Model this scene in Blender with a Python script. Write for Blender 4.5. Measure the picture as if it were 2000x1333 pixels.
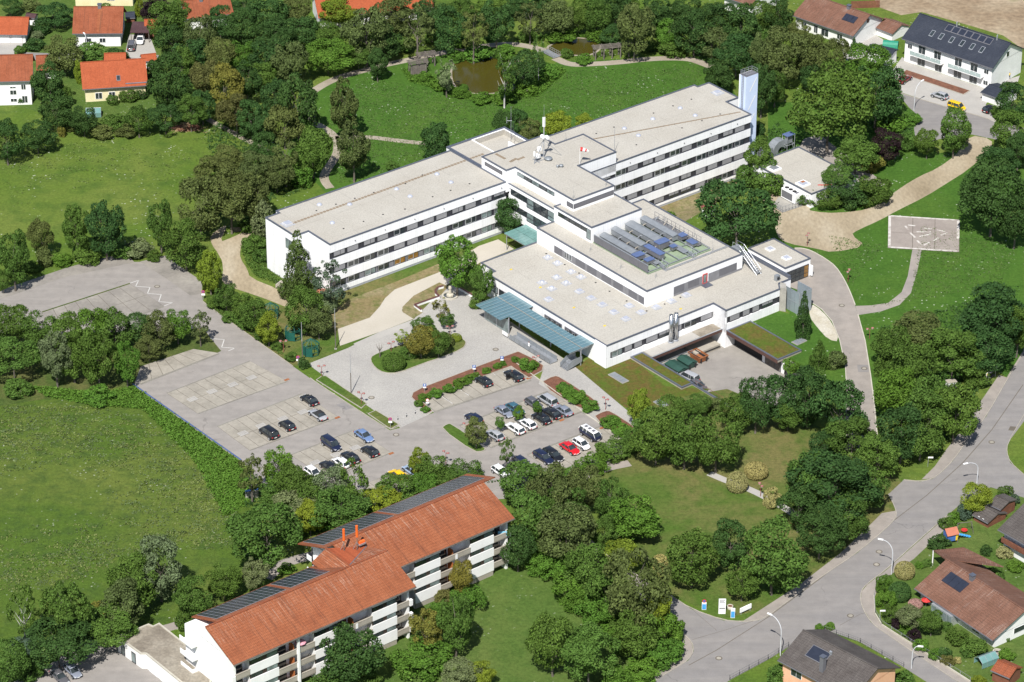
import bpy, bmesh, math, random
from mathutils import Vector, Matrix
# ------------------------------------------------------------------ camera, sky, sun, exposure
scene = bpy.context.scene
for o in list(bpy.data.objects): bpy.data.objects.remove(o)
COL = scene.collection
FPX, PITCH, ROLL, YAW = 6697.08, math.radians(29.518), math.radians(0.105), math.radians(38.519)
CAM = Vector((0.0, -600.0, 338.0))
_F = Vector((0, math.cos(PITCH), -math.sin(PITCH))); _R0 = Vector((1, 0, 0)); _U0 = _R0.cross(_F)
_R = _R0*math.cos(ROLL) + _U0*math.sin(ROLL); _U = _U0*math.cos(ROLL) - _R0*math.sin(ROLL)
cam = bpy.data.cameras.new('camera'); camo = bpy.data.objects.new('camera', cam); COL.objects.link(camo)
cam.sensor_width = 36.0; cam.lens = FPX/2000*36.0; cam.clip_start = 10; cam.clip_end = 6000
camo.matrix_world = Matrix(((_R.x, _U.x, -_F.x, CAM.x), (_R.y, _U.y, -_F.y, CAM.y), (_R.z, _U.z, -_F.z, CAM.z), (0, 0, 0, 1)))
scene.camera = camo
SUN_TO = Vector((-0.165, -0.778, 1.0)).normalized()
world = bpy.data.worlds.new('World'); scene.world = world; world.use_nodes = True
wn = world.node_tree
for n in list(wn.nodes): wn.nodes.remove(n)
sky = wn.nodes.new('ShaderNodeTexSky'); sky.sky_type = 'NISHITA'; sky.sun_disc = False
sky.sun_elevation = math.asin(SUN_TO.z); sky.sun_rotation = math.atan2(SUN_TO.x, SUN_TO.y) % (2*math.pi)
sky.air_density = 1.0; sky.dust_density = 1.0; sky.ozone_density = 1.0
bg = wn.nodes.new('ShaderNodeBackground'); bg.inputs[1].default_value = 0.07
wo = wn.nodes.new('ShaderNodeOutputWorld')
wn.links.new(sky.outputs[0], bg.inputs[0]); wn.links.new(bg.outputs[0], wo.inputs[0])
sl = bpy.data.lights.new('sun', 'SUN'); sl.energy = 4.4; sl.angle = math.radians(0.53); sl.color = (1.0, 0.965, 0.91)
so = bpy.data.objects.new('sun', sl); COL.objects.link(so); so.rotation_euler = (-SUN_TO).to_track_quat('-Z', 'Y').to_euler(); so.location = (0, -100, 200)
vs = scene.view_settings; vs.view_transform = 'Standard'; vs.look = 'None'; vs.gamma = 1.0; vs.exposure = 0.66; vs.use_curve_mapping = False
scene.render.engine = 'CYCLES'; scene.cycles.max_bounces = 5; scene.cycles.transparent_max_bounces = 8
# ------------------------------------------------------------------ helpers
def ray(px, py): return _F + _R*((px-1000)/FPX) + _U*((666.5-py)/FPX)
def site(px, py, z=0.0):
    """survey point: position on the level z"""
    d = ray(px, py); t = (z-CAM.z)/d.z
    return CAM + d*t
def scale_at(p): return FPX/((Vector(p)-CAM).dot(_F))
EU = Vector((math.cos(YAW), math.sin(YAW), 0)); EW = Vector((-math.sin(YAW), math.cos(YAW), 0))
def UW(u, w, z=0): return EU*u + EW*w + Vector((0, 0, z))
def lin(c): return tuple(((v/255)/12.92 if v/255 <= .04045 else ((v/255+.055)/1.055)**2.4) for v in c)
def alb(r, g, b, k=1.62): return tuple(min(.85, v/k) for v in lin((r, g, b)))
rnd = random.Random(7)

class MB:
    def __init__(s): s.v = []; s.f = []
    def poly(s, pts):
        i = len(s.v); s.v += [tuple(p) for p in pts]; s.f.append(tuple(range(i, i+len(pts)))); return s
    def box(s, x0, x1, y0, y1, z0, z1):
        i = len(s.v)
        s.v += [(x0,y0,z0),(x1,y0,z0),(x1,y1,z0),(x0,y1,z0),(x0,y0,z1),(x1,y0,z1),(x1,y1,z1),(x0,y1,z1)]
        s.f += [(i,i+3,i+2,i+1),(i+4,i+5,i+6,i+7),(i,i+1,i+5,i+4),(i+1,i+2,i+6,i+5),(i+2,i+3,i+7,i+6),(i+3,i,i+4,i+7)]
        return s
    def prism(s, pts, z0, z1, bottom=True, top=True):
        """pts counter-clockwise in plan"""
        n = len(pts); i = len(s.v)
        s.v += [(p[0], p[1], z0) for p in pts] + [(p[0], p[1], z1) for p in pts]
        for k in range(n):
            j = (k+1) % n; s.f.append((i+k, i+j, i+n+j, i+n+k))
        if top: s.f.append(tuple(range(i+n, i+2*n)))
        if bottom: s.f.append(tuple(range(i+n-1, i-1, -1)))
        return s
    def tube(s, p0, p1, r0, r1=None, n=8, cap=True):
        r1 = r0 if r1 is None else r1
        p0 = Vector(p0); p1 = Vector(p1); d = (p1-p0)
        if d.length < 1e-6: return s
        d.normalize(); a = d.orthogonal().normalized(); b = d.cross(a); i = len(s.v)
        for k in range(n):
            t = 2*math.pi*k/n; e = a*math.cos(t) + b*math.sin(t)
            s.v.append(tuple(p0+e*r0)); s.v.append(tuple(p1+e*r1))
        for k in range(n):
            j = (k+1) % n; s.f.append((i+2*k, i+2*j, i+2*j+1, i+2*k+1))
        if cap:
            s.f.append(tuple(i+2*k+1 for k in range(n))); s.f.append(tuple(i+2*k for k in range(n-1, -1, -1)))
        return s
    def lathe(s, prof, n=14, c=(0, 0)):
        i = len(s.v); m = len(prof)
        for k in range(n):
            t = 2*math.pi*k/n
            for r, z in prof: s.v.append((c[0]+r*math.cos(t), c[1]+r*math.sin(t), z))
        for k in range(n):
            j = (k+1) % n
            for q in range(m-1): s.f.append((i+k*m+q, i+j*m+q, i+j*m+q+1, i+k*m+q+1))
        return s
    def mesh(s, name):
        me = bpy.data.meshes.new(name); me.from_pydata(s.v, [], s.f); me.update(); return me
    def build(s, name, mat, parent=None, smooth=False, loc=None, rz=0.0):
        me = s.mesh(name)
        if mat: me.materials.append(mat)
        if smooth: me.polygons.foreach_set('use_smooth', [True]*len(me.polygons))
        return put(name, me, parent, loc, rz)
def put(name, me, parent=None, loc=None, rz=0.0):
    o = bpy.data.objects.new(name, me); COL.objects.link(o)
    if parent: o.parent = parent
    if loc is not None: o.location = loc
    if rz: o.rotation_euler = (0, 0, rz)
    return o
def tag(o, label=None, cat=None, group=None, kind=None):
    if label: o['label'] = label
    if cat: o['category'] = cat
    if group: o['group'] = group
    if kind: o['kind'] = kind
    return o
def thing(name, label, cat, loc=(0, 0, 0), rz=0.0, group=None):
    o = bpy.data.objects.new(name, None); COL.objects.link(o); o.location = loc; o.rotation_euler = (0, 0, rz); o.empty_display_size = .5
    return tag(o, label, cat, group)
def copy_tree(src, parent=None, loc=None, rz=None):
    c = src.copy(); COL.objects.link(c); c.parent = parent
    if loc is not None: c.location = loc
    if rz is not None: c.rotation_euler = (0, 0, rz)
    for ch in src.children: copy_tree(ch, c)
    return c
def area2(p): return sum(p[i][0]*p[(i+1) % len(p)][1]-p[(i+1) % len(p)][0]*p[i][1] for i in range(len(p)))
def ccw(p): return list(p) if area2(p) > 0 else list(reversed(p))
def offset(p, d):
    """miter offset of a ccw polygon, d>0 outward"""
    n = len(p); out = []
    for i in range(n):
        a = Vector(p[i-1][:2]); b = Vector(p[i][:2]); c = Vector(p[(i+1) % n][:2])
        e1 = (b-a).normalized(); e2 = (c-b).normalized()
        n1 = Vector((e1.y, -e1.x)); n2 = Vector((e2.y, -e2.x)); m = n1+n2
        k = m.length_squared
        m = m*(2/k) if k > .3 else (n1)
        out.append((b.x+m.x*d, b.y+m.y*d))
    return out
def ring(mb, inner, outer, z0, z1):
    n = len(inner)
    i = len(mb.v)
    mb.v += [(p[0], p[1], z0) for p in inner] + [(p[0], p[1], z0) for p in outer] + [(p[0], p[1], z1) for p in inner] + [(p[0], p[1], z1) for p in outer]
    for k in range(n):
        j = (k+1) % n
        mb.f += [(i+n+k, i+n+j, i+3*n+j, i+3*n+k), (i+j, i+k, i+2*n+k, i+2*n+j), (i+2*n+k, i+3*n+k, i+3*n+j, i+2*n+j)]
    return mb
def smooth_poly(pts, it=2):
    for _ in range(it):
        q = []
        for i in range(len(pts)):
            a = pts[i]; b = pts[(i+1) % len(pts)]
            q += [(a[0]*.75+b[0]*.25, a[1]*.75+b[1]*.25), (a[0]*.25+b[0]*.75, a[1]*.25+b[1]*.75)]
        pts = q
    return pts
def gp(pts, z=0.0): return ccw([tuple(site(x, y, z))[:2] for x, y in pts])
def uwp(pts): return ccw([tuple(UW(u, w))[:2] for u, w in pts])
def strip(line, width):
    """plan polygon of a path of given width (m) along world points"""
    L = []; Rr = []
    n = len(line)
    for i in range(n):
        a = Vector(line[max(0, i-1)][:2]); b = Vector(line[min(n-1, i+1)][:2]); d = (b-a).normalized(); nn = Vector((-d.y, d.x)); c = Vector(line[i][:2])
        w = width[i] if isinstance(width, (list, tuple)) else width
        L.append(tuple(c+nn*w/2)); Rr.append(tuple(c-nn*w/2))
    return ccw(L+Rr[::-1])
def chaikin(pts, it=2):
    for _ in range(it):
        q = [pts[0]]
        for a, b in zip(pts, pts[1:]):
            q += [(a[0]*.75+b[0]*.25, a[1]*.75+b[1]*.25), (a[0]*.25+b[0]*.75, a[1]*.25+b[1]*.75)]
        pts = q+[pts[-1]]
    return pts
def fill(name, loops, z, mat, zf=None):
    """flat sheet bounded by loops (first outer, others holes)"""
    bm = bmesh.new(); es = []
    for lp in loops:
        vs_ = [bm.verts.new((p[0], p[1], z)) for p in lp]
        es += [bm.edges.new((vs_[i], vs_[(i+1) % len(vs_)])) for i in range(len(vs_))]
    bmesh.ops.triangle_fill(bm, use_beauty=True, use_dissolve=False, edges=es, normal=(0, 0, 1))
    for f in bm.faces:
        if f.normal.z < 0: f.normal_flip()
    me = bpy.data.meshes.new(name); bm.to_mesh(me); bm.free(); me.materials.append(mat)
    return put(name, me)
def inside(x, y, p):
    r = False; j = len(p)-1
    for i in range(len(p)):
        if (p[i][1] > y) != (p[j][1] > y) and x < (p[j][0]-p[i][0])*(y-p[i][1])/(p[j][1]-p[i][1])+p[i][0]: r = not r
        j = i
    return r
# ------------------------------------------------------------------ materials
def mk(name):
    m = bpy.data.materials.new(name); m.use_nodes = True; nt = m.node_tree
    return m, nt, nt.nodes['Principled BSDF']
def node(nt, t, **k):
    n = nt.nodes.new(t)
    for a, b in k.items(): setattr(n, a, b)
    return n
def lk(nt, a, b): nt.links.new(a, b)
def mathn(nt, op, a, b=None, clamp=False):
    n = nt.nodes.new('ShaderNodeMath'); n.operation = op; n.use_clamp = clamp
    for i, v in enumerate((a, b)):
        if v is None: continue
        if isinstance(v, (int, float)): n.inputs[i].default_value = v
        else: nt.links.new(v, n.inputs[i])
    return n.outputs[0]
def coords(nt, kind='world', scale=(1, 1, 1), rot=0.0):
    if kind == 'world': src = node(nt, 'ShaderNodeNewGeometry').outputs['Position']
    else: src = node(nt, 'ShaderNodeTexCoord').outputs['Object']
    if scale == (1, 1, 1) and rot == 0: return src
    mp = node(nt, 'ShaderNodeMapping'); mp.inputs['Scale'].default_value = scale; mp.inputs['Rotation'].default_value = (0, 0, rot)
    lk(nt, src, mp.inputs['Vector']); return mp.outputs[0]
def noise(nt, vec, scale, detail=4.0, rough=.55, dist=0.0):
    n = node(nt, 'ShaderNodeTexNoise'); n.inputs['Scale'].default_value = scale; n.inputs['Detail'].default_value = detail; n.inputs['Roughness'].default_value = rough; n.inputs['Distortion'].default_value = dist
    lk(nt, vec, n.inputs['Vector']); return n.outputs[0]
def ramp(nt, fac, stops):
    r = node(nt, 'ShaderNodeValToRGB'); e = r.color_ramp.elements
    while len(e) < len(stops): e.new(.5)
    for i, (p, c) in enumerate(stops):
        e[i].position = p; e[i].color = (c[0], c[1], c[2], 1) if not isinstance(c, (int, float)) else (c, c, c, 1)
    lk(nt, fac, r.inputs[0]); return r.outputs[0]
def mixc(nt, fac, a, b, mode='MIX'):
    n = node(nt, 'ShaderNodeMix'); n.data_type = 'RGBA'; n.blend_type = mode
    def s(i, v):
        if isinstance(v, (int, float)): n.inputs[i].default_value = v
        elif isinstance(v, tuple): n.inputs[i].default_value = (v[0], v[1], v[2], 1)
        else: lk(nt, v, n.inputs[i])
    s(0, fac); s(6, a); s(7, b); return n.outputs[2]
def bump(nt, b, h, strength=.3, dist=.05):
    n = node(nt, 'ShaderNodeBump'); n.inputs['Strength'].default_value = strength; n.inputs['Distance'].default_value = dist
    lk(nt, h, n.inputs['Height']); lk(nt, n.outputs[0], b.inputs['Normal'])
def pbr(name, stops, scale=.3, rough=.8, fine=4.0, fineamt=.25, bmp=.0, metal=0.0, kind='world', stretch=(1, 1, 1), rot=0.0, spec=.5, detail=5):
    m, nt, b = mk(name)
    v = coords(nt, kind, stretch, rot)
    if isinstance(stops, tuple): stops = [(.3, tuple(c*.88 for c in stops)), (.7, tuple(min(.9, c*1.1) for c in stops))]
    stops = [(p, tuple(min(.92, x*(1+fineamt)) for x in c_)) for p, c_ in stops]
    c = ramp(nt, noise(nt, v, scale, detail), stops)
    fn = noise(nt, v, fine, 3)
    if fineamt: c = mixc(nt, 1.0, c, ramp(nt, fn, [(.25, 1-2*fineamt), (.75, 1.0)]), 'MULTIPLY')
    lk(nt, c, b.inputs['Base Color']); b.inputs['Roughness'].default_value = rough; b.inputs['Metallic'].default_value = metal
    b.inputs['Specular IOR Level'].default_value = spec
    if bmp: bump(nt, b, fn, bmp, .1)
    return m
def plain(name, c, rough=.5, metal=0.0, spec=.5):
    return pbr(name, c, 1.3, rough, 7.0, .06, 0, metal, spec=spec)
M = {}
def grass(name, base, dry, dark, patch=.035, flowers=.0, bmp=.6, dryamt=.5, lo=.42):
    m, nt, b = mk(name); v = coords(nt)
    big = noise(nt, v, patch, 4, .6, .6); mid = noise(nt, v, patch*7, 4, .6, .4); fine = noise(nt, v, 1.6, 5, .75); vf = noise(nt, v, 7.0, 3, .7)
    c = mixc(nt, ramp(nt, big, [(lo, 0.0), (lo+.22, dryamt)]), base, dry)
    c = mixc(nt, ramp(nt, mid, [(.45, 0.0), (.72, .8)]), c, dark)
    c = mixc(nt, 1.0, c, ramp(nt, fine, [(.3, .55), (.7, 1.0)]), 'MULTIPLY')
    c = mixc(nt, 1.0, c, ramp(nt, vf, [(.3, .7), (.7, 1.0)]), 'MULTIPLY')
    if flowers:
        vo = node(nt, 'ShaderNodeTexVoronoi'); vo.inputs['Scale'].default_value = .9; lk(nt, v, vo.inputs['Vector'])
        dots = mathn(nt, 'LESS_THAN', vo.outputs['Distance'], .16)
        pat = ramp(nt, noise(nt, v, .11, 3), [(.5, 0.0), (.62, 1.0)])
        c = mixc(nt, mathn(nt, 'MULTIPLY', mathn(nt, 'MULTIPLY', dots, pat), flowers), c, (.5, .52, .42))
    lk(nt, c, b.inputs['Base Color']); b.inputs['Roughness'].default_value = .95; b.inputs['Specular IOR Level'].default_value = .1
    bump(nt, b, mathn(nt, 'ADD', fine, vf), bmp, .25)
    return m
M['meadow'] = grass('meadow_grass', alb(124,156,62), alb(154,170,84), alb(98,132,58), .03, .75, .5, .7, .40)
M['lawn'] = grass('park_lawn_grass', alb(100,146,58), alb(122,156,66), alb(84,128,50), .04, .65, .5, .5, .45)
M['meadow_low'] = grass('lower_meadow_grass', alb(116,148,60), alb(152,166,82), alb(90,120,60), .045, .5, .7, .75, .46)
M['lawn_soft'] = grass('garden_lawn_grass', alb(116,148,70), alb(140,158,84), alb(98,132,60), .05, .3, .5, .6, .42)
M['lawn_dry'] = grass('dry_lawn_grass', alb(112,146,62), alb(164,154,100), alb(96,132,54), .05, .0, .5, .85, .38)
M['lawn_tan'] = grass('worn_tan_grass', alb(186,168,122), alb(200,186,146), alb(128,146,70), .09, .0, .5, .8, .40)
M['green_roof'] = grass('green_roof_sedum', alb(128,140,64), alb(150,122,74), alb(108,148,48), .10, .0, .6, .85, .40)
M['verge'] = grass('rough_verge_grass', alb(112,136,68), alb(154,150,94), alb(88,118,56), .06, .0, .7, .7, .42)
def asphalt(name, c, c2, patch=.06, stain=.35, rot=None):
    m, nt, b = mk(name); v = coords(nt)
    big = noise(nt, v if rot is None else coords(nt, 'world', (.18, 1.6, 1), -rot), patch if rot is None else .3, 6, .62, .4); mid = noise(nt, v, .45, 5, .65); fine = noise(nt, v, 9.0, 3, .7)
    col = mixc(nt, ramp(nt, big, [(.36, 0.0), (.66, 1.0)]), c, c2)
    col = mixc(nt, 1.0, col, ramp(nt, mid, [(.28, 1-stain*.55), (.62, 1.0)]), 'MULTIPLY')
    col = mixc(nt, 1.0, col, ramp(nt, fine, [(.25, .74), (.75, 1.0)]), 'MULTIPLY')
    vo = node(nt, 'ShaderNodeTexVoronoi'); vo.feature = 'DISTANCE_TO_EDGE'; vo.inputs['Scale'].default_value = .07
    wob = node(nt, 'ShaderNodeVectorMath'); wob.operation = 'MULTIPLY_ADD'
    nz = node(nt, 'ShaderNodeTexNoise'); nz.inputs['Scale'].default_value = .5; nz.inputs['Detail'].default_value = 4; lk(nt, v, nz.inputs['Vector'])
    lk(nt, nz.outputs[1], wob.inputs[0]); wob.inputs[1].default_value = (3, 3, 0); lk(nt, v, wob.inputs[2]); lk(nt, wob.outputs[0], vo.inputs['Vector'])
    crack = mathn(nt, 'MULTIPLY', mathn(nt, 'LESS_THAN', vo.outputs[0], .004), ramp(nt, noise(nt, v, .09, 2), [(.54, 0.0), (.62, .35)]))
    col = mixc(nt, crack, col, tuple(x*.35 for x in c))
    lk(nt, col, b.inputs['Base Color']); b.inputs['Roughness'].default_value = .88; b.inputs['Specular IOR Level'].default_value = .3
    bump(nt, b, fine, .15, .02); return m
M['asphalt'] = asphalt('car_park_asphalt', alb(180,174,168), alb(192,185,178), .06, .3, YAW)
M['road'] = asphalt('street_asphalt', alb(166,162,160), alb(178,173,169), .06, .25, math.atan2((site(1966,744)-site(1500,1204)).y, (site(1966,744)-site(1500,1204)).x))
M['path_asphalt'] = asphalt('footpath_asphalt', alb(184,176,168), alb(198,188,178), .12)
M['court'] = asphalt('pale_court_paving', alb(206,202,196), alb(218,214,206), .1, .15)
def cobble(name, c, c2, sc=5.5):
    m, nt, b = mk(name); v = coords(nt)
    vo = node(nt, 'ShaderNodeTexVoronoi'); vo.inputs['Scale'].default_value = sc; lk(nt, v, vo.inputs['Vector'])
    big = noise(nt, v, .09, 5, .65, .8)
    col = mixc(nt, ramp(nt, big, [(.35, 0.0), (.65, 1.0)]), c, c2)
    col = mixc(nt, 1.0, col, ramp(nt, vo.outputs['Distance'], [(.15, 1.0), (.6, .8)]), 'MULTIPLY')
    col = mixc(nt, 1.0, col, ramp(nt, noise(nt, v, 3.1, 4, .8), [(.28, .72), (.68, 1.0)]), 'MULTIPLY')
    lk(nt, col, b.inputs['Base Color']); b.inputs['Roughness'].default_value = .85
    bump(nt, b, vo.outputs['Distance'], .25, -.03); return m
M['cobble'] = cobble('cobble_paving', alb(208,204,198), alb(224,220,212))
M['sand'] = pbr('bound_sand_path', [(.3, alb(206,198,182)), (.7, alb(218,210,196))], .12, .9, 3.0, .06, .1)
M['track'] = pbr('dirt_track', [(.25, alb(160,144,116)), (.5, alb(188,172,144)), (.75, alb(208,196,172))], .1, .95, 1.6, .14, .5, stretch=(1, .45, 1), rot=.8)
M['gravel_path'] = pbr('gravel_path', [(.3, alb(168,156,138)), (.7, alb(192,182,164))], .3, .95, 3.0, .15, .3)
M['white_gravel'] = pbr('pale_gravel', [(.3, alb(206,196,172)), (.6, alb(228,222,206)), (.75, alb(150,160,96))], .3, .95, 2.6, .16, .5)
M['soil'] = pbr('bare_field_soil', [(.25, alb(132,108,84)), (.45, alb(166,144,116)), (.6, alb(190,172,144)), (.75, alb(120,136,70))], .05, .95, .8, .2, .5)
M['mulch'] = pbr('bark_mulch', [(.3, alb(120,78,60)), (.7, alb(150,102,78))], .8, .95, 5.0, .25, .6)
M['bay'] = pbr('concrete_paving_bay', [(.25, alb(158,152,140)), (.6, alb(186,179,166)), (.8, alb(176,169,156))], .3, .9, 1.6, .1, .1)
M['bay_old'] = pbr('weathered_concrete_bay', [(.25, alb(138,134,126)), (.45, alb(158,152,144)), (.7, alb(176,170,160))], .16, .9, 1.4, .12, .1)
M['kerb'] = pbr('kerb_stone', [(.3, alb(206,200,184)), (.7, alb(226,220,204))], .8, .85, 4.0, .1)
M['kerb_dull'] = pbr('dull_kerb_stone', [(.3, alb(176,170,158)), (.7, alb(204,196,182))], .5, .85, 3.0, .12)
M['concrete'] = pbr('concrete', [(.3, alb(172,168,160)), (.7, alb(198,194,184))], .4, .85, 3.0, .12, .1)
M['yardfloor'] = asphalt('yard_concrete', alb(174,168,162), alb(190,184,176), .12, .3)
M['paint'] = pbr('worn_white_marking', [(.3, alb(214,212,208)), (.7, alb(240,238,232))], 1.2, .7, 4.0, .1)
M['seam'] = pbr('joint_line', alb(120,112,100), .8, .95, 4.0, .1)
M['water'] = pbr('murky_pond_water', [(.3, alb(80,76,28)), (.7, alb(88,82,32))], .03, .15, 1.0, .02, .01)
M['gravelroof'] = None
def gravel_roof():
    m, nt, b = mk('gravel_flat_roof'); v = coords(nt)
    big = noise(nt, v, .1, 4, .6); fine = noise(nt, v, 3.4, 3, .8); vf = noise(nt, v, 9, 2, .8)
    col = mixc(nt, ramp(nt, big, [(.35, 0.0), (.65, 1.0)]), alb(216,210,198), alb(226,221,210))
    col = mixc(nt, 1.0, col, ramp(nt, fine, [(.32, .74), (.6, 1.0)]), 'MULTIPLY')
    col = mixc(nt, 1.0, col, ramp(nt, vf, [(.3, .8), (.6, 1.0)]), 'MULTIPLY')
    col = mixc(nt, ramp(nt, fine, [(.68, 0.0), (.8, .5)]), col, alb(196,170,130))
    # faint membrane seams on the building grid
    t = node(nt, 'ShaderNodeTexCoord').outputs['Object']; sp = node(nt, 'ShaderNodeSeparateXYZ'); lk(nt, t, sp.inputs[0])
    sx = mathn(nt, 'LESS_THAN', mathn(nt, 'ABSOLUTE', mathn(nt, 'SUBTRACT', mathn(nt, 'FRACT', mathn(nt, 'DIVIDE', sp.outputs[0], 7.6)), .5)), .008)
    sy = mathn(nt, 'LESS_THAN', mathn(nt, 'ABSOLUTE', mathn(nt, 'SUBTRACT', mathn(nt, 'FRACT', mathn(nt, 'DIVIDE', sp.outputs[1], 8.3)), .5)), .007)
    sm = mathn(nt, 'MULTIPLY', mathn(nt, 'MAXIMUM', sx, sy), ramp(nt, noise(nt, v, .25, 2), [(.45, 0.0), (.55, .35)]))
    col = mixc(nt, sm, col, (.16, .15, .14))
    lk(nt, col, b.inputs['Base Color']); b.inputs['Roughness'].default_value = .95; b.inputs['Specular IOR Level'].default_value = .2
    bump(nt, b, fine, .5, .06); return m
M['gravelroof'] = gravel_roof()
def cladding(name, c, period=.5, amt=.1):
    m, nt, b = mk(name)
    t = node(nt, 'ShaderNodeTexCoord').outputs['Object']; sp = node(nt, 'ShaderNodeSeparateXYZ'); lk(nt, t, sp.inputs[0])
    s = mathn(nt, 'ADD', sp.outputs[0], sp.outputs[1])
    fr = mathn(nt, 'FRACT', mathn(nt, 'DIVIDE', s, period))
    groove = mathn(nt, 'LESS_THAN', fr, .16)
    fr2 = mathn(nt, 'FRACT', mathn(nt, 'DIVIDE', s, period*6.9)); g2 = mathn(nt, 'LESS_THAN', fr2, .02)
    g = mathn(nt, 'MAXIMUM', mathn(nt, 'MULTIPLY', groove, amt), mathn(nt, 'MULTIPLY', g2, amt*2.2))
    fz = mathn(nt, 'LESS_THAN', mathn(nt, 'FRACT', mathn(nt, 'DIVIDE', mathn(nt, 'ADD', sp.outputs[2], 1.3), 3.42)), .02)
    g = mathn(nt, 'MAXIMUM', g, mathn(nt, 'MULTIPLY', fz, .2))
    v = coords(nt, 'world', (1, 1, .18)); base = ramp(nt, noise(nt, v, .7, 5, .65), [(.3, tuple(x*.9 for x in c)), (.6, c)])
    lk(nt, mixc(nt, g, base, tuple(x*.25 for x in c)), b.inputs['Base Color']); b.inputs['Roughness'].default_value = .55
    bump(nt, b, groove, .25, -.03); return m
M['white'] = cladding('white_ribbed_cladding', (.86, .865, .88))
M['smooth_white'] = pbr('white_render', [(.3, (.74, .74, .74)), (.7, (.82, .82, .82))], .4, .8, 3.0, .04)
M['coping'] = plain('grey_blue_metal_coping', (.15, .165, .205), .45, .5)
M['anthracite'] = plain('anthracite_frame', (.035, .036, .045), .5)
M['shutter'] = pbr('grey_roller_shutter', [(.3, (.25, .25, .265)), (.7, (.29, .29, .30))], .5, .6, 4.0, .04)
M['louvre'] = pbr('slate_grey_panel', [(.3, (.12, .12, .135)), (.7, (.14, .14, .155))], .5, .6, 4.0, .05)
M['midgrey'] = plain('mid_grey_panel', (.2, .2, .215), .6)
M['plinth'] = plain('pale_grey_plinth', (.33, .345, .375), .8)
def glass(name, c, rough=.06, var=.3):
    m, nt, b = mk(name); b.inputs['Base Color'].default_value = (*c, 1); b.inputs['Roughness'].default_value = rough; b.inputs['Specular IOR Level'].default_value = .9
    v = coords(nt); col = ramp(nt, noise(nt, v, .9, 2), [(.35, tuple(x*(1-var) for x in c)), (.65, tuple(x*(1+var) for x in c))]); lk(nt, col, b.inputs['Base Color']); return m
M['glass'] = glass('dark_window_glass', (.03, .038, .042))
M['glass2'] = glass('curtained_window_glass', (.16, .2, .2))
M['glass3'] = glass('ochre_curtain_glass', (.25, .13, .03))
M['teal'] = glass('teal_canopy_glass', (.105, .185, .215), .16, .06)
M['teal2'] = glass('sea_green_canopy_glass', (.13, .25, .235), .16, .08)
M['steel'] = plain('galvanised_steel', (.42, .44, .47), .4, .6)
M['bright_steel'] = plain('stainless_steel', (.6, .6, .6), .22, .9)
M['duct'] = plain('duct_sheet_metal', (.26, .28, .30), .45, .3)
M['duct_blue'] = plain('blue_duct_hood', (.13, .18, .34), .4, .3)
M['tray'] = pbr('green_roof_tray', [(.3, (.17, .23, .15)), (.7, (.25, .31, .21))], .5, .8, 3, .1)
M['pale_blue'] = pbr('pale_blue_render', [(.3, (.5, .59, .78)), (.7, (.55, .64, .82))], .3, .7, 3, .03)
M['brown_fascia'] = plain('brown_timber_fascia', (.09, .045, .035), .7)
M['red'] = plain('red_paint', (.5, .035, .03), .5)
M['orange'] = plain('orange_plastic', (.75, .13, .02), .5)
M['yellow'] = plain('yellow_paint', (.7, .5, .03), .5)
M['blue'] = plain('blue_paint', (.05, .13, .38), .5)
M['capblue'] = plain('slate_blue_cap', (.06, .1, .23), .5)
M['dome'] = plain('acrylic_dome', (.36, .38, .44), .3)
M['curb'] = plain('grey_white_upstand', (.52, .52, .53), .6)
M['lampgrey'] = plain('painted_grey_steel', (.5, .51, .53), .5)
M['rubber'] = plain('black_rubber', (.02, .02, .022), .8)
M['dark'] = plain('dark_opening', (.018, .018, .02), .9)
M['green_steel'] = plain('dark_green_steel', (.012, .09, .07), .5)
M['wood'] = pbr('weathered_timber', [(.3, (.10, .085, .075)), (.7, (.17, .15, .13))], 1.0, .9, 5, .2)
M['wood_red'] = pbr('red_brown_timber', [(.3, (.14, .05, .03)), (.7, (.2, .08, .045))], 1.0, .8, 5, .15)
M['lamp_red'] = plain('rusty_red_lamp', (.25, .07, .06), .6)
M['skinlamp'] = plain('opal_lamp_glass', (.7, .68, .64), .4)
M['pv'] = glass('photovoltaic_glass', (.024, .028, .042), .2, .1)
M['alu'] = plain('aluminium', (.55, .57, .6), .35, .6)
M['rust'] = pbr('rusty_steel', [(.3, (.22, .07, .025)), (.7, (.36, .14, .05))], .8, .8, 3, .2)
M['balcony'] = pbr('beige_concrete', [(.3, (.30, .27, .225)), (.7, (.36, .33, .28))], .5, .85, 3, .08)
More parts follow.
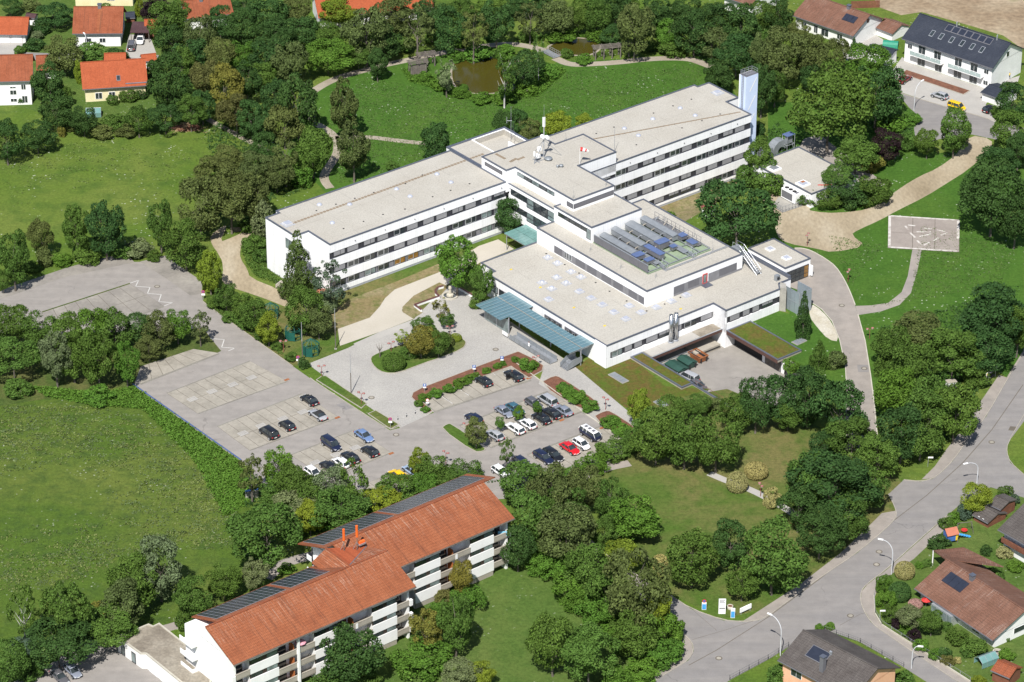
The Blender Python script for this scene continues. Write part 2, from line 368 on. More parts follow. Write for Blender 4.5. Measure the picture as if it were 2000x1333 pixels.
def tiles(name, c1, c2, c3, stain, px=.32, pz=.2, light=None, stainamt=.5, zr=None):
    """pantile rows: x along the ridge, z up the slope (object space)"""
    m, nt, b = mk(name); t = node(nt, 'ShaderNodeTexCoord').outputs['Object']; sp = node(nt, 'ShaderNodeSeparateXYZ'); lk(nt, t, sp.inputs[0])
    fx = mathn(nt, 'FRACT', mathn(nt, 'DIVIDE', sp.outputs[0], px)); fz = mathn(nt, 'FRACT', mathn(nt, 'DIVIDE', sp.outputs[2], pz))
    roll = mathn(nt, 'ABSOLUTE', mathn(nt, 'SUBTRACT', fx, .5)); lap = mathn(nt, 'LESS_THAN', fz, .2)
    mp = node(nt, 'ShaderNodeMapping'); mp.inputs['Scale'].default_value = (2.6, .1, .1); lk(nt, t, mp.inputs[0])
    streak = noise(nt, mp.outputs[0], 1.3, 4, .7); blot = noise(nt, t, .35, 5, .65); cell = noise(nt, t, 3.5, 2, .9)
    col = ramp(nt, blot, [(.3, c1), (.5, c2), (.7, c3)])
    col = mixc(nt, ramp(nt, streak, [(.52, 0.0), (.66, stainamt)]), col, stain)
    col = mixc(nt, 1.0, col, ramp(nt, cell, [(.3, .68), (.62, 1.0)]), 'MULTIPLY')
    if light:
        mp2 = node(nt, 'ShaderNodeMapping'); mp2.inputs['Scale'].default_value = (5.5, .22, .22); lk(nt, t, mp2.inputs[0])
        lf = ramp(nt, noise(nt, mp2.outputs[0], 1.0, 4, .85), [(.54, 0.0), (.66, .8)])
        if zr: lf = mathn(nt, 'MULTIPLY', lf, ramp(nt, mathn(nt, 'DIVIDE', mathn(nt, 'SUBTRACT', sp.outputs[2], zr[0]), zr[1]-zr[0]), [(.35, .06), (.95, .9)]))
        else: lf = mathn(nt, 'MULTIPLY', lf, ramp(nt, noise(nt, t, .2, 3), [(.48, 0.0), (.6, .7)]))
        col = mixc(nt, lf, col, light)
    g = mathn(nt, 'MAXIMUM', mathn(nt, 'MULTIPLY', mathn(nt, 'LESS_THAN', roll, .13), .3), mathn(nt, 'MULTIPLY', lap, .35))
    col = mixc(nt, g, col, tuple(x*.4 for x in c1))
    lk(nt, col, b.inputs['Base Color']); b.inputs['Roughness'].default_value = .85; b.inputs['Specular IOR Level'].default_value = .25
    bump(nt, b, mathn(nt, 'SUBTRACT', roll, mathn(nt, 'MULTIPLY', lap, .5)), .5, .06); return m
M['tile_orange'] = tiles('orange_clay_tiles', (.25, .078, .034), (.30, .098, .043), (.33, .115, .053), (.11, .045, .028), light=(.5, .38, .3), stainamt=.6, zr=(10.8, 14.05))
M['tile_fresh'] = tiles('bright_orange_tiles', (.33, .078, .03), (.37, .09, .036), (.40, .105, .044), (.24, .06, .025), stainamt=.3)
M['tile_red'] = tiles('aged_red_tiles', (.22, .06, .025), (.28, .085, .04), (.32, .1, .05), (.13, .05, .03))
M['tile_brown'] = tiles('brown_concrete_tiles', (.15, .075, .05), (.19, .095, .065), (.22, .12, .085), (.1, .06, .045), light=(.42, .36, .32))
M['tile_grey'] = tiles('grey_brown_tiles', (.075, .065, .06), (.1, .088, .082), (.12, .108, .1), (.06, .052, .05), light=(.2, .185, .17))
M['tile_slate'] = tiles('slate_blue_tiles', (.028, .034, .05), (.035, .042, .06), (.045, .052, .07), (.025, .03, .045), stainamt=.2)
M['tile_purple'] = tiles('plum_brown_sheet', (.07, .038, .04), (.085, .045, .05), (.1, .055, .06), (.06, .03, .03))
M['wall_white'] = pbr('house_white_render', [(.3, (.68, .68, .67)), (.7, (.76, .76, .75))], .5, .85, 3, .05)
M['wall_cream'] = pbr('house_cream_render', [(.3, (.60, .54, .32)), (.7, (.68, .62, .40))], .5, .85, 3, .05)
M['wall_peach'] = pbr('house_peach_render', [(.3, (.66, .36, .22)), (.7, (.72, .42, .27))], .5, .85, 3, .05)
M['old_roof'] = pbr('mossy_gravel_roof', [(.3, alb(140,130,116)), (.5, alb(166,156,140)), (.75, alb(190,182,166))], .25, .95, 2.5, .2, .5)
def leafmat():
    m, nt, b = mk('leaf_mass')
    oi = node(nt, 'ShaderNodeObjectInfo'); gi = node(nt, 'ShaderNodeNewGeometry')
    t = node(nt, 'ShaderNodeTexCoord').outputs['Object']
    f = ramp(nt, noise(nt, t, 5.0, 3, .7), [(.3, .62), (.7, 1.0)])
    c = mixc(nt, 1.0, oi.outputs['Color'], f, 'MULTIPLY')
    at = node(nt, 'ShaderNodeAttribute'); at.attribute_name = 'tone'
    c = mixc(nt, 1.0, c, ramp(nt, at.outputs['Fac'], [(0.0, .62), (1.0, 1.0)]), 'MULTIPLY')
    c = mixc(nt, mathn(nt, 'MULTIPLY', mathn(nt, 'GREATER_THAN', at.outputs['Fac'], .88), .18), c, (.3, .38, .1))
    lk(nt, c, b.inputs['Base Color']); b.inputs['Roughness'].default_value = .7; b.inputs['Specular IOR Level'].default_value = .12
    tr = node(nt, 'ShaderNodeBsdfTranslucent'); lk(nt, c, tr.inputs[0])
    mx = node(nt, 'ShaderNodeMixShader'); mx.inputs[0].default_value = .22
    lk(nt, b.outputs[0], mx.inputs[1]); lk(nt, tr.outputs[0], mx.inputs[2]); lk(nt, mx.outputs[0], nt.nodes['Material Output'].inputs[0]); return m
M['leaf'] = leafmat()
M['bark'] = pbr('bark', [(.3, (.09, .075, .06)), (.7, (.17, .15, .125))], 2, .95, 6, .2, kind='obj')
M['birch'] = pbr('birch_bark', [(.3, (.35, .34, .32)), (.6, (.55, .54, .51))], 1.2, .9, 5, .2, kind='obj')
# ------------------------------------------------------------------ ground, roads, paths, water
def sheet(name, pts, z, mat, world=False):
    o = fill(name, [ccw(pts) if world else gp(pts)], z, mat); tag(o, kind='structure'); return o
YARD_Z = -3.54
yard_poly = uwp([(15.1, -22.4), (33.9, -22.4), (36.6, -26.2), (36.6, -44), (33, -52), (22, -56), (15.1, -52)])
sunk_poly = uwp([(48.4, 27.7), (48.4, 16.4), (58, 15), (70, 17.5), (83, 23.0), (90, 23.0), (90, 27.7)])
L = 1400
ground = fill('ground', [[(-L, -L), (L, -L), (L, L), (-L, L)], yard_poly, sunk_poly], 0.0, M['meadow']); tag(ground, kind='structure')
# sunken lawn in front of the east wing: grid that drops to the basement windows
mb = MB(); NU, NW = 28, 10
for i in range(NU+1):
    u = 48.4+(90-48.4)*i/NU
    if u < 58: wl = 16.4+(15-16.4)*(u-48.4)/9.6
    elif u < 70: wl = 15+2.5*(u-58)/12
    elif u < 83: wl = 17.5+5.5*(u-70)/13
    else: wl = 23.0
    for j in range(NW+1):
        t = j/NW; w = wl+(27.7-wl)*t
        z = -2.7*min(1, max(0, (t-.02)/.62))**.8
        mb.v.append(tuple(UW(u, w, z)))
for i in range(NU):
    for j in range(NW):
        a = i*(NW+1)+j; mb.f.append((a, a+NW+1, a+NW+2, a+1))
tag(mb.build('lawn_bank', M['lawn_tan'], smooth=True), kind='structure')
# lawns
sheet('park_lawn', [(610,180),(690,142),(790,118),(880,100),(900,150),(1000,185),(1090,120),(1390,110),(1440,190),(1480,250),(1000,330),(640,380),(560,300)], .004, M['lawn'])
sheet('east_lawn', [(1500,200),(1760,200),(1800,230),(1830,300),(1930,285),(2000,330),(2000,760),(1940,720),(1700,820),(1650,850),(1625,760),(1600,700),(1560,640),(1510,565),(1500,420)], .004, M['lawn'])
sheet('entrance_lawn', [(1090,860),(1240,790),(1420,760),(1640,850),(1760,940),(1745,1010),(1530,1180),(1410,1210),(1310,1160),(1200,1010),(1090,960)], .004, M['lawn_dry'])
sheet('bank_lawn', uwp([(40.45,-26.4),(48.3,-26.4),(50,-30.2),(55,-30.5),(60,-40),(60,-60),(50,-64),(38,-62),(36.7,-45),(36.7,-41.7),(40.45,-41.7)]), .006, M['lawn'], True)
sheet('apartment_lawn', [(560,1333),(640,1260),(1000,1075),(1040,1085),(1170,1220),(1240,1290),(1200,1400),(700,1450),(480,1450)], .004, M['lawn_soft'])
sheet('garden_lawn', [(1722,1140),(1790,1080),(1860,1000),(1990,960),(2080,1000),(2080,1400),(1900,1340),(1725,1215)], .004, M['lawn_soft'])
sheet('house_garden_lawn', [(0,0),(340,0),(330,200),(260,240),(140,235),(0,200)], .004, M['lawn_soft'])
sheet('lower_meadow', [(-80,740),(262,755),(472,905),(500,1000),(560,1120),(340,1230),(-80,1400)], .003, M['meadow_low'])
sheet('forecourt_lawn', [(395,588),(560,600),(690,560),(860,500),(1010,470),(945,600),(850,640),(700,700),(602,711),(570,716)], .004, M['lawn_dry'])
sheet('dry_lawn', [(634,636),(652,606),(690,582),(770,552),(858,515),(858,536),(770,567),(742,600),(722,622),(662,645)], .010, M['lawn_tan'])
sheet('dry_lawn_bed', [(786,600),(808,578),(858,552),(876,560),(862,576),(808,602),(826,611),(807,623),(786,610)], .018, M['lawn_tan'])
sheet('rough_lawn', [(1115,724),(1150,700),(1190,716),(1235,700),(1300,755),(1390,760),(1250,800),(1222,796)], .010, M['green_roof'])
sheet('bare_field', [(1690,-40),(2100,-40),(2100,95),(1995,95),(1960,70),(1900,52),(1800,24),(1760,30),(1715,14)], .006, M['soil'])
# car park and drives
ASPH = [(0,570),(17,562),(125,525),(182,509),(246,495),(262,512),(272,512),(325,499),(355,523),(395,550),(394,573),(397,590),(420,608),(500,665),(554,703),(615,746),(712,810),(762,841),(782,836),(836,811),(848,806),(806,782),(1000,704),(1050,740),(1235,872),(1190,905),(1100,965),(980,975),(730,985),(560,1010),(520,955),(471,900),(260,752),(275,715),(252,690),(100,640),(-60,670),(-60,592)]
sheet('car_park_asphalt', ASPH, .008, M['asphalt'])
sheet('cobbled_forecourt', [(602,711),(680,680),(741,649),(808,624),(858,572),(882,556),(905,566),(945,592),(1121,715),(1232,808),(1245,850),(1154,818),(1138,806),(1052,750),(1061,722),(1015,700),(1000,704),(836,811),(782,836),(745,812),(615,722)], .012, M['cobble'])
sheet('light_cobble_band', [(690,672),(741,649),(808,624),(815,632),(750,658),(700,679)], .016, M['court'])
sheet('sand_path', [(660,643),(722,621),(742,599),(752,583),(771,566),(856,533),(884,513),(935,481),(973,468),(1004,487),(938,513),(928,520),(872,558),(858,553),(811,578),(788,598),(785,607),(808,623),(741,649),(664,676)], .016, M['sand'])
sheet('dirt_path', smooth_poly([(438,440),(410,460),(413,478),(427,496),(437,521),(432,556),(474,569),(524,586),(562,602),(569,598),(560,584),(546,566),(488,543),(483,526),(469,505),(469,487),(477,466),(514,449),(512,443),(490,447),(454,464),(428,474),(444,443)], 1), .016, M['track'])
sheet('gravel_strip', strip([site(*p) for p in chaikin([(405,233),(450,257),(495,281),(530,300)])], 1.6), .012, M['gravel_path'], True)
sheet('dirt_track', smooth_poly([(1512,410),(1565,405),(1590,414),(1635,417),(1700,409),(1730,389),(1762,365),(1797,344),(1830,330),(1872,300),(1892,264),(1938,272),(1936,292),(1890,333),(1850,358),(1807,385),(1750,413),(1720,430),(1675,450),(1662,459),(1692,481),(1625,494),(1595,486),(1537,476),(1515,460)], 1), .012, M['track'])
sheet('service_road', [(1478,548),(1540,500),(1552,486),(1567,486),(1584,490),(1612,506),(1632,521),(1648,545),(1660,570),(1670,596),(1675,615),(1689,666),(1700,735),(1708,799),(1716,880),(1650,880),(1654,766),(1651,716),(1640,665),(1625,628),(1605,605),(1587,593),(1580,575),(1540,560)], .014, M['path_asphalt'])
sheet('gravel_patch', smooth_poly([(1583,592),(1606,608),(1626,632),(1640,668),(1618,664),(1596,640),(1580,618)], 1), .016, M['white_gravel'])
sheet('annex_yard', [(1556,296),(1570,272),(1600,262),(1625,282),(1690,330),(1730,360),(1700,372),(1600,305)], .010, M['path_asphalt'])
sheet('terrace_gravel', [(1490,392),(1512,360),(1600,380),(1575,420),(1520,424)], .008, M['track'])
# street in the south-east
STREET = [(2230,360),(1998,690),(1966,744),(1926,814),(1896,851),(1861,901),(1838,924),(1821,936),(1798,941),(1765,938),(1735,966),(1748,991),(1752,1010),(1732,1032),(1675,1080),(1600,1130),(1532,1180),(1500,1204),(1482,1212),(1450,1215),(1412,1212),(1350,1190),(1307,1162),(1260,1130),(1240,1160),(1290,1195),(1315,1215),(1332,1236),(1352,1255),(1355,1272),(1345,1290),(1312,1310),(1275,1333),(1190,1400),(960,1570),(1080,1590),(1330,1400),(1425,1329),(1500,1289),(1560,1252),(1607,1229),(1675,1252),(1762,1302),(1900,1390),(2100,1540),(2240,1570),(1950,1385),(1870,1332),(1725,1235),(1700,1215),(1686,1192),(1680,1172),(1682,1155),(1692,1142),(1730,1114),(1785,1064),(1856,1002),(1880,982),(1935,952),(2040,985),(2260,1075),(2260,1030),(2040,945),(2001,929),(1973,904),(1966,884),(1968,866),(2040,770),(2260,440)]
sheet('street', STREET, .010, M['road'])
sheet('pavement_west', [(1998,686),(1966,738),(1951,733),(1911,791),(1893,821),(1848,879),(1826,911),(1800,937),(1821,935),(1838,923),(1861,900),(1896,850),(1926,813),(1966,743),(2030,645),(2010,645)], .022, M['path_asphalt'])
sheet('pavement_south', [(1752,1010),(1750,998),(1722,1003),(1690,1035),(1640,1082),(1562,1142),(1500,1182),(1452,1213),(1482,1211),(1500,1203),(1532,1179),(1600,1129),(1675,1079),(1732,1031)], .022, M['path_asphalt'])
sheet('pavement_corner', [(1316,1216),(1330,1240),(1337,1272),(1305,1296),(1250,1333),(1180,1390),(1190,1399),(1275,1332),(1312,1309),(1345,1289),(1354,1272),(1351,1255),(1332,1237)], .022, M['path_asphalt'])
sheet('pavement_east', [(1856,1003),(1785,1066),(1730,1115),(1693,1143),(1683,1156),(1681,1172),(1687,1191),(1701,1214),(1726,1234),(1870,1331),(1950,1400),(1985,1400),(1895,1332),(1721,1221),(1710,1200),(1707,1172),(1717,1140),(1741,1122),(1785,1092),(1840,1040),(1866,1010)], .022, M['path_asphalt'])
sheet('residential_street', [(1740,176),(1757,182),(1812,199),(1925,231),(2260,328),(2260,370),(1945,273),(1897,263),(1835,272),(1800,284),(1788,272),(1785,250),(1797,235),(1792,225),(1775,210),(1764,196),(1740,188)], .010, M['road'])
sheet('house_forecourt', [(1743,138),(1762,112),(1787,127),(1915,170),(1960,158),(1992,148),(1988,160),(1952,166),(1925,205),(1948,242),(1925,230),(1812,198),(1757,180)], .014, M['court'])
sheet('drive_paving', [(1640,78),(1700,62),(1735,84),(1700,92),(1688,112),(1650,120)], .012, M['court'])
sheet('west_drive', [(245,103),(252,68),(292,68),(305,104),(305,118),(245,112)], .010, M['court'])
sheet('west_lane', [(-40,98),(85,104),(250,106),(310,108),(310,120),(70,118),(-40,110)], .008, M['road'])
sheet('garage_drive', [(-20,82),(52,84),(30,106),(-20,106)], .012, M['court'])
sheet('apartment_yard', [(-40,1360),(80,1310),(180,1240),(232,1250),(330,1340),(330,1420),(-40,1420)], .008, M['asphalt'])
sheet('apartment_path', strip([site(*p) for p in chaikin([(520,1130),(538,1112),(556,1100),(590,1090),(625,1082)])], 2.6), .010, M['path_asphalt'], True)
sheet('apartment_walk', strip([site(*p) for p in chaikin([(315,1230),(345,1222),(362,1214)])], 2.2), .010, M['path_asphalt'], True)
sheet('garden_path', strip([site(*p) for p in chaikin([(1385,925),(1420,940),(1470,958),(1520,985),(1560,1010)])], 1.7), .010, M['court'], True)
sheet('hedge_walk', strip([site(*p) for p in chaikin([(1090,955),(1120,940),(1180,915),(1230,905)])], 2.2), .012, M['path_asphalt'], True)
sheet('hidden_walk', strip([site(*p) for p in chaikin([(1140,1060),(1165,1085),(1200,1110),(1240,1135),(1290,1165)])], 3.4), .012, M['path_asphalt'], True)
# park paths
for pts, w in (([(612,178),(640,161),(675,147),(720,136),(752,127),(787,120),(850,106),(887,100),(915,94),(975,87),(1000,86),(1034,91),(1066,100)], 2.3),
               ([(1084,114),(1112,127),(1150,126),(1212,122),(1250,117),(1300,114),(1345,115),(1367,122),(1390,131)], 2.4),
               ([(612,178),(600,205),(612,240),(627,247),(650,262),(661,280),(658,305),(632,340),(634,355),(645,368)], 2.0),
               ([(655,270),(715,267),(775,275),(832,281)], 1.8)):
    o = sheet('park_path', strip([site(*p) for p in chaikin(pts)], w), .012, M['gravel_path'], True)
sheet('worn_edge', strip([site(*p) for p in chaikin([(757,140),(785,158),(830,172),(880,190),(940,194),(1000,194),(1060,178),(1092,150),(1105,135)])], [.5]*1+[.9]*31+[.5]), .010, M['soil'], True) if False else None
def pond(pts):
    P = smooth_poly(gp(pts), 2)
    tag(fill('pond_bank', [offset(P, .55)], .012, M['gravel_path']), kind='structure')
    tag(fill('pond_water', [P], .02, M['water']), kind='structure')
pond([(882,150),(885,128),(892,119),(925,111),(965,110),(1005,113),(1024,135),(1018,158),(1000,176),(975,181),(935,184),(905,178),(890,170)])
pond([(1066,95),(1087,84),(1112,76),(1135,75),(1160,80),(1175,90),(1160,105),(1137,109),(1120,107),(1092,108)])
# kerbs: real steps of 0.12 m
def kerb(pts, w=.22, h=.12, name='kerb', mat='kerb', world=False, closed=False):
    P = [tuple(site(*p))[:2] for p in pts] if not world else [tuple(p)[:2] for p in pts]
    if closed:
        P = ccw(P); mb = ring(MB(), P, offset(P, w), 0, h)
    else:
        Q = strip(P, w); mb = MB().prism(Q, 0, h, bottom=False)
    return tag(mb.build(name, M[mat]), kind='structure')
kerb(chaikin([(1552,485.5),(1567,485.5),(1584,490),(1612,506),(1632,521),(1648,545),(1660,570),(1670,596)], 1))
kerb([(1675.5,615),(1689.5,666),(1700.5,735),(1708.5,799),(1714,860)])
kerb([(1587,593),(1605,605),(1625,628),(1640,665),(1651,716),(1654,766),(1651,850)], .16)
for seg in ([(2030,646),(1998,690),(1966,744),(1926,814),(1896,851),(1861,901),(1838,924),(1821,936),(1798,941),(1765,938)], [(1735,966),(1748,991),(1752,1010),(1732,1032),(1675,1080),(1600,1130),(1532,1180),(1500,1204),(1482,1212),(1450,1215),(1412,1212),(1350,1190),(1307,1162)],
            [(1315,1215),(1332,1236),(1352,1255),(1355,1272),(1345,1290),(1312,1310),(1275,1333)], [(1870,1332),(1725,1235),(1700,1215),(1686,1192),(1680,1172),(1682,1155),(1692,1142),(1730,1114),(1785,1064),(1856,1002)],
            [(2001,929),(1973,904),(1966,884),(1968,866),(2001,809)], [(1757,182),(1812,199),(1925,231),(2000,252)], [(397,590),(420,608),(500,665),(554,703),(572,716)], [(606,739),(615,746),(712,810),(762,841),(782,832)]):
    kerb(chaikin(seg, 1), .13, .12, 'kerb', 'kerb_dull')
kerb([(1000,704),(1050,740),(1140,806),(1235,872)], .2)
# raised beds: a kerb ring with soil or turf inside
def bed(pts, mat, name, h=.13, sm=1, w=.16):
    P = gp(pts)
    if sm: P = smooth_poly(P, sm)
    P = ccw(P)
    o = MB().prism(offset(P, -w), 0, h-.015, bottom=False).build(name, M[mat]); tag(o, kind='structure')
    k = ring(MB(), offset(P, -w), P, 0, h).build('bed_kerb', M['kerb_dull'], o)
    return o
bed([(803,777),(806,768),(824,758),(931,717),(982,698),(1012,687),(1045,703),(1062,715),(1060,725),(1033,740),(998,717),(820,781),(846,804),(834,809)], 'mulch', 'mulch_bed', sm=0)
bed([(1052,750),(1082,734),(1096,738),(1172,788),(1168,796),(1139,806)], 'mulch', 'mulch_bed')
bed([(1154,817),(1181,803),(1194,804),(1245,838),(1262,868),(1232,868)], 'mulch', 'mulch_bed')
bed([(617,743),(629,735),(637,735),(717,789),(706,799)], 'lawn_dry', 'turf_strip', sm=0)
bed([(718,809),(734,802),(780,830),(763,840)], 'lawn_dry', 'turf_strip', sm=0)
bed([(722,704),(727,695),(755,684),(800,668),(850,652),(890,655),(907,664),(912,671),(904,683),(858,701),(830,710),(778,730),(750,730),(732,720)], 'lawn_dry', 'turf_island')
bed([(860,838),(872,829),(882,828),(950,876),(945,883),(925,884)], 'lawn_dry', 'turf_island')
sheet('tree_strip', [(-40,652),(90,648),(240,650),(330,648),(396,640),(414,664),(432,686),(424,690),(378,682),(275,716),(262,752),(-40,800)], .02, M['verge'])
# blue-capped retaining wall along the west edge of the car park
a = site(260.5, 752.5); b_ = site(472, 901)
ww = thing('retaining_wall', 'long low concrete wall with blue metal cap along the car park edge', 'wall', a)
d = (b_-a); ln = d.length; an = math.atan2(d.y, d.x)
ww.rotation_euler = (0, 0, an)
MB().box(0, ln, -.25, 0, -.3, .32).build('wall', M['concrete'], ww)
MB().box(-.02, ln+.02, -.26, .02, .32, .36).build('cap', M['capblue'], ww)
a2 = site(482, 975); ww2 = thing('retaining_wall', 'short exposed concrete wall end with blue cap beside the meadow', 'wall', a2, math.radians(20))
MB().box(-.2, 2.2, -.2, .2, 0, 1.7).build('wall', M['concrete'], ww2); MB().box(-.25, 2.25, -.26, .26, 1.7, 1.76).build('cap', M['blue'], ww2)
# parking bays: individual concrete slabs
def bays(c00, c10, c11, c01, n, rows, mat='bay', label='parking_bays', gap=.05, split=None):
    """corners in photo order: start/end of the near edge, then end/start of the far edge"""
    A, B, Cc, D = (site(*c) for c in (c00, c10, c11, c01))
    o = MB().prism(ccw([tuple(p)[:2] for p in (A, B, Cc, D)]), .001, .012, bottom=False).build(label, M['seam']); tag(o, kind='structure')
    for i in range(n):
        for j in range(rows):
            def pt(s, t): return (A.lerp(B, s)).lerp(D.lerp(Cc, s), t)
            s0, s1 = i/n, (i+1)/n; t0, t1 = j/rows, (j+1)/rows
            q = ccw([tuple(pt(s0, t0))[:2], tuple(pt(s1, t0))[:2], tuple(pt(s1, t1))[:2], tuple(pt(s0, t1))[:2]])
            q = offset(q, -gap)
            MB().prism(q, .012, .03+rnd.random()*.008, bottom=False).build('paving_slab', M[mat], o)
    return o
bays((326,769),(489,706),(561,745),(386,808), 9, 2)
bays((425,834),(590,770),(661,815),(487,880), 9, 2)
bays((568,890),(695,840),(764,884),(640,935), 7, 2)
bays((276,716),(378,682),(428,690),(274,750), 7, 1)
bays((822,782),(998,716),(1037,742),(849,804), 10, 1)
bays((898,833),(1070,766),(1137,803),(958,874), 9, 2)
bays((1030,890),(1190,828),(1232,862),(1090,925), 9, 1)
bays((700,950),(800,912),(830,932),(735,975), 5, 1)
bays((82,611),(254,555),(320,598),(106,672), 8, 2, 'bay_old', 'weathered_bays')
sheet('old_paving', [(0,585),(125,542),(262,513),(246,495),(182,509),(125,525),(17,562),(0,570)], .014, M['bay_old'])
sheet('old_paving', [(275,513),(325,499),(355,523),(395,550),(393,574),(372,578),(330,548)], .014, M['bay_old'])
# grass and cobble strips along the bay edges
def edge_strip(pts, w, mat, name='edge_strip', z=.02): 
    o = fill(name, [ccw(strip([tuple(site(*p))[:2] for p in pts], w))], z, M[mat]); tag(o, kind='structure')
M['strip'] = cobble('dark_cobble_strip', alb(162,156,146), alb(180,176,164), 4.0)
for pts in ([(326,769),(489,706)],[(386,808),(561,745)],[(425,834),(590,770)],[(487,880),(661,815)],[(568,890),(695,840)],[(640,935),(764,884)],[(849,805),(1037,743)],[(898,832),(1070,765)],[(958,875),(1137,804)],[(1030,889),(1190,827)],[(274,751),(428,691)],[(106,673),(320,599)]): edge_strip(pts, .55, 'strip')
edge_strip([(82,610),(254,554)], .4, 'verge')
# zigzag and bay lines
def line_mark(pts, w=.14, name='road_marking', mat='paint', z=.045):
    P = [tuple(site(*p))[:2] for p in pts]; mb = MB()
    for a, b in zip(P, P[1:]):
        mb.poly([(x, y, z) for x, y in strip([a, b], w)])
    return tag(mb.build(name, M[mat]), kind='structure')
line_mark([(254,554),(271,548),(265,560),(293,562),(288,574),(315,576),(310,590),(337,592),(321,598)], .2)
line_mark([(411,662),(438,664),(433,679),(459,681),(446,686)], .2)
for a, b in (((856,770),(884,789)), ((891,757),(902,764)), ((908,768),(916,773)), ((963,730),(968,733))): line_mark([a, b], .14)
line_mark([(1998,752),(1937,840),(1880,905),(1810,968),(1700,1052),(1600,1132),(1500,1206),(1400,1270),(1345,1300)], .16, 'road_seam', 'seam', .014)
line_mark([(1352,1250),(1420,1230),(1500,1204)], .08, 'road_seam', 'seam', .014)
line_mark([(1640,1222),(1680,1200),(1700,1195)], .08, 'road_seam', 'seam', .014)
line_mark([(1345,1185),(1400,1232)], .06, 'road_seam', 'seam', .014)
# asphalt patches
sheet('asphalt_patch', [(656,791),(672,786),(688,799),(673,802)], .012, M['seam']) if False else sheet('asphalt_patch', [(656,791),(672,786),(690,797),(674,802)], .012, M['road'])
sheet('asphalt_patch', [(1674,713),(1696,713),(1697,727),(1676,727)], .018, M['road'])
sheet('asphalt_patch', [(1973,833),(1986,834),(1982,842),(1969,841)], .016, M['seam'])
# helicopter pad: slabs with worn white border and faded triangle
c4 = [(1735,421),(1874.5,430),(1873.5,493.5),(1734,485)]
hp = MB().prism(gp(c4), .0, .05, bottom=False).build('helicopter_pad', M['seam']); tag(hp, kind='structure')
A, B, Cc, D = (site(*c) for c in c4)
def hpt(s, t): return A.lerp(B, s).lerp(D.lerp(Cc, s), t)
M['pad'] = asphalt('pad_concrete', alb(184,172,164), alb(196,186,176), .1, .3)
for i, (s0, s1) in enumerate(((0, .345), (.345, .655), (.655, 1))):
    for t0, t1 in ((0, .52), (.52, 1)):
        q = offset(ccw([tuple(hpt(s, t))[:2] for s, t in ((s0, t0), (s1, t0), (s1, t1), (s0, t1))]), -.06)
        MB().prism(q, .05, .075, bottom=False).build('pad_slab', M['pad'], hp)
M['faded'] = pbr('faded_white_marking', [(.35, alb(184,172,164)), (.5, alb(228,222,214)), (.7, alb(240,236,230))], .9, .8, 4, .12)
def padline(p, q, w):
    a = hpt(*p); b = hpt(*q); MB().poly([(x, y, .08) for x, y in strip([tuple(a), tuple(b)], w)]).build('pad_marking', M['faded'], hp)
for p, q in (((.02, .02), (.02, .98)), ((.04, .02), (.97, .02)), ((.04, .975), (.97, .975)), ((.98, .03), (.98, .6))): padline(p, q, .55)
for p, q in (((.28,.27),(.38,.28)),((.5,.33),(.61,.35)),((.24,.3),(.29,.43)),((.31,.5),(.38,.64)),((.41,.72),(.47,.86)),((.5,.86),(.58,.76)),((.64,.7),(.71,.6)),((.74,.52),(.83,.43)),((.4,.46),(.6,.44)),((.68,.36),(.8,.40)),((.44,.6),(.6,.5))): padline(p, q, .42)
sheet('pad_path', [(1782,488),(1773,540),(1761,571),(1735,592),(1702,597),(1671,598),(1675,616),(1720,609),(1757,596),(1779,573),(1791,532),(1800,489)], .014, M['path_asphalt'])
# mulch bed at the new house
bed([(1760,145),(1770,137),(1895,178),(1882,186)], 'mulch', 'mulch_bed', sm=0)
# sunken service yard
yo = fill('yard_floor', [yard_poly], YARD_Z, M['yardfloor']); tag(yo, kind='structure')
mb = MB()
n = len(yard_poly)
for i in range(n):
    p, q = yard_poly[i], yard_poly[(i+1) % n]
    mb.poly([(p[0], p[1], YARD_Z), (p[0], p[1], .0), (q[0], q[1], .0), (q[0], q[1], YARD_Z)])
tag(mb.build('yard_wall', M['concrete']), kind='structure')
# ------------------------------------------------------------------ hospital (local frame: x along the long wing, y to the back)
hosp = thing('hospital_building', 'large white flat-roofed hospital with long window bands and gravel roofs', 'building', (0, 0, 0), YAW)
def cell(name, poly, z0, z1, parent, wallmat='white', roofmat='gravelroof', cop=.14, inset=None, coph=.16, open_edges=()):
    P = ccw(poly)
    w = MB().prism(P, z0, z1-.02, bottom=False, top=False).build(name+'_wall', M[wallmat], parent)
    if inset: P = ccw(inset)
    r = MB().poly([(p[0], p[1], z1-.12) for p in offset(P, -.18)]).build(name+'_roof', M[roofmat], parent)
    c = ring(MB(), offset(P, -.22), offset(P, .07), z1-.14, z1+coph-.08).build('coping', M['coping'], parent)
    return w
HW, H1, H2, H2C, H4 = 11.92, 5.07, 8.57, 12.08, 14.58
FS = .28     # depth of the window recess
# main long wing (core set back behind the spandrels on the front)
cell('west_wing', [(-19.3, 35.19+FS), (26.3, 35.19+FS), (26.3, 54.21), (-19.3, 54.21), (-19.3, 53.1), (-22.73, 53.1), (-22.73, 42.73), (-19.3, 42.73)], 0, HW, hosp, inset=[(-19.3, 35.19), (26.25, 35.19), (26.25, 54.21), (-19.3, 54.21), (-19.3, 53.1), (-22.73, 53.1), (-22.73, 42.73), (-19.3, 42.73)])
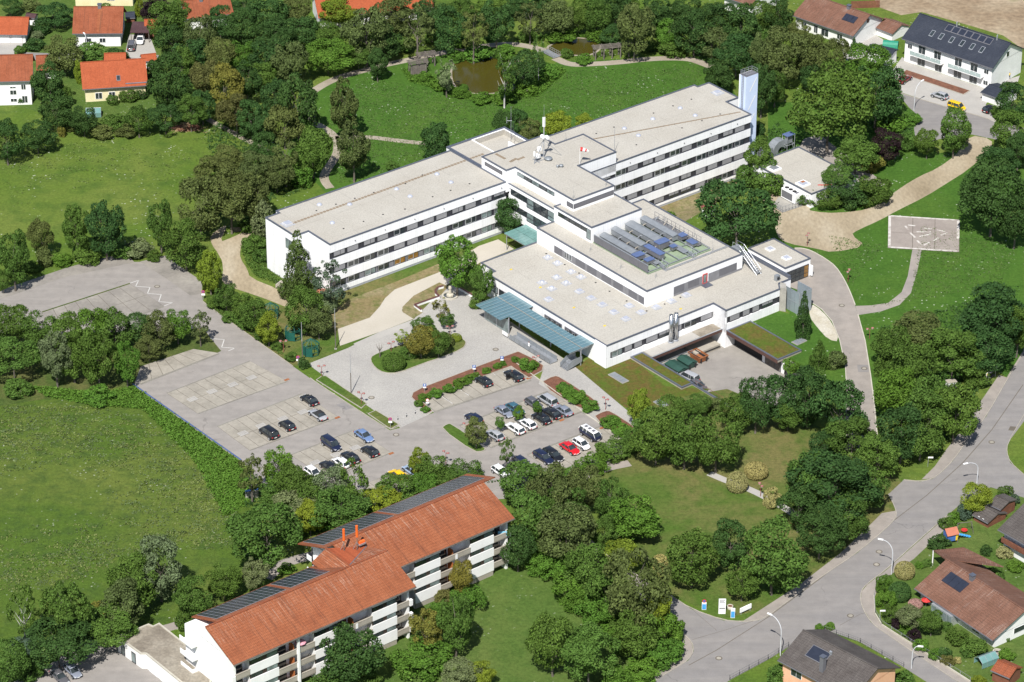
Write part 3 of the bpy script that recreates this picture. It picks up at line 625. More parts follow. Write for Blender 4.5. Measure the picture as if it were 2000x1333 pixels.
# north bay with sunken terrace
P = [(26.5, 43.4), (42.39, 43.4), (42.39, 56.0), (26.5, 56.0)]
MB().prism(P, 0, HW-.02, bottom=False, top=False).build('north_bay_wall', M['white'], hosp)
ring(MB(), offset(P, -.5), offset(P, .07), HW-.14, HW+.08).build('coping', M['coping'], hosp)
T = [(33.2, 46.5), (41.6, 46.5), (41.6, 55.2), (33.2, 55.2)]
mb = MB().poly([(x, y, HW-1.35) for x, y in T])
for i in range(4):
    a, b = T[i], T[(i+1) % 4]; mb.poly([(a[0], a[1], HW-1.35), (a[0], a[1], HW-.12), (b[0], b[1], HW-.12), (b[0], b[1], HW-1.35)])
mb.build('terrace_floor', M['gravelroof'], hosp)
ring(MB(), T, offset(ccw(T), .3), HW-.1, HW-.02).build('terrace_edge', M['smooth_white'], hosp)
mb = MB().box(26.7, 33.0, 43.4, 55.8, HW-.3, HW-.12).box(33.0, 41.9, 43.4, 46.3, HW-.3, HW-.12)
mb.build('north_bay_roof', M['gravelroof'], hosp)
MB().box(36.6, 36.9, 44.0, 47.5, HW-.1, HW+1.5).build('screen_wall', M['smooth_white'], hosp)
# east wing
cell('east_wing', [(39.7, 27.52+FS), (88.64, 27.52+FS), (88.64, 35.6), (92.15, 35.6), (92.15, 45.48), (88.79, 45.48), (88.79, 46.57), (39.7, 46.57)], -3.2, HW, hosp, inset=[(39.7, 27.52), (88.64, 27.52), (88.64, 35.6), (92.15, 35.6), (92.15, 45.48), (88.79, 45.48), (88.79, 46.57), (39.7, 46.57)])
# upper centre block and what it stands on
CENT = [(26.3, 43.45), (26.3, 35.12), (28.7, 35.12), (28.7, 15.76), (39.66, 15.76), (39.66, 27.52), (50.09, 27.52), (50.09, 38.55), (42.33, 38.55), (42.33, 43.45)]
cell('centre_block', CENT, HW-2.5, H4, hosp)
MB().box(28.75, 39.6, 15.8, 43, 0, HW-2.4).build('centre_core', M['white'], hosp)
# corridor front facing the courtyard (west face of the centre block)
MB().box(27.25, 28.72, 19.97, 35.3, 0, 11.3).build('corridor_wall', M['white'], hosp)
MB().box(26.97, 28.69, 19.97, 35.19, 11.28, 11.36).build('corridor_roof', M['gravelroof'], hosp)
MB().box(26.88, 27.12, 19.97, 35.19, 11.30, 11.46).build('coping', M['coping'], hosp)
for z0, z1 in ((10.45, 11.3), (7.05, 8.0), (3.6, 4.75)):
    MB().box(26.97, 27.3, 19.97, 35.19, z0, z1).build('spandrel', M['white'], hosp)
def glazed(x, y0, y1, z0, z1, n, parent, tall=False):
    for i in range(n):
        a = y0+(y1-y0)*i/n; b = y0+(y1-y0)*(i+1)/n
        mb = MB().box(x-.06, x+.1, a, a+.09, z0, z1).box(x-.06, x+.1, b-.09, b, z0, z1).box(x-.06, x+.1, a+.09, b-.09, z0, z0+.12).box(x-.06, x+.1, a+.09, b-.09, z1-.1, z1)
        if tall: mb.box(x-.06, x+.1, a+.09, b-.09, z0+.95, z0+1.05)
        f = mb.build('window', M['anthracite'], parent)
        MB().box(x+.02, x+.05, a+.09, b-.09, z0+.12, z1-.1).build('pane', M['glass'] if not tall or i % 3 else M['glass2'], f)
glazed(27.15, 19.98, 29.2, 8.02, 10.44, 4, hosp, True); glazed(27.15, 29.25, 34.6, 8.9, 10.44, 2, hosp)
MB().box(27.0, 27.3, 29.25, 35.19, 8.0, 8.88).build('spandrel', M['white'], hosp)
glazed(27.15, 19.98, 29.2, 4.77, 7.03, 4, hosp, True); glazed(27.15, 29.25, 34.6, 5.5, 7.03, 2, hosp)
MB().box(27.0, 27.3, 29.25, 35.19, 4.75, 5.48).build('spandrel', M['white'], hosp)
glazed(27.15, 20.5, 34.6, 1.0, 3.55, 6, hosp, True)
# stepped blocks towards the front
cell('upper_step', [(26.97, 7.78), (40.44, 7.78), (40.44, 19.97), (26.97, 19.97)], H1, H2C, hosp)
cell('middle_step', [(22.41, -15.12), (48.15, -15.12), (48.15, 16.18), (40.5, 16.18), (40.5, 19.9), (22.41, 19.9)], -2.6, H2, hosp)
LOW = [(5.92, 15.53), (5.92, -22.46+FS), (33.88, -22.46+FS), (33.88, -26.27+FS), (48.43, -26.27+FS), (49.9, -24.4), (53.15, -24.4), (53.15, -10.6), (44, -10.6), (44, 4), (23.5, 4), (23.5, 20.17), (7.81, 20.17), (7.81, 15.53)]
cell('low_block', LOW, 0, H1, hosp, inset=[(x, y-FS) if abs(y-(-22.46+FS)) < .01 or abs(y-(-26.27+FS)) < .01 else (x, y) for x, y in LOW])
MB().box(15.1, 34.3, -22.15, -20, -3.6, .02).build('basement_wall', M['smooth_white'], hosp)
MB().box(53.02, 53.5, -24.0, -10.6, H1-.1, H1+.5).build('gutter_wall', M['coping'], hosp)
MB().prism(ccw([(48.5, -26.2), (50.1, -24.5), (50.6, -25.6), (49.2, -27.4)]), 0, H1+.25).build('end_wall', M['concrete'], hosp)
# ---- window bands with individual windows
WH = 1.5
wmesh = {}
def window_at(x0, wid, y, z0, kind, parent, hgt=WH, face='y'):
    """window in a front facing -y (face 'y') or -x (face 'x')"""
    key = (round(wid, 2), kind, round(hgt, 2))
    if key not in wmesh:
        w, h = wid, hgt; t = .07
        f = MB().box(0, t, 0, .1, 0, h).box(w-t, w, 0, .1, 0, h).box(t, w-t, 0, .1, 0, t).box(t, w-t, 0, .1, h-t, h)
        if kind != 'shutter': f.box(w*.58, w*.58+.08, 0, .1, t, h-t)
        fm = f.mesh('window'); fm.materials.append(M['anthracite'] if kind != 'open' else M['alu'])
        if kind == 'shutter':
            s = MB()
            n = 9; hh = (h-2*t-.12)
            for i in range(n): s.box(t, w-t, .02+(.012 if i % 2 else 0), .06, t+.1+hh*i/n, t+.1+hh*(i+1)/n)
            sm = s.mesh('shutter'); sm.materials.append(M['shutter'])
        elif kind == 'half' or kind == 'low':
            s = MB(); n = 5; hh = (h-2*t); fq = .55 if kind == 'half' else .22
            for i in range(n): s.box(t, w-t, .02+(.012 if i % 2 else 0), .06, t+hh*fq+hh*(1-fq)*i/n, t+hh*fq+hh*(1-fq)*(i+1)/n)
            sm = s.mesh('shutter'); sm.materials.append(M['shutter'])
        else: sm = None
        pm = MB().box(t, w-t, .06, .08, t, h-t).mesh('pane'); pm.materials.append(M[{'curtain': 'glass2', 'ochre': 'glass3'}.get(kind, 'glass')])
        sa = MB(); a0, a1 = (t+.02, w*.58-.02) if wid*10 % 2 < 1.5 else (w*.58+.1, w-t-.02)
        e = .09; sa.box(a0, a0+e, -.03, .07, t+.02, h-t-.02).box(a1-e, a1, -.03, .07, t+.02, h-t-.02).box(a0+e, a1-e, -.03, .07, t+.02, t+.02+e).box(a0+e, a1-e, -.03, .07, h-t-.02-e, h-t-.02)
        sam = sa.mesh('sash'); sam.materials.append(M['alu'])
        wmesh[key] = (fm, sm, pm, sam)
    fm, sm, pm, sam = wmesh[key]
    o = put('window', fm, parent, (x0, y, z0) if face == 'y' else (y, x0+wid, z0), 0 if face == 'y' else -math.pi/2)
    if kind != 'shutter': put('pane', pm, o)
    if kind in ('glass', 'curtain', 'ochre', 'open'): put('sash', sam, o)
    if sm: put('shutter', sm, o)
    return o
def front_bands(x0, x1, y, rows, starts, kinds, ztop, zbot, parent, plinth=None):
    """rows: z of window sills from top; white spandrels between"""
    zs = ztop-.02
    for r, z in enumerate(rows):
        MB().box(x0, x1, y, y+FS+.02, z+WH, zs).build('spandrel', M['white'], parent)
        MB().box(x0+.02, x1-.02, y+FS-.06, y+FS+.03, z+.002, z+WH-.002).build('panel_band', M['anthracite' if r < len(rows)-1 or plinth != 'grey' else 'midgrey'], parent)
        MB().box(x0, x1, y+.04, y+FS, z-.0, z+.06).build('sill', M['coping'], parent)
        k = 0
        for s in starts:
            for dx in (0, 3.42):
                kd = kinds[r][k % len(kinds[r])]; k += 1
                window_at(s+dx, 2.87, y+FS-.2, z+.07, {'s': 'shutter', 'g': 'glass', 'h': 'half', 'c': 'curtain', 'o': 'ochre', 'w': 'open', 'q': 'low'}[kd], parent, WH-.12)
        zs = z-.002
    MB().box(x0, x1, y, y+FS+.02, zbot+.5, zs).build('spandrel', M['white'], parent)
    MB().box(x0+.02, x1-.02, y+.06, y+FS+.02, zbot-.4, zbot+.5).build('plinth', M['plinth'], parent)
front_bands(-19.3, 26.3, 35.19, (8.42, 5.0, 1.6), [-18.4+7.62*i for i in range(6)], ('qsqsgsssqsqh', 'swgwssssgwcc', 'ggcgooccggcg'), HW, 0, hosp, 'grey')
front_bands(40.6, 88.64, 27.52, (8.5, 5.12, 1.72, -1.68), [42.4+7.64*i for i in range(6)], ('sqwsqswsgsqs', 'shwgswhgwgwg', 'ssqssssqssss', 'ssgcgshhsggs'), HW, -2.7, hosp)
# low block, front right: windows
def plain_row(x0, x1, y, z, wins, zt, zb, parent, face='y', wmat='white'):
    def bx(a, b, z0, z1, d0=0, d1=FS+.02): return MB().box(a, b, y+d0, y+d1, z0, z1) if face == 'y' else MB().box(y+d0, y+d1, a, b, z0, z1)
    bx(x0, x1, z+WH, zt).build('spandrel', M[wmat], parent); bx(x0, x1, zb, z).build('spandrel', M[wmat], parent)
    bx(x0+.01, x1-.01, z+.002, z+WH-.002, FS-.06, FS+.03).build('panel_band', M['anthracite'], parent)
    e = x0
    for a, w, kd in wins: window_at(a, w, y+FS-.2, z+.06, {'s': 'shutter', 'g': 'glass', 'h': 'half', 'c': 'curtain', 'w': 'open'}[kd], parent, WH-.12, face)
    return
plain_row(6.9, 33.88, -22.46, 1.75, [(7.2, 2.9, 'c'), (10.6, 2.0, 's'), (13.1, 2.1, 's'), (16.2, 3.1, 's'), (19.6, 3.2, 'h'), (23.2, 2.4, 's'), (26.2, 3.2, 'g'), (30.6, 3.1, 's')], H1-.02, 0, hosp)
MB().box(5.92, 6.9, -22.46, -22.1, 0, H1-.02).build('corner_panel', M['white'], hosp)
plain_row(33.88, 48.43, -26.27, 1.9, [(35.0, 2.7, 's'), (38.5, 1.9, 's'), (41.1, 1.9, 's'), (43.7, 3.0, 'h')], H1-.02, -3.6 if False else 0, hosp)
MB().box(33.88, 34.2, -26.27, -22.2, -3.54, H1-.02).build('corner_panel', M['white'], hosp)
MB().box(33.9, 37.5, -26.26, -25.9, -3.54, .0).build('column_wall', M['white'], hosp)
# west face of the low block above the canopy
MB().box(5.72, 5.95, -22.46, -19.0, 0, H1-.02).build('cladding_panel', M['white'], hosp)
for y0, y1, kd in ((8.8, 11.6, 'glass'), (12.0, 14.6, 'curtain')): window_at(y0, y1-y0, 5.78, 1.9, kd, hosp, 1.4, 'x')
for y0, y1 in ((-3.2, -8.6), (-9.6, -13.8)):
    MB().box(5.74, 5.93, y1, y0, 2.2, 3.85).build('panel_band', M['louvre'], hosp)
for a in (-8.4, -6.8, -5.2, -13.6, -11.8): window_at(a, 1.5, 5.64, 2.3, 'glass', hosp, 1.45, 'x')
# middle step: slate window panels on both fronts
def panels(face, c, spans, z0, z1, parent):
    for a, b, m in spans:
        q = MB().box(a, b, c-.05, c+.05, z0, z1) if face == 'y' else MB().box(c-.05, c+.05, a, b, z0, z1)
        q.build('louvre_panel' if m == 'louvre' else 'grey_panel', M[m], parent)
sp = []; y = 14.2
for wd, m in ((2.6, 'louvre'), (.8, 'midgrey'), (2.4, None), (1.2, 'midgrey'), (3.0, 'louvre'), (.7, 'midgrey'), (3.0, 'louvre'), (1.6, 'midgrey'), (3.0, 'louvre'), (.7, 'midgrey'), (3.0, 'louvre'), (1.8, 'midgrey'), (2.6, 'louvre'), (.6, 'midgrey'), (2.6, 'louvre')):
    if m: sp.append((y-wd, y, m))
    else: win0 = (y-wd, y)
    y -= wd
sp = [(max(a, -14.4), b, m) for a, b, m in sp if b > -14.4]
panels('x', 22.41, sp, H1+.12, H1+1.75, hosp)
MB().box(22.36, 22.46, win0[0], win0[1], H1+.12, H1+.4).build('grey_panel', M['midgrey'], hosp)
for i in range(3): window_at(win0[0]+.8*i, .78, 22.3, H1+.4, 'open', hosp, 1.35, 'x')
panels('y', -15.12, [(29.6, 32.4, 'louvre'), (32.4, 33.4, 'midgrey'), (33.4, 36.4, 'louvre'), (36.4, 37.2, 'midgrey'), (38.9, 41.8, 'midgrey'), (41.8, 46.6, 'louvre')], H1+.35, H1+2.0, hosp)
MB().box(29.6, 48.0, -15.19, -15.1, H1-.1, H1+.33).build('plinth', M['midgrey'], hosp)
dr = MB().box(37.3, 37.5, -15.2, -15.05, H1+.1, H1+2.3).box(38.4, 38.6, -15.2, -15.05, H1+.1, H1+2.3).box(37.5, 38.4, -15.2, -15.05, H1+2.15, H1+2.3).box(37.5, 38.4, -15.2, -15.05, H1+.1, H1+.25).build('door', M['red'], hosp)
MB().box(37.5, 38.4, -15.14, -15.08, H1+.25, H1+2.15).build('pane', M['glass2'], dr)
MB().box(36.9, 39.0, -16.6, -15.2, H1-.11, H1-.02).build('door_step', M['coping'], hosp)
# strip windows in the upper blocks
def strip_win(face, c, a, b, z0, z1, n, parent, mats=('glass',)):
    fr = (MB().box(a, b, c-.04, c+.05, z0, z1) if face == 'y' else MB().box(c-.04, c+.05, a, b, z0, z1)).build('window', M['anthracite'], parent)
    for i in range(n):
        s = a+(b-a)*i/n+.12; e = a+(b-a)*(i+1)/n-.12
        (MB().box(s, e, c-.07, c-.03, z0+.12, z1-.1) if face == 'y' else MB().box(c-.07, c-.03, s, e, z0+.12, z1-.1)).build('pane', M[mats[i % len(mats)]], fr)
strip_win('x', 26.3, 36.4, 42.4, 13.0, 13.85, 1, hosp, ('louvre',))
strip_win('x', 28.7, 22.0, 34.4, 13.0, 13.9, 5, hosp, ('glass2', 'glass'))
strip_win('x', 28.7, 15.9, 17.9, 12.55, 13.6, 1, hosp, ('louvre',)); strip_win('y', 15.76, 28.75, 39.55, 12.55, 13.6, 1, hosp, ('louvre',))
strip_win('x', 26.97, 9.0, 18.6, 10.4, 11.35, 5, hosp, ('glass',)); strip_win('x', 26.97, 8.0, 9.4, 9.0, 11.35, 1, hosp, ('glass2',))
# west end window, east end windows, side marks
strip_win('x', -22.73, 43.0, 46.0, 8.0, 10.2, 2, hosp, ('glass2',)); strip_win('x', -22.73, 43.0, 46.0, 4.6, 6.6, 2, hosp, ('glass2',))
for z in (8.5, 5.12, 1.72): MB().box(88.6, 88.72, 27.9, 29.6, z, z+WH).build('window', M['glass'], hosp)
# roof furniture of the hospital: domes, square lights, drains, stepping slabs
dome_m = MB().lathe([(0, .42), (.28, .38), (.42, .28), (.5, .16), (.56, .12), (.56, 0)], 12).mesh('dome_light'); dome_m.materials.append(M['dome'])
curb_m = MB().box(-.62, .62, -.62, .62, 0, .3).mesh('curb'); curb_m.materials.append(M['curb'])
sq_m = MB().box(-.5, .5, -.5, .5, .3, .42).mesh('glazing'); sq_m.materials.append(M['dome'])
flash_m = MB().box(-.88, .88, -.88, .88, 0, .03).mesh('flashing'); flash_m.materials.append(M['plinth'])
sump_m = MB().tube((0, 0, 0), (0, 0, .06), .2, n=8).mesh('roof_drain'); sump_m.materials.append(M['dark'])
def loc_uw(px, py, z):
    p = site(px, py, z); return p.dot(EU), p.dot(EW)
def roof_dome(px, py, z, square=False, flash=False, smalls=1.0):
    u, w = loc_uw(px, py, z)
    if flash or square:
        f = put('roof_light', flash_m, hosp, (u, w, z-.115)); f.scale = (smalls, smalls, 1)
        put('curb', curb_m, f)
        g = put('glazing', sq_m if square else dome_m, f)
        if not square: g.location = (0, 0, .3); g.scale = (.95, .95, .8)
    else:
        f = put('roof_light', dome_m, hosp, (u, w, z-.12)); f.scale = (1.05, 1.05, 1)
for p in ((624,399.5),(649,435),(683,399),(774.5,369),(801,383.5),(853.5,340),(881,356)): roof_dome(*p, HW)
for p in ((1219.5,250.5),(1247,264.5),(1275,232),(1328.5,211),(1358,225.5)): roof_dome(*p, HW)
for p in ((561.5,437),(1401.5,181)): roof_dome(*p, HW, True, smalls=1.35)
for p in ((1070,503),(1089,514),(1115.5,530.5),(1135,541),(1087.5,541.5),(1059,552),(1106,553),(1077.5,563.5)): roof_dome(*p, H1, False, True)
for p in ((1071.5,584.5),(1132,569),(1154.5,582),(1176.5,595),(1199,609.5),(1222.5,622.5),(1229,597),(1252.5,610),(1282,600),(1311.5,588),(1340.5,576)): roof_dome(*p, H1, True)
for p in ((618,411),(656,398.5),(693,387),(730,375.5),(792,358.5),(825,341.5),(671,446),(710,432),(748,418.5),(791,408),(845,384),(880,371.5),(917,358.5)): put('roof_drain', sump_m, hosp, (*loc_uw(*p, HW), HW-.12))
for p in ((1164.5,260.5),(1199,248),(1276.5,220.5),(1314.5,206.5),(1350.5,193.5),(1243,282.5),(1332,249.5),(1371,235.5),(1406.5,222.5)): put('roof_drain', sump_m, hosp, (*loc_uw(*p, HW), HW-.12))
for p in ((1067,495),(1103,516.5),(1131,533),(1163.5,551.5),(1190.5,568.5),(1224,587.5),(1263,607),(1298,593.5),(1329,580.5)): put('roof_drain', sump_m, hosp, (*loc_uw(*p, H1), H1-.12))
slab_m = MB().box(-.3, .3, -.3, .3, 0, .07).mesh('roof_paver'); M['paver'] = plain('tan_roof_paver', (.22, .17, .12), .9); slab_m.materials.append(M['paver'])
def pavers(a, b, n, z):
    p = Vector(loc_uw(*a, z)); q = Vector(loc_uw(*b, z))
    for i in range(n): r = p.lerp(q, i/(n-1)); put('roof_paver', slab_m, hosp, (r.x, r.y, z-.12), 0)
pavers((571,436),(942,301), 62, HW)
long_m = MB().box(-.75, .75, -.16, .16, 0, .07).mesh('roof_paver'); long_m.materials.append(M['paver'])
p = Vector(loc_uw(1160, 271, HW)); q = Vector(loc_uw(1440, 219.5, HW)); an = math.atan2(q.y-p.y, q.x-p.x)
for i in range(27): r = p.lerp(q, i/26); put('roof_paver', long_m, hosp, (r.x, r.y, HW-.12), an)
pavers((970,301),(985,309), 5, H4); pavers((998,315),(1007,310), 4, H4); pavers((1012,311),(1022,307), 3, H4)
for p in ((998,526),(1055.5,561),(1121,600.5),(1181,636),(1329.5,603)): MB().box(-.25, .25, -.15, .15, 0, .1).build('marker_block', M['yellow'], hosp, loc=(*loc_uw(*p, H1), H1-.12))
# overflow spouts on the parapets
sp_m = MB().tube((0, .1, 0), (0, -.12, 0), .09, n=6).mesh('spout'); sp_m.materials.append(M['dark'])
for i in range(6): put('spout', sp_m, hosp, (-13+7.62*i, 35.15, HW-1.1))
for i in range(5): put('spout', sp_m, hosp, (54+7.64*i, 27.48, HW-1.1))
# pale blue escape tower at the east end
tw = MB().box(88.95, 92.45, 29.9, 31.95, -3, 19.8).build('stair_tower', M['pale_blue'], hosp); tag(tw, 'tall narrow pale blue tower with three slanted white stripes')
MB().box(88.98, 92.42, 29.93, 31.92, 19.8, 19.86).build('tower_roof', M['louvre'], tw)
for k in range(3):
    z = 18.9-4.3*k
    MB().poly([(90.0, 29.86, z-2.8), (90.25, 29.86, z-2.9), (92.1, 29.86, z+.05), (91.85, 29.86, z+.15)]).build('white_stripe', M['smooth_white'], tw) if k == 0 else MB().poly([(89.75, 29.86, z-2.8), (90.0, 29.86, z-2.9), (91.85, 29.86, z+.05), (91.6, 29.86, z+.15)]).build('white_stripe', M['smooth_white'], tw)
mb = MB()
for x in (89.05, 90.2, 91.3, 92.35):
    for y in (30.0, 31.85): mb.tube((x, y, 19.8), (x, y, 20.9), .04, n=5)
for z in (20.4, 20.9):
    mb.tube((89.05, 30, z), (89.05, 31.85, z), .04, n=5).tube((92.35, 30, z), (92.35, 31.85, z), .04, n=5).tube((89.05, 31.85, z), (92.35, 31.85, z), .04, n=5)
    if z < 20.8: mb.tube((89.05, 30, z), (92.35, 30, z), .03, n=5)
mb.build('railing', M['steel'], tw)
mb = MB()
for y in (30.6, 31.1): mb.tube((88.8, y, 2), (88.8, y, 20.6), .05, n=5)
for i in range(45): mb.tube((88.8, 30.6, 2.2+.4*i), (88.8, 31.1, 2.2+.4*i), .025, n=4)
mb.build('ladder', M['louvre'], tw)
MB().box(88.9, 92.5, 31.95, 32.1, -3, 19.8).build('tower_fin', M['smooth_white'], tw)
M['bar'] = plain('pale_glazing_bar', (.24, .33, .36), .5)
# ---- glass entrance canopy on steel posts
can = thing('entrance_canopy', 'long blue-green glass entrance canopy on steel posts at the low block', 'canopy', UW(2, -5), YAW)
def canopy_panes(x0, x1, y0, y1, step, z, zs, parent, off, mats, xsplit=None):
    n = max(1, round(abs(y1-y0)/step))
    xs = [x0]+(xsplit or [])+[x1]
    for i in range(n):
        a = y0+(y1-y0)*i/n; b = y0+(y1-y0)*(i+1)/n
        for j in range(len(xs)-1):
            g = .025
            za = z+zs*(xs[j]-x0); zb = z+zs*(xs[j+1]-x0)
            lo, hi = min(a, b)+g, max(a, b)-g; xa, xb = xs[j]+g-off[0], xs[j+1]-g-off[0]
            mb = MB(); v = [(xa, lo-off[1], za), (xb, lo-off[1], zb), (xb, hi-off[1], zb), (xa, hi-off[1], za)]
            mb.v = v+[(p[0], p[1], p[2]+.04) for p in v]; mb.f = [(3, 2, 1, 0), (4, 5, 6, 7), (0, 1, 5, 4), (1, 2, 6, 5), (2, 3, 7, 6), (3, 0, 4, 7)]
            mb.build('glass_pane', M[mats], parent)
O = (2, -5)
canopy_panes(2.8, 5.86, 8.3, .5, 1.1, 3.9, .02, can, O, 'teal'); canopy_panes(2.8, 4.75, .5, -14.3, 1.1, 3.9, .02, can, O, 'teal'); canopy_panes(2.8, 5.86, -14.3, -18.6, 1.1, 3.9, .02, can, O, 'teal')
canopy_panes(-2.75, 2.76, 8.3, .4, 1.1, 3.8, .018, can, O, 'teal', [0.0]); canopy_panes(-.45, 2.76, .4, -18.6, 1.1, 3.84, .018, can, O, 'teal')
fr = MB()
for x in (2.78, .0):
    fr.box(x-.06-O[0], x+.06-O[0], -18.6-O[1], 8.3-O[1], 3.62, 3.86)
for i in range(25):
    y = 8.2-i*1.115; fr.box(-.4-O[0], 4.7-O[0], y-.03-O[1], y+.03-O[1], 3.66, 3.78)
fr.build('frame', M['steel'], can)
bars = MB()
for i in range(26):
    y = 8.3-i*1.076-O[1]
    x0 = -2.75 if y+O[1] > .3 else -.45
    bars.box(x0-O[0], (5.86 if y+O[1] > .4 or y+O[1] < -14.2 else 4.75)-O[0], y-.05, y+.05, 3.985, 4.0)
bars.build('glazing_bars', M['bar'], can)
MB().box(2.76-O[0], 2.84-O[0], -18.6-O[1], 8.3-O[1], 3.99, 4.03).build('ridge_strip', M['balcony'], can)
for x, y in ((2.7, -18.4), (-.6, .3), (-.6, 8.0), (-.6, 4.2), (2.7, -9), (4.6, -9), (2.7, 1), (2.7, 8)):
    MB().tube((x-O[0], y-O[1], 0), (x-O[0], y-O[1], 3.7), .13, n=8).build('post', M['steel'], can)
for y0, y1 in ((8.0, 4.3), (4.1, .4)): MB().box(-.66-O[0], -.6-O[0], y1-O[1], y0-O[1], .1, 3.2).build('glass_screen', M['glass2'], can)
# rear courtyard canopy
can2 = thing('courtyard_canopy', 'sea-green glass canopy over the courtyard door in the inner corner', 'canopy', UW(24, 26), YAW)
canopy_panes(21.0, 23.9, 29.2, 21.2, 1.0, 3.9, .02, can2, (24, 26), 'teal2'); canopy_panes(23.94, 26.9, 29.2, 21.2, 1.0, 3.95, .02, can2, (24, 26), 'teal2')
f2 = MB()
for x in (21.2, 23.9): f2.box(x-.06-24, x+.06-24, 21.2-26, 29.2-26, 3.64, 3.85)
f2.build('frame', M['steel'], can2)
for x, y in ((21.3, 22.4), (21.3, 28.6)): MB().tube((x-24, y-26, 0), (x-24, y-26, 3.7), .1, n=8).build('post', M['steel'], can2)
# steel access ramp and stairs under the canopy
rm = thing('access_ramp', 'grey galvanised access ramp with panelled railings under the entrance canopy', 'ramp', UW(0, -8), YAW)
R0 = (0, -8)
MB().box(-1.9, .0, .5-7, 6.8, .15, .3).build('deck', M['steel'], rm)
for i in range(8): MB().box(-2.0, -1.94, -6.4+i*1.6, -4.9+i*1.6, .25, 1.25).build('railing_panel', M['duct'], rm)
for i in range(8): MB().box(-.1, -.04, -6.4+i*1.6, -4.9+i*1.6, .25, 1.25).build('railing_panel', M['duct'], rm)
MB().box(-2.03, -1.99, 6.9, 8.6, .4, 1.25).build('banner', M['smooth_white'], rm)
MB().box(.4, 2.9, -10.5, -8.6, 1.0, 1.15).build('landing', M['steel'], rm)
for i in range(6): MB().box(-.9+i*.22, -.68+i*.22, -10.4, -8.7, .1+i*.16, .18+i*.16).build('step', M['steel'], rm)
for y in (-10.6, -8.55):
    mb = MB(); mb.v = [(-1.0, y, .1), (2.9, y, .9), (2.9, y, 2.1), (.6, y, 2.1), (-1.0, y, 1.1), (-1.0, y+.05, .1), (2.9, y+.05, .9), (2.9, y+.05, 2.1), (.6, y+.05, 2.1), (-1.0, y+.05, 1.1)]
    mb.f = [(0, 1, 2, 3, 4), (9, 8, 7, 6, 5), (0, 5, 6, 1), (1, 6, 7, 2), (2, 7, 8, 3), (3, 8, 9, 4), (4, 9, 5, 0)]
    mb.build('railing_panel', M['duct'], rm)
# ------------------------------------------------------------------ roof plant of the hospital
def at_uw(u, w, z): return UW(u, w, z)
TR = H2-.12
tray = thing('plant_platform', 'green roof tray with grey steel grid carrying the rooftop ventilation plant', 'platform', UW(36, -1, TR), YAW)
MB().box(-8.7, 8.2, -8.8, 8.6, 0, .25).build('tray', M['tray'], tray)
for i in range(7): MB().box(-8.6+i*2.75, -8.45+i*2.75, -8.7, 8.5, .55, .7).build('beam', M['steel'], tray)
for i in range(5): MB().box(-8.6, 8.1, -8.6+i*4.1, -8.45+i*4.1, .4, .54).build('beam', M['steel'], tray)
for i in range(5):
    for j in range(3): MB().box(-8.4+i*4.1, -8.2+i*4.1, -8.5+j*8, -8.3+j*8, .25, .55).build('foot', M['steel'], tray)
for x0, x1 in ((-5.6, -4.4), (-2.3, -.9), (1.9, 3.4), (6.3, 7.4)):
    for j in range(3): MB().box(x0, x1, -2.5+j*3.6, 1.0+j*3.6, .72, .76).build('grating', M['louvre'], tray)
for k in range(16):
    x = (-5.2, -1.6, 2.6, 6.8)[k % 4]; y = -3+k*.68; MB().tube((x, y, .76), (x+.5, y, 1.3), .1, n=6).tube((x+.5, y, 1.3), (x+1.1, y, 1.3), .1, n=6).build('pipe', M['balcony' if k % 3 else 'steel'], tray)
scn = thing('screen_panel', 'long grey louvred screen along the near side of the rooftop plant', 'screen', UW(27.25, -1.2, TR), YAW)
for i in range(6): MB().box(-.06, .06, -8.6+i*2.85, -8.6+i*2.85+2.8, .45, 2.1).build('panel', M['louvre'], scn)
MB().box(-.1, .1, -8.65, 8.5, 2.1, 2.16).build('top_rail', M['steel'], scn)
for i in range(4): MB().tube((.1, -8+i*5.4, 0), (.1, -8+i*5.4, 2.1), .06, n=6).build('post', M['steel'], scn)
def gear(name, label, cat, u, w, z=TR+.7): return thing(name, label, cat, UW(u, w, z), YAW, None)
def long_unit(u, y0, y1, wd, hg, label, roof='duct', body='duct'):
    o = thing('ventilation_unit', label, 'ventilation unit', UW(u, (y0+y1)/2, TR+.72), YAW)
    h = (y1-y0)/2
    n = max(2, round(2*h/1.9))
    for i in range(n):
        a = -h+2*h*i/n; b = -h+2*h*(i+1)/n
        MB().box(-wd/2, wd/2, a+.02, b-.02, 0, hg).build('casing', M[body], o)
    mb = MB(); r = wd/2+.14
    mb.v = [(-r, -h-.1, hg), (r*.35, -h-.1, hg+.3), (r, -h-.1, hg), (-r, h+.1, hg), (r*.35, h+.1, hg+.3), (r, h+.1, hg)]
    mb.f = [(0, 1, 4, 3), (1, 2, 5, 4), (0, 2, 1), (3, 4, 5), (0, 3, 5, 2)]
    mb.build('lid', M[roof], o); return o
long_unit(29.3, -3.2, 7.0, 1.7, 1.0, 'long grey ventilation duct unit next to the louvred screen')
long_unit(32.6, -2.2, 7.3, 1.5, 1.25, 'long grey ventilation unit, second from the louvred screen')
long_unit(36.6, -2.4, 7.2, 2.2, 1.25, 'widest long grey ventilation unit in the middle of the roof plant')
long_unit(40.6, -3.0, 7.4, 1.6, 1.1, 'long grey ventilation unit beside the tall railing of the roof plant')
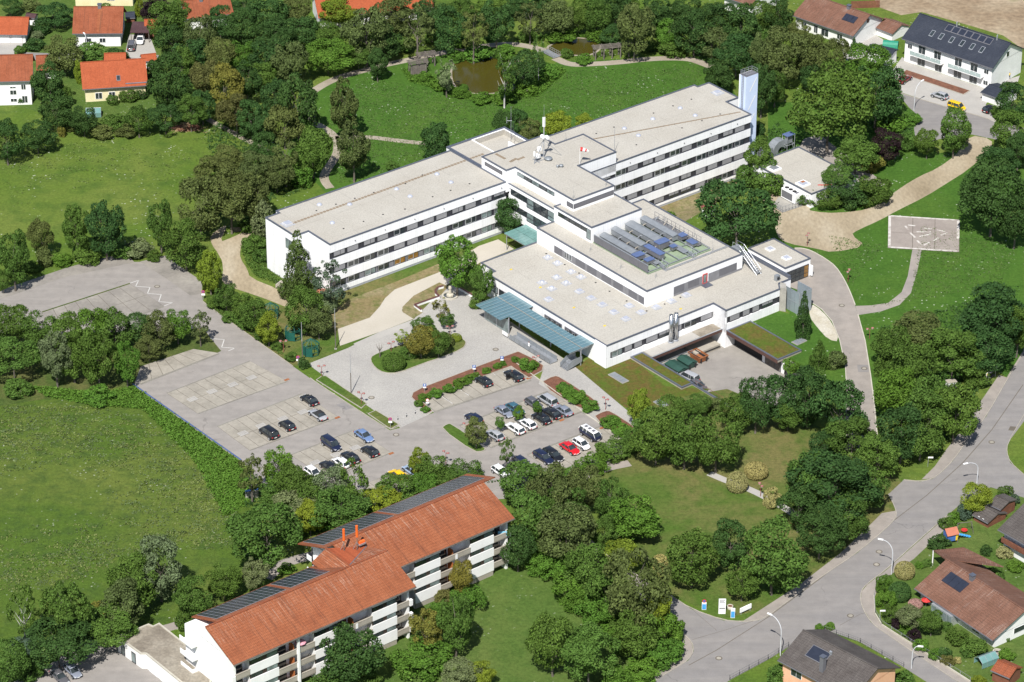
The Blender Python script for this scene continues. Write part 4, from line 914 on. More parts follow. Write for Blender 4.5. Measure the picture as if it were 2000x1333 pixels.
def hood(u, w, sx, sy, hg, label, zo=.72):
    o = thing('air_hood', label, 'air hood', UW(u, w, TR+zo), YAW)
    MB().box(-sx/2, sx/2, -sy/2, sy/2, 0, hg).build('casing', M['bright_steel'], o)
    MB().box(-sx/2-.1, sx/2+.1, -sy/2-.1, sy/2+.1, hg, hg+.12).build('blue_lid', M['duct_blue'], o)
    MB().box(-sx/2-.03, -sx/2, -sy/2+.1, sy/2-.1, .1, hg-.12).build('grille', M['louvre'], o)
    MB().box(-sx/2+.1, sx/2-.1, -sy/2-.03, -sy/2, .1, hg-.1).build('grille', M['louvre'], o); return o
hood(29.4, -4.2, 2.3, 1.5, .9, 'blue-lidded air hood at the near end of the first duct unit')
hood(30.0, -6.9, 1.9, 1.2, .7, 'small blue-lidded hood at the front corner by the louvred screen')
hood(33.0, -5.0, 1.3, 5.0, 1.1, 'long narrow blue-lidded hood in the middle of the plant')
hood(36.4, -3.4, 2.8, 1.6, 1.3, 'largest blue-lidded air hood in front of the widest unit')
hood(37.6, -5.6, 1.2, 1.0, .7, 'tiny blue-lidded hood beside the walkway')
hood(41.8, -3.6, 1.5, 1.4, .8, 'blue-lidded hood beside the tall railing', 1.0)
hood(42.0, -6.4, 1.4, 2.0, .6, 'low blue-lidded hood near the far plant stairs')
for (u, w0, w1, lb) in ((31.2, -8.6, -3.0, 'grey steel grating walkway on the near side of the plant'), (38.8, -8.4, -2.0, 'grey steel grating walkway on the far side of the plant')):
    o = thing('walkway', lb, 'walkway', UW(u, (w0+w1)/2, TR+.72), YAW)
    n = 4
    for i in range(n): MB().box(-.75, .75, w0-(w0+w1)/2+(w1-w0)*i/n+.02, w0-(w0+w1)/2+(w1-w0)*(i+1)/n-.02, 0, .07).build('grating', M['duct'], o)
for (u, w, lb) in ((31.4, -9.4, 'short steel stair from the roof up to the near plant walkway'), (39.4, -9.2, 'short steel stair from the roof up to the far plant walkway')):
    o = thing('roof_stair', lb, 'stairs', UW(u, w, TR), YAW)
    for i in range(5): MB().box(-.5, .5, -.9+i*.3, -.62+i*.3, .1+i*.15, .15+i*.15).build('step', M['steel'], o)
    for x in (-.55, .55):
        mb = MB().tube((x, -1.0, 1.0), (x, .7, 1.8), .035, n=5).tube((x, -1.0, .55), (x, .7, 1.3), .03, n=5).tube((x, -1.0, 0), (x, -1.0, 1.0), .035, n=5).tube((x, .7, .8), (x, .7, 1.8), .035, n=5)
        mb.build('handrail', M['alu'], o)
rl = thing('guard_rail', 'tall dark steel guard rail along the far side of the roof plant', 'railing', UW(43.5, -.4, TR), YAW)
for i in range(12): MB().tube((0, -7+i*1.32, .6), (0, -7+i*1.32, 2.3), .045, n=5).build('post', M['louvre'], rl)
mb = MB()
for z in (2.3, 1.5): mb.tube((0, -7, z), (0, 7.5, z), .04, n=5)
mb.build('rail', M['louvre'], rl)
MB().box(-1.0, .1, -7.2, 7.6, .6, .68).build('grating', M['louvre'], rl)
# low cable rail along the roof edge
for k, (u0, w0, u1, w1) in enumerate(((31, -11.0, 48, -11.0),)):
    o = thing('pipe_run', 'pair of thin steel pipes across the gravel between plant and roof edge', 'pipes', UW(u0, w0, TR), YAW)
    for y in (0, .35): MB().tube((0, y, .25), (u1-u0, y, .25), .06, n=6).build('pipe', M['alu'], o)
    for i in range(5): MB().box(i*4-.05, i*4+.05, -.1, .45, 0, .22).build('bracket', M['steel'], o)
# steel stair bridging from the middle roof down to the low roof
o = thing('roof_access_stair', 'steel stairway with handrails from the middle roof down to the low roof', 'stairs', UW(49.2, -13.0, 0), YAW)
MB().box(-.9, .9, -.6, 1.6, H2+.05, H2+.14).build('landing', M['duct'], o)
for i in range(13): MB().box(-.5+.0, .5, -.6-.42*(i+1), -.6-.42*i, H2-.24*(i+1), H2-.24*(i+1)+.05).build('step', M['steel'], o)
for x in (-.58, .58):
    MB().tube((x, 1.5, H2+1.1), (x, -.6, H2+1.1), .04, n=5).tube((x, -.6, H2+1.1), (x, -6.1, H1+1.0), .04, n=5).tube((x, -.6, H2), (x, -6.1, H1), .06, n=5).tube((x, -6.1, H1), (x, -6.1, H1+1.0), .04, n=5).tube((x, 1.5, H2), (x, 1.5, H2+1.1), .04, n=5).tube((x, -.6, H2), (x, -.6, H2+1.1), .04, n=5).build('handrail', M['steel'], o)
MB().tube((.5, .9, H1), (.5, .9, H2), .08, n=6).tube((-.5, .9, H1), (-.5, .9, H2), .08, n=6).build('support', M['steel'], o)
# lightning rods on tripods
rod_m = MB().tube((0, 0, 0), (0, 0, 2.6), .03, .012, n=5).tube((-.45, -.25, 0), (0, 0, .7), .02, n=4).tube((.45, -.25, 0), (0, 0, .7), .02, n=4).tube((0, .5, 0), (0, 0, .7), .02, n=4).mesh('lightning_rod'); rod_m.materials.append(M['steel'])
for px, py, z, lb in ((1153.5,489.5,H2,'near the corner of the upper step'),(1212.5,524,H2,'on the gravel in front of the louvred screen'),(1281,542,H2,'in front of the plant corner'),(1298,431,H2,'behind the tall plant railing'),(1356,463,H2,'by the middle roof edge above the big tree'),(1391.5,491,H2,'beside the far plant stairs'),(1120,388,H4,'at the front corner of the centre block'),(1184,363,H4,'at the right corner of the centre block'),(1104,276,HW,'at the back of the centre block'),(1002,260,HW-1.3,'on the sunken north terrace')):
    r = put('lightning_rod', rod_m, None, site(px, py, z-.12), YAW); tag(r, 'thin steel lightning rod '+lb, 'lightning rod')
for px, py, h, lb in ((998,282,9,'tall thin antenna pole standing on the north terrace'),(1200,297,6.0,'thin pole at the right corner of the centre block')):
    p = site(px, py, HW-.1); o = thing('antenna_pole', lb, 'antenna', p)
    MB().tube((0, 0, 0), (0, 0, h), .06, .03, n=6).build('pole', M['steel'], o)
    if h > 8: MB().tube((-.9, 0, h*.62), (.2, 0, h*.62), .04, n=5).tube((-.9, 0, h*.55), (-.9, 0, h*.72), .05, n=5).build('side_arm', M['alu'], o)
# telecom mast with drum antennas
p = site(1062, 308, H4-.12); o = thing('telecom_mast', 'telecom mast with white drum dishes and panel antennas on the centre roof', 'antenna mast', p, YAW)
MB().tube((0, 0, 0), (0, 0, 9.2), .13, .1, n=8).build('mast', M['alu'], o)
MB().tube((0, 0, 9.2), (0, 0, 12.4), .03, .015, n=5).build('whip', M['alu'], o)
for a in range(3): MB().box(-.1+.22*math.cos(a*2.1), .1+.22*math.cos(a*2.1), -.07+.22*math.sin(a*2.1), .07+.22*math.sin(a*2.1), 7.2, 9.4).build('panel_antenna', M['smooth_white'], o)
for (x, y, z, r) in ((-.6, -.3, 5.2, .46), (.65, -.25, 4.6, .45)): MB().tube((x, y-.35, z), (x, y+.3, z), r, n=14).build('drum_dish', M['smooth_white'], o)
for (x0, x1, y0, y1, z0, z1) in ((-1.7, -.9, -.4, .2, 2.0, 2.9), (-2.6, -1.9, -.8, -.3, .8, 1.7), (-1.9, -1.3, -.5, -.1, .5, 1.3)): MB().box(x0, x1, y0, y1, z0, z1).build('equipment_box', M['smooth_white'], o)
for (x1, y1) in ((-3.6, -1.2), (3.6, -1.6), (.4, 3.4)): MB().tube((0, 0, 4.2), (x1, y1, .05), .05, n=5).build('brace', M['steel'], o)
mb = MB().box(-3.2, 1.2, -.9, -.75, .02, .14).box(-2.4, -2.28, -1.6, .8, .02, .14).box(-.1, .1, -1.6, 1.6, .02, .14); mb.build('base_frame', M['steel'], o)
MB().tube((-3.2, -.8, 0), (-3.2, -.8, 2.6), .06, n=5).build('side_post', M['steel'], o); MB().box(-3.35, -3.05, -.95, -.65, 1.6, 2.7).build('panel_antenna', M['smooth_white'], o)
for u_, w_, lb, s in ((1071,313,'flat grey roof box beside the telecom mast',.9),(1096,327,'grey roof ventilator cowl right of the mast',.5),(1089,328,'smallest grey roof ventilator right of the mast',.32)):
    o = thing('roof_ventilator', lb, 'ventilator', site(u_, w_, H4-.12), YAW)
    MB().lathe([(s*.6, 0), (s*.6, .3), (s, .35), (s*.9, .55), (0, .7)], 10).build('cowl', M['duct'], o, True); MB().tube((0, 0, 0), (0, 0, .3), s*.62, n=10).build('collar', M['steel'], o)
# windsock
o = thing('windsock', 'red and white windsock on a thin pole on the centre roof', 'windsock', site(1132.5, 321, H4-.12))
MB().tube((0, 0, 0), (0, 0, 3.7), .05, n=6).build('pole', M['smooth_white'], o)
for i, (a, b, c, d) in enumerate(((0, .45, .48, .44), (.45, .95, .44, .36), (.95, 1.3, .36, .26), (1.3, 1.7, .26, .16))):
    MB().tube((.1+a, -.05*a, 3.55-.25*a), (.1+b, -.05*b, 3.55-.25*b), c, d, n=12, cap=False).build('sock_band', M['red' if i % 2 == 0 else 'smooth_white'], o)
MB().tube((.08, 0, 3.55), (.12, 0, 3.55), .5, n=14, cap=False).build('hoop', M['red'], o)
# cage enclosure
o = thing('mesh_enclosure', 'grey-blue steel mesh cage on the corner of the low block', 'enclosure', UW(52, -28, 0), YAW)
M['mesh'] = pbr('perforated_sheet', [(.3, (.27, .32, .35)), (.7, (.31, .36, .39))], .8, .5, 8, .12, 0, .3)
for i in range(3): MB().box(-1.7, -1.66, -2.1+i*1.36, -2.1+i*1.36+1.3, 0, 5.0).build('mesh_panel', M['mesh'], o)
for i in range(2): MB().box(-1.6+i*1.62, -1.6+i*1.62+1.56, -2.14, -2.1, 0, 5.0).build('mesh_panel', M['mesh'], o)
for i in range(3): MB().box(1.62, 1.66, -2.1+i*1.36, -2.1+i*1.36+1.3, 0, 5.0).build('mesh_panel', M['mesh'], o)
mb = MB()
for x, y in ((-1.7, -2.1), (1.65, -2.1), (1.65, 2.0), (-1.7, 2.0)): mb.tube((x, y, 0), (x, y, 5.1), .06, n=6)
for z in (5.05, 2.5): mb.tube((-1.7, -2.1, z), (1.65, -2.1, z), .05, n=6).tube((1.65, -2.1, z), (1.65, 2.0, z), .05, n=6).tube((-1.7, 2, z), (-1.7, -2.1, z), .05, n=6)
mb.build('frame', M['steel'], o)
MB().box(-1.2, 1.2, -1.4, 1.6, 0, 2.6).build('machine_housing', M['duct'], o)
o = thing('cooling_unit', 'small grey cooling unit standing on the low roof beside the mesh cage', 'cooling unit', UW(50.6, -23.0, H1-.1), YAW)
MB().box(-.5, .5, -.4, .4, 0, 1.2).build('casing', M['duct'], o); MB().tube((0, -.42, .6), (0, -.46, .6), .35, n=12).build('fan', M['dark'], o)
# exhaust flues
for k, (px, py, lb) in enumerate(((1310, 668, 'polished steel flue, left of the pair by the loading dock'), (1319.5, 664.5, 'polished steel flue, right of the pair by the loading dock'))):
    o = thing('exhaust_flue', lb, 'chimney', site(px, py, .62), YAW)
    MB().tube((0, 0, 0), (0, 0, 6.1), .43, n=18).build('pipe', M['bright_steel'], o, True)
    MB().tube((0, 0, 6.1), (0, 0, 6.16), .45, n=18, cap=False).build('rim', M['bright_steel'], o); MB().tube((0, 0, 5.9), (0, 0, 6.08), .36, n=14).build('opening', M['dark'], o); MB().lathe([(.62, 0), (.55, .14), (.44, .2)], 16).build('collar', M['steel'], o)
# ------------------------------------------------------------------ service yard
o = thing('loading_dock_roof', 'flat grey concrete slab roof with brown fascia above the loading dock', 'roof', UW(24.6, -23.8, 0), YAW)
MB().box(-9.2, 9.2, -1.5, 1.33, .25, .5).build('slab', M['concrete'], o)
for x0, x1 in ((-9.0, -5.8), (-5.7, -1.0), (-.9, 3.5), (3.6, 9.0)): MB().box(x0, x1, -1.3, 1.3, .5, .54).build('roof_sheet', M['court' if x0 < 3 else 'old_roof'], o)
MB().box(-9.2, 9.2, -1.62, -1.5, -.15, .5).build('fascia', M['brown_fascia'], o); MB().box(-9.25, 9.25, -1.68, -1.44, .5, .56).build('edge_trim', M['steel'], o)
o = thing('loading_dock', 'pale concrete loading ramp with steel rail below the slab roof', 'loading dock', UW(24, -24, YARD_Z), YAW)
MB().box(2.5, 9.0, -1.9, 1.6, 0, 1.1).build('ramp', M['balcony'], o); MB().box(2.6, 8.8, -2.0, -1.92, .5, .75).build('buffer', M['rubber'], o)
MB().box(-8.5, 2.4, -1.2, 1.6, 0, .9).build('platform', M['concrete'], o)
mb = MB()
for i in range(6): mb.tube((-8.4+i*2.1, -1.2, .9), (-8.4+i*2.1, -1.2, 1.9), .05, n=5)
mb.tube((-8.4, -1.2, 1.9), (2.2, -1.2, 1.9), .05, n=5).tube((-8.4, -1.2, 1.4), (2.2, -1.2, 1.4), .04, n=5); mb.build('railing', M['steel'], o)
for i in range(3): MB().box(-7+i*4, -4.6+i*4, 1.62, 1.7, .9, 3.1).build('door', M['plinth' if i else 'blue'], o)
def skip(u, w, rz, sx, sy, h, mat, label, lid=True):
    o = thing('waste_container', label, 'container', UW(u, w, YARD_Z), YAW+rz)
    mb = MB(); a, b = sx/2, sy/2; mb.v = [(-a*.8, -b*.85, .15), (a*.8, -b*.85, .15), (a*.8, b*.85, .15), (-a*.8, b*.85, .15), (-a, -b, h), (a, -b, h), (a, b, h), (-a, b, h)]
    mb.f = [(0, 1, 5, 4), (1, 2, 6, 5), (2, 3, 7, 6), (3, 0, 4, 7), (3, 2, 1, 0)]; mb.build('body', M[mat], o)
    for x in (-a*.6, a*.6): MB().box(x-.08, x+.08, -b-.06, b+.06, .2, h-.1).build('rib', M['rubber'], o)
    for x in (-1, 1): MB().box(x*a*.55-.12, x*a*.55+.12, -b*.8, b*.8, 0, .16).build('skid', M['rubber'], o)
    if lid:
        for s in (-1, 1):
            mb = MB(); mb.v = [(0, -b-.05, h+.35), (s*(a+.08), -b-.05, h+.02), (s*(a+.08), b+.05, h+.02), (0, b+.05, h+.35)]; mb.f = [(0, 1, 2, 3)]; mb.build('lid', M['green_dark'], o)
    else: MB().box(-a*.85, a*.85, -b*.85, b*.85, .5, h*.6).build('load', M['rust'], o)
    ring(MB(), [(-a+.07, -b+.07), (a-.07, -b+.07), (a-.07, b-.07), (-a+.07, b-.07)], [(-a-.04, -b-.04), (a+.04, -b-.04), (a+.04, b+.04), (-a-.04, b+.04)], h-.08, h+.04).build('rim', M[mat], o)
    return o
M['green_dark'] = plain('dark_green_lid', (.025, .07, .055), .5)
skip(20.0, -27.4, 0, 2.6, 4.2, 1.35, 'green_dark', 'dark green lidded waste container nearest the car wall in the yard')
skip(23.2, -26.9, 0, 2.4, 3.6, 1.3, 'green_dark', 'dark green lidded waste container beside the rusty skip')
skip(26.6, -26.4, 0, 2.4, 3.6, 1.35, 'rust', 'open rusty orange skip full of scrap in the yard', False)
# green roofs beside the yard
def green_deck(name, label, u0, u1, w0, w1, z0, z1, sides):
    o = thing(name, label, 'green roof', UW((u0+u1)/2, (w0+w1)/2, 0), YAW); a, b = (u1-u0)/2, (w1-w0)/2
    MB().box(-a, a, -b, b, z0, z1-.1).build('deck', M['balcony'], o)
    MB().box(-a+.25, a-.25, -b+.25, b-.25, z1-.1, z1-.02).build('turf', M['green_roof'], o)
    ring(MB(), [(-a+.3, -b+.3), (a-.3, -b+.3), (a-.3, b-.3), (-a+.3, b-.3)], [(-a-.05, -b-.05), (a+.05, -b-.05), (a+.05, b+.05), (-a-.05, b+.05)], z1-.14, z1+.04).build('edge_trim', M['coping'], o)
    return o
green_deck('green_roof_strip', 'narrow raised strip of planted roof with blue-grey edging beside the yard', 12.1, 15.1, -38, -22.6, -.1, .5, '')
o = green_deck('green_roof', 'broad planted green roof over the yard garages right of the column', 34.1, 40.5, -41.6, -26.4, -.15, .5, '')
MB().box(-3.28, -3.2, -7.6, 7.6, -.35, .42).build('fascia', M['brown_fascia'], o)
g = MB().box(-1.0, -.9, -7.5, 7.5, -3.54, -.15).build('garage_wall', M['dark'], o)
MB().box(-1.2, -1.05, -7.4, -1.0, -3.54, -.15).build('white_wall', M['smooth_white'], o)
dd = MB().box(-1.3, -1.2, -6.6, -1.9, -3.5, -.9).build('garage_door', M['louvre'], o)
for i in range(3): MB().box(-1.34, -1.3, -6.4+i*1.5, -5.1+i*1.5, -3.3, -1.2).build('door_panel', M['wood'], dd)
o = thing('parapet_rail', 'low wall with blue coping and handrail along the near edge of the yard', 'wall', UW(15.0, -45, 0), YAW)
MB().box(-.15, .15, -7.5, 7, -.2, .25).build('wall', M['concrete'], o); MB().box(-.22, .22, -7.5, 7, .25, .31).build('coping', M['coping'], o)
mb = MB()
for i in range(7): mb.tube((.1, -7+i*2.2, .3), (.1, -7+i*2.2, 1.2), .03, n=4)
mb.tube((.1, -7, 1.2), (.1, 6.5, 1.2), .035, n=4); mb.build('handrail', M['wood_red'], o)
def light_shaft(px, py, rz, n, label):
    o = thing('light_shaft', label, 'skylight', site(px, py), YAW+rz)
    MB().box(-n*.42-.15, n*.42+.15, -.85, .85, 0, .14).build('curb', M['concrete'], o)
    for i in range(n): MB().box(-n*.42+i*.84+.04, -n*.42+(i+1)*.84-.04, -.75, .75, .14, .22).build('grating', M['duct'], o)
light_shaft(1208, 739, -math.pi/2, 5, 'row of grey light shaft gratings in the grass by the white corner')
light_shaft(1291, 789, -math.pi/2, 3, 'short grey grating frame in the grass near the trees')
light_shaft(1561, 668, .05, 3, 'pale concrete cover slab in the grass right of the green roof')
# ------------------------------------------------------------------ ambulance garage and east annex
gar = thing('ambulance_garage', 'small flat-roofed white garage with dark glazed doors beside the service road', 'garage', UW(60.0, -13.45, 0), YAW)
Pg = [(-3.55, -5.65), (3.55, -5.65), (3.55, 5.65), (-3.55, 5.65)]
cell('garage', Pg, 0, 4.1, gar)
MB().box(-3.1, 3.1, -5.75, -5.6, .05, 3.0).build('door_frame', M['anthracite'], gar)
for i in range(5):
    for j in range(3): MB().box(-2.9+i*1.18, -1.85+i*1.18, -5.8, -5.72, .25+j*.9, 1.0+j*.9).build('door_pane', M['glass3' if i == 4 else 'glass'], gar)
MB().box(3.4, 3.7, -6.4, -5.7, .3, 2.6).build('door_leaf', M['smooth_white'], gar)
for y in (2.6, -2.4):
    f = MB().box(-.8, .8, -.8, .8, 0, .25).build('roof_light', M['smooth_white'], gar, loc=(-.2, y, 3.98)); MB().box(-.6, .6, -.6, .6, .25, .33).build('glazing', M['dome'], f)
MB().box(-6.4, -3.6, -5.2, 5.2, 0, 3.3).build('link_wall', M['white'], gar); MB().box(-6.35, -3.65, -5.15, 5.15, 3.3, 3.36).build('link_roof', M['gravelroof'], gar)
anx = thing('annex_building', 'square white annex with gravel roof at the foot of the tower', 'building', UW(91.2, 12.5, 0), YAW)
cell('annex', [(-6.7, -9.3), (6.7, -9.3), (6.7, 9.3), (-6.7, 9.3)], 0, 3.4, anx)
MB().box(-6.82, -6.72, -8.8, 8.8, .9, 1.7).build('window_strip', M['louvre'], anx)
for (x, y) in ((-4.7, 4.8), (-4.8, -4.6)):
    f = MB().box(-1.2, 1.2, -1.2, 1.2, 0, .3).build('roof_hatch', M['smooth_white'], anx, loc=(x, y, 3.28)); MB().box(-.9, .9, -.9, .9, .3, .36).build('hatch_panel', M['steel' if y > 0 else 'dome'], f)
    if y < 0: MB().box(-.1, .8, .1, .8, .36, .4).build('rust_panel', M['rust'], f)
MB().box(0, 3.6, -.12, .12, 0, .1).build('red_beam', M['red'], anx, loc=(-2.6, -6.9, 3.3), rz=-math.radians(38))
o = thing('ventilation_duct', 'big bent galvanised ventilation duct rising behind the annex', 'duct', site(1520, 297), YAW)
for i in range(7):
    a0 = math.pi*i/7*.9; a1 = math.pi*(i+1)/7*.9
    mb = MB(); r0, r1 = 1.0, 2.6
    mb.v = [(-r1*math.cos(a0), -1, r1*math.sin(a0)+.6), (-r1*math.cos(a1), -1, r1*math.sin(a1)+.6), (-r0*math.cos(a1), -1, r0*math.sin(a1)+.6), (-r0*math.cos(a0), -1, r0*math.sin(a0)+.6)]
    mb.v += [(x, 1, z) for x, _, z in mb.v]; mb.f = [(0, 1, 2, 3), (7, 6, 5, 4), (0, 4, 5, 1), (1, 5, 6, 2), (2, 6, 7, 3), (3, 7, 4, 0)]
    mb.build('duct_segment', M['duct'], o)
MB().box(-2.6, -.9, -1, 1, 0, .62).build('base', M['duct'], o)
MB().box(-5.5, -2.65, -1.0, 1.0, .3, 2.2).build('duct_box', M['duct'], o)
o = thing('steel_frame_tower', 'open galvanised steel frame with blue-grey panel behind the annex', 'frame', site(1539, 296), YAW)
mb = MB()
for x in (-1.1, 1.1):
    for y in (-.8, .8): mb.tube((x, y, 0), (x, y, 4.2), .07, n=5)
for z in (2.0, 4.2):
    mb.tube((-1.1, -.8, z), (1.1, -.8, z), .06, n=5).tube((-1.1, .8, z), (1.1, .8, z), .06, n=5).tube((-1.1, -.8, z), (-1.1, .8, z), .06, n=5).tube((1.1, -.8, z), (1.1, .8, z), .06, n=5)
mb.tube((1.1, -.8, 0), (1.1, .8, 4.0), .05, n=5); mb.build('frame', M['alu'], o)
MB().box(-.8, .9, -.3, .3, 2.1, 4.0).build('panel', M['duct'], o); MB().box(-1.2, 1.2, -.9, .9, 4.2, 4.27).build('roof_panel', M['duct_blue'], o)
# chiller with fence
ch = thing('chiller_unit', 'white chiller with three round fans inside the small fenced compound', 'chiller', site(1545.5, 391), YAW)
MB().box(-2.2, 2.2, -1.0, 1.0, .2, 2.4).build('casing', M['smooth_white'], ch, rz=-math.pi/2)
MB().box(-1.04, -1.0, -1.3, 2.0, .5, 2.1).build('grille', M['louvre'], ch)
for i in range(3): MB().tube((0, 1.5-i*1.2, 2.4), (0, 1.5-i*1.2, 2.5), .5, n=14).build('fan', M['dark'], ch)
MB().box(-.5, .5, -2.0, -1.4, 2.4, 2.46).build('top_panel', M['louvre'], ch)
tag(fill('compound_slab', [gp([(1510,401),(1528,416),(1567,403),(1548,385),(1520,385)])], .02, M['concrete']), kind='structure')
fn = thing('compound_fence', 'grey steel fence around the chiller compound', 'fence', site(1528, 416.5))
cpts = [site(*p)-site(1528, 416.5) for p in ((1507,402),(1528,416.5),(1566,403.5),(1560,372),(1535,366))]
for a, b in zip(cpts, cpts[1:]):
    n = 6
    for i in range(n):
        p = a.lerp(b, i/n); q = a.lerp(b, (i+1)/n)
        MB().tube((p.x, p.y, 0), (p.x, p.y, 1.5), .05, n=4).build('post', M['louvre'], fn)
    mb = MB().tube((a.x, a.y, 1.45), (b.x, b.y, 1.45), .03, n=4).tube((a.x, a.y, .2), (b.x, b.y, .2), .03, n=4)
    for i in range(22): p = a.lerp(b, (i+.5)/22); mb.tube((p.x, p.y, .2), (p.x, p.y, 1.45), .012, n=3)
    mb.build('mesh_panel', M['steel'], fn)
# ------------------------------------------------------------------ apartment block
AO = (-85.0, -62.0)
apt = thing('apartment_building', 'white apartment block with stepped orange tiled roofs, balconies and solar panels', 'building', UW(*AO), YAW)
def ab(x0, x1, y0, y1, z0, z1): return MB().box(x0-AO[0], x1-AO[0], y0-AO[1], y1-AO[1], z0, z1)
EZ, RZ = 10.85, 14.05
M['apt_window'] = plain('dark_brown_window_frame', (.04, .028, .022), .6)
M['apt_wall'] = pbr('apartment_white_render', [(.3, (.72, .72, .715)), (.7, (.80, .80, .79))], .3, .85, 3, .04)
def slope(name, u0, u1, wE, wR, z0, z1, mat, parent, th=.22, o=AO):
    mb = MB(); a, b = u0-o[0], u1-o[0]; y0, y1 = wE-o[1], wR-o[1]
    mb.v = [(a, y0, z0), (b, y0, z0), (b, y1, z1), (a, y1, z1), (a, y0, z0-th), (b, y0, z0-th), (b, y1, z1-th), (a, y1, z1-th)]
    q = [(0, 1, 2, 3), (7, 6, 5, 4), (0, 4, 5, 1), (1, 5, 6, 2), (2, 6, 7, 3), (3, 7, 4, 0)]
    mb.f = q if y1 > y0 else [tuple(reversed(f)) for f in q]
    return mb.build(name, M[mat], parent)
def apt_wing(u0, u1, fw, rw, bw, back0, back1, bays, ends, tag_):
    d = 1.7
    ab(u0+.3, u1-.3, fw+d, bw-.3, 0, EZ-.25).build('wall', M['apt_wall'], apt)
    # gable fillings
    for x, e in ((u0+.3, 0), (u1-.6, 0)):
        mb = MB(); a, b = x-AO[0], x+.3-AO[0]; ys = (fw+.2-AO[1], rw-AO[1], bw-.3-AO[1])
        mb.v = [(a, ys[0], EZ-.35), (a, ys[1], RZ-.35), (a, ys[2], EZ-.35), (b, ys[0], EZ-.35), (b, ys[1], RZ-.35), (b, ys[2], EZ-.35)]; mb.f = [(0, 2, 1), (3, 4, 5), (0, 1, 4, 3), (1, 2, 5, 4), (2, 0, 3, 5)]
        mb.build('gable', M['apt_wall'], apt)
        ab(x-.06, x+.36, fw+.2, bw-.34, 0, EZ-.4).build('end_wall', M['apt_wall'], apt)
    slope('roof_slope', u0-.3, u1+.6, fw-.75, rw, EZ, RZ, 'tile_orange', apt); slope('roof_slope', back0, back1, bw+.6, rw, EZ-.15, RZ, 'tile_orange', apt)
    ab(u0-.3, u1+.6, rw-.16, rw+.16, RZ-.02, RZ+.1).build('ridge_tiles', M['tile_red'], apt)
    ab(u0-.3, u1+.6, fw-.88, fw-.74, EZ-.28, EZ-.08).build('gutter', M['wood'], apt)
    for b0, b1 in bays:
        ab(b0, b1, fw+.3, fw+d+.1, 0, 10.2).build('bay_core', M['apt_wall'], apt)
        for z0, z1 in ((9.62, 10.25), (6.85, 8.55), (4.15, 5.85), (1.05, 3.15)): ab(b0, b1, fw, fw+.32, z0, z1).build('spandrel', M['apt_wall'], apt)
        ab(b0+.1, b1-.1, fw+.08, fw+.32, 0, 1.04).build('base', M['balcony'], apt)
        for z0 in (8.56, 5.86, 3.16):
            f = ab(b0+.03, b1-.03, fw+.14, fw+.3, z0, z0+.98).build('window', M['apt_window'], apt)
            wv = (b1-b0)
            for s, e, g in ((.04, .44, 'glass'), (.6, .96, 'glass2')): ab(b0+wv*s, b0+wv*e, fw+.1, fw+.15, z0+.12, z0+.86).build('pane', M[g], f)
    xs = sorted([u0+.3, u1-.3]+[x for b in bays for x in b])
    for i in range(0, len(xs), 2):
        a, b = xs[i], xs[i+1]
        if b-a < .5: continue
        for k, z in enumerate((7.0, 4.3, 1.6)):
            p = ab(a+.05, b-.05, fw-.05, fw+.14, z, z+.95).build('balcony', M['balcony'], apt)
            ab(a+.02, b-.02, fw, fw+d, z-.18, z).build('balcony_floor', M['balcony'], p)
            ab(a+.05, b-.05, fw-.1, fw+.18, z+.95, z+1.0).build('parapet_cap', M['balcony'], p)
            dr = ab(a+.5, min(b-.5, a+2.6), fw+d-.06, fw+d+.02, z, z+2.05).build('balcony_door', M['apt_window'], apt)
            ab(a+.62, min(b-.62, a+2.48), fw+d-.1, fw+d-.05, z+.1, z+1.95).build('pane', M['glass'], dr)
            if b-a > 5: ab((a+b)/2-.5, (a+b)/2-.42, fw+.2, fw+d, z, z+1.9).build('divider', M['orange'] if False else M['wood_orange'], apt)
            if b-a > 5: ab((a+b)/2-.1, (a+b)/2+.35, fw-.12, fw-.02, z-.1, z+.9).build('drain_box', M['apt_wall'], apt)
        if a < u0+1 or b > u1-1:
            e = u0 if a < u0+1 else u1
            for z in (7.0, 4.3, 1.6): ab(e-.3 if e == u0 else e-.35, e+.35 if e == u0 else e+.3, fw-.2, fw+.35, z-.2, z+.95).build('balcony_pier', M['apt_wall'], apt)
M['wood_orange'] = plain('orange_stained_wood', (.35, .11, .03), .7)
apt_wing(-117.6, -80.6, -73.4, -66.0, -58.3, -115.3, -80.2, [(-114.2, -108.4), (-100.9, -95.8), (-88.8, -83.6)], None, 0)
apt_wing(-86.0, -53.7, -66.8, -58.6, -50.9, -88.0, -50.4, [(-74.7, -69.1), (-62.4, -57.2)], None, 1)
# back balconies at the far gable ends
for u, w in ((-117.4, -61.5), (-86.0, -54.5)):
    for z in (8.1, 5.4, 2.7):
        p = ab(u-1.2, u+.1, w-.9, w+2.6, z-.15, z).build('balcony', M['apt_wall'], apt); ab(u-1.3, u-1.15, w-.9, w+2.6, z, z+.95).build('parapet', M['apt_wall'], p); ab(u-1.15, u+.1, w-.95, w-.8, z, z+.95).build('parapet', M['apt_wall'], p)
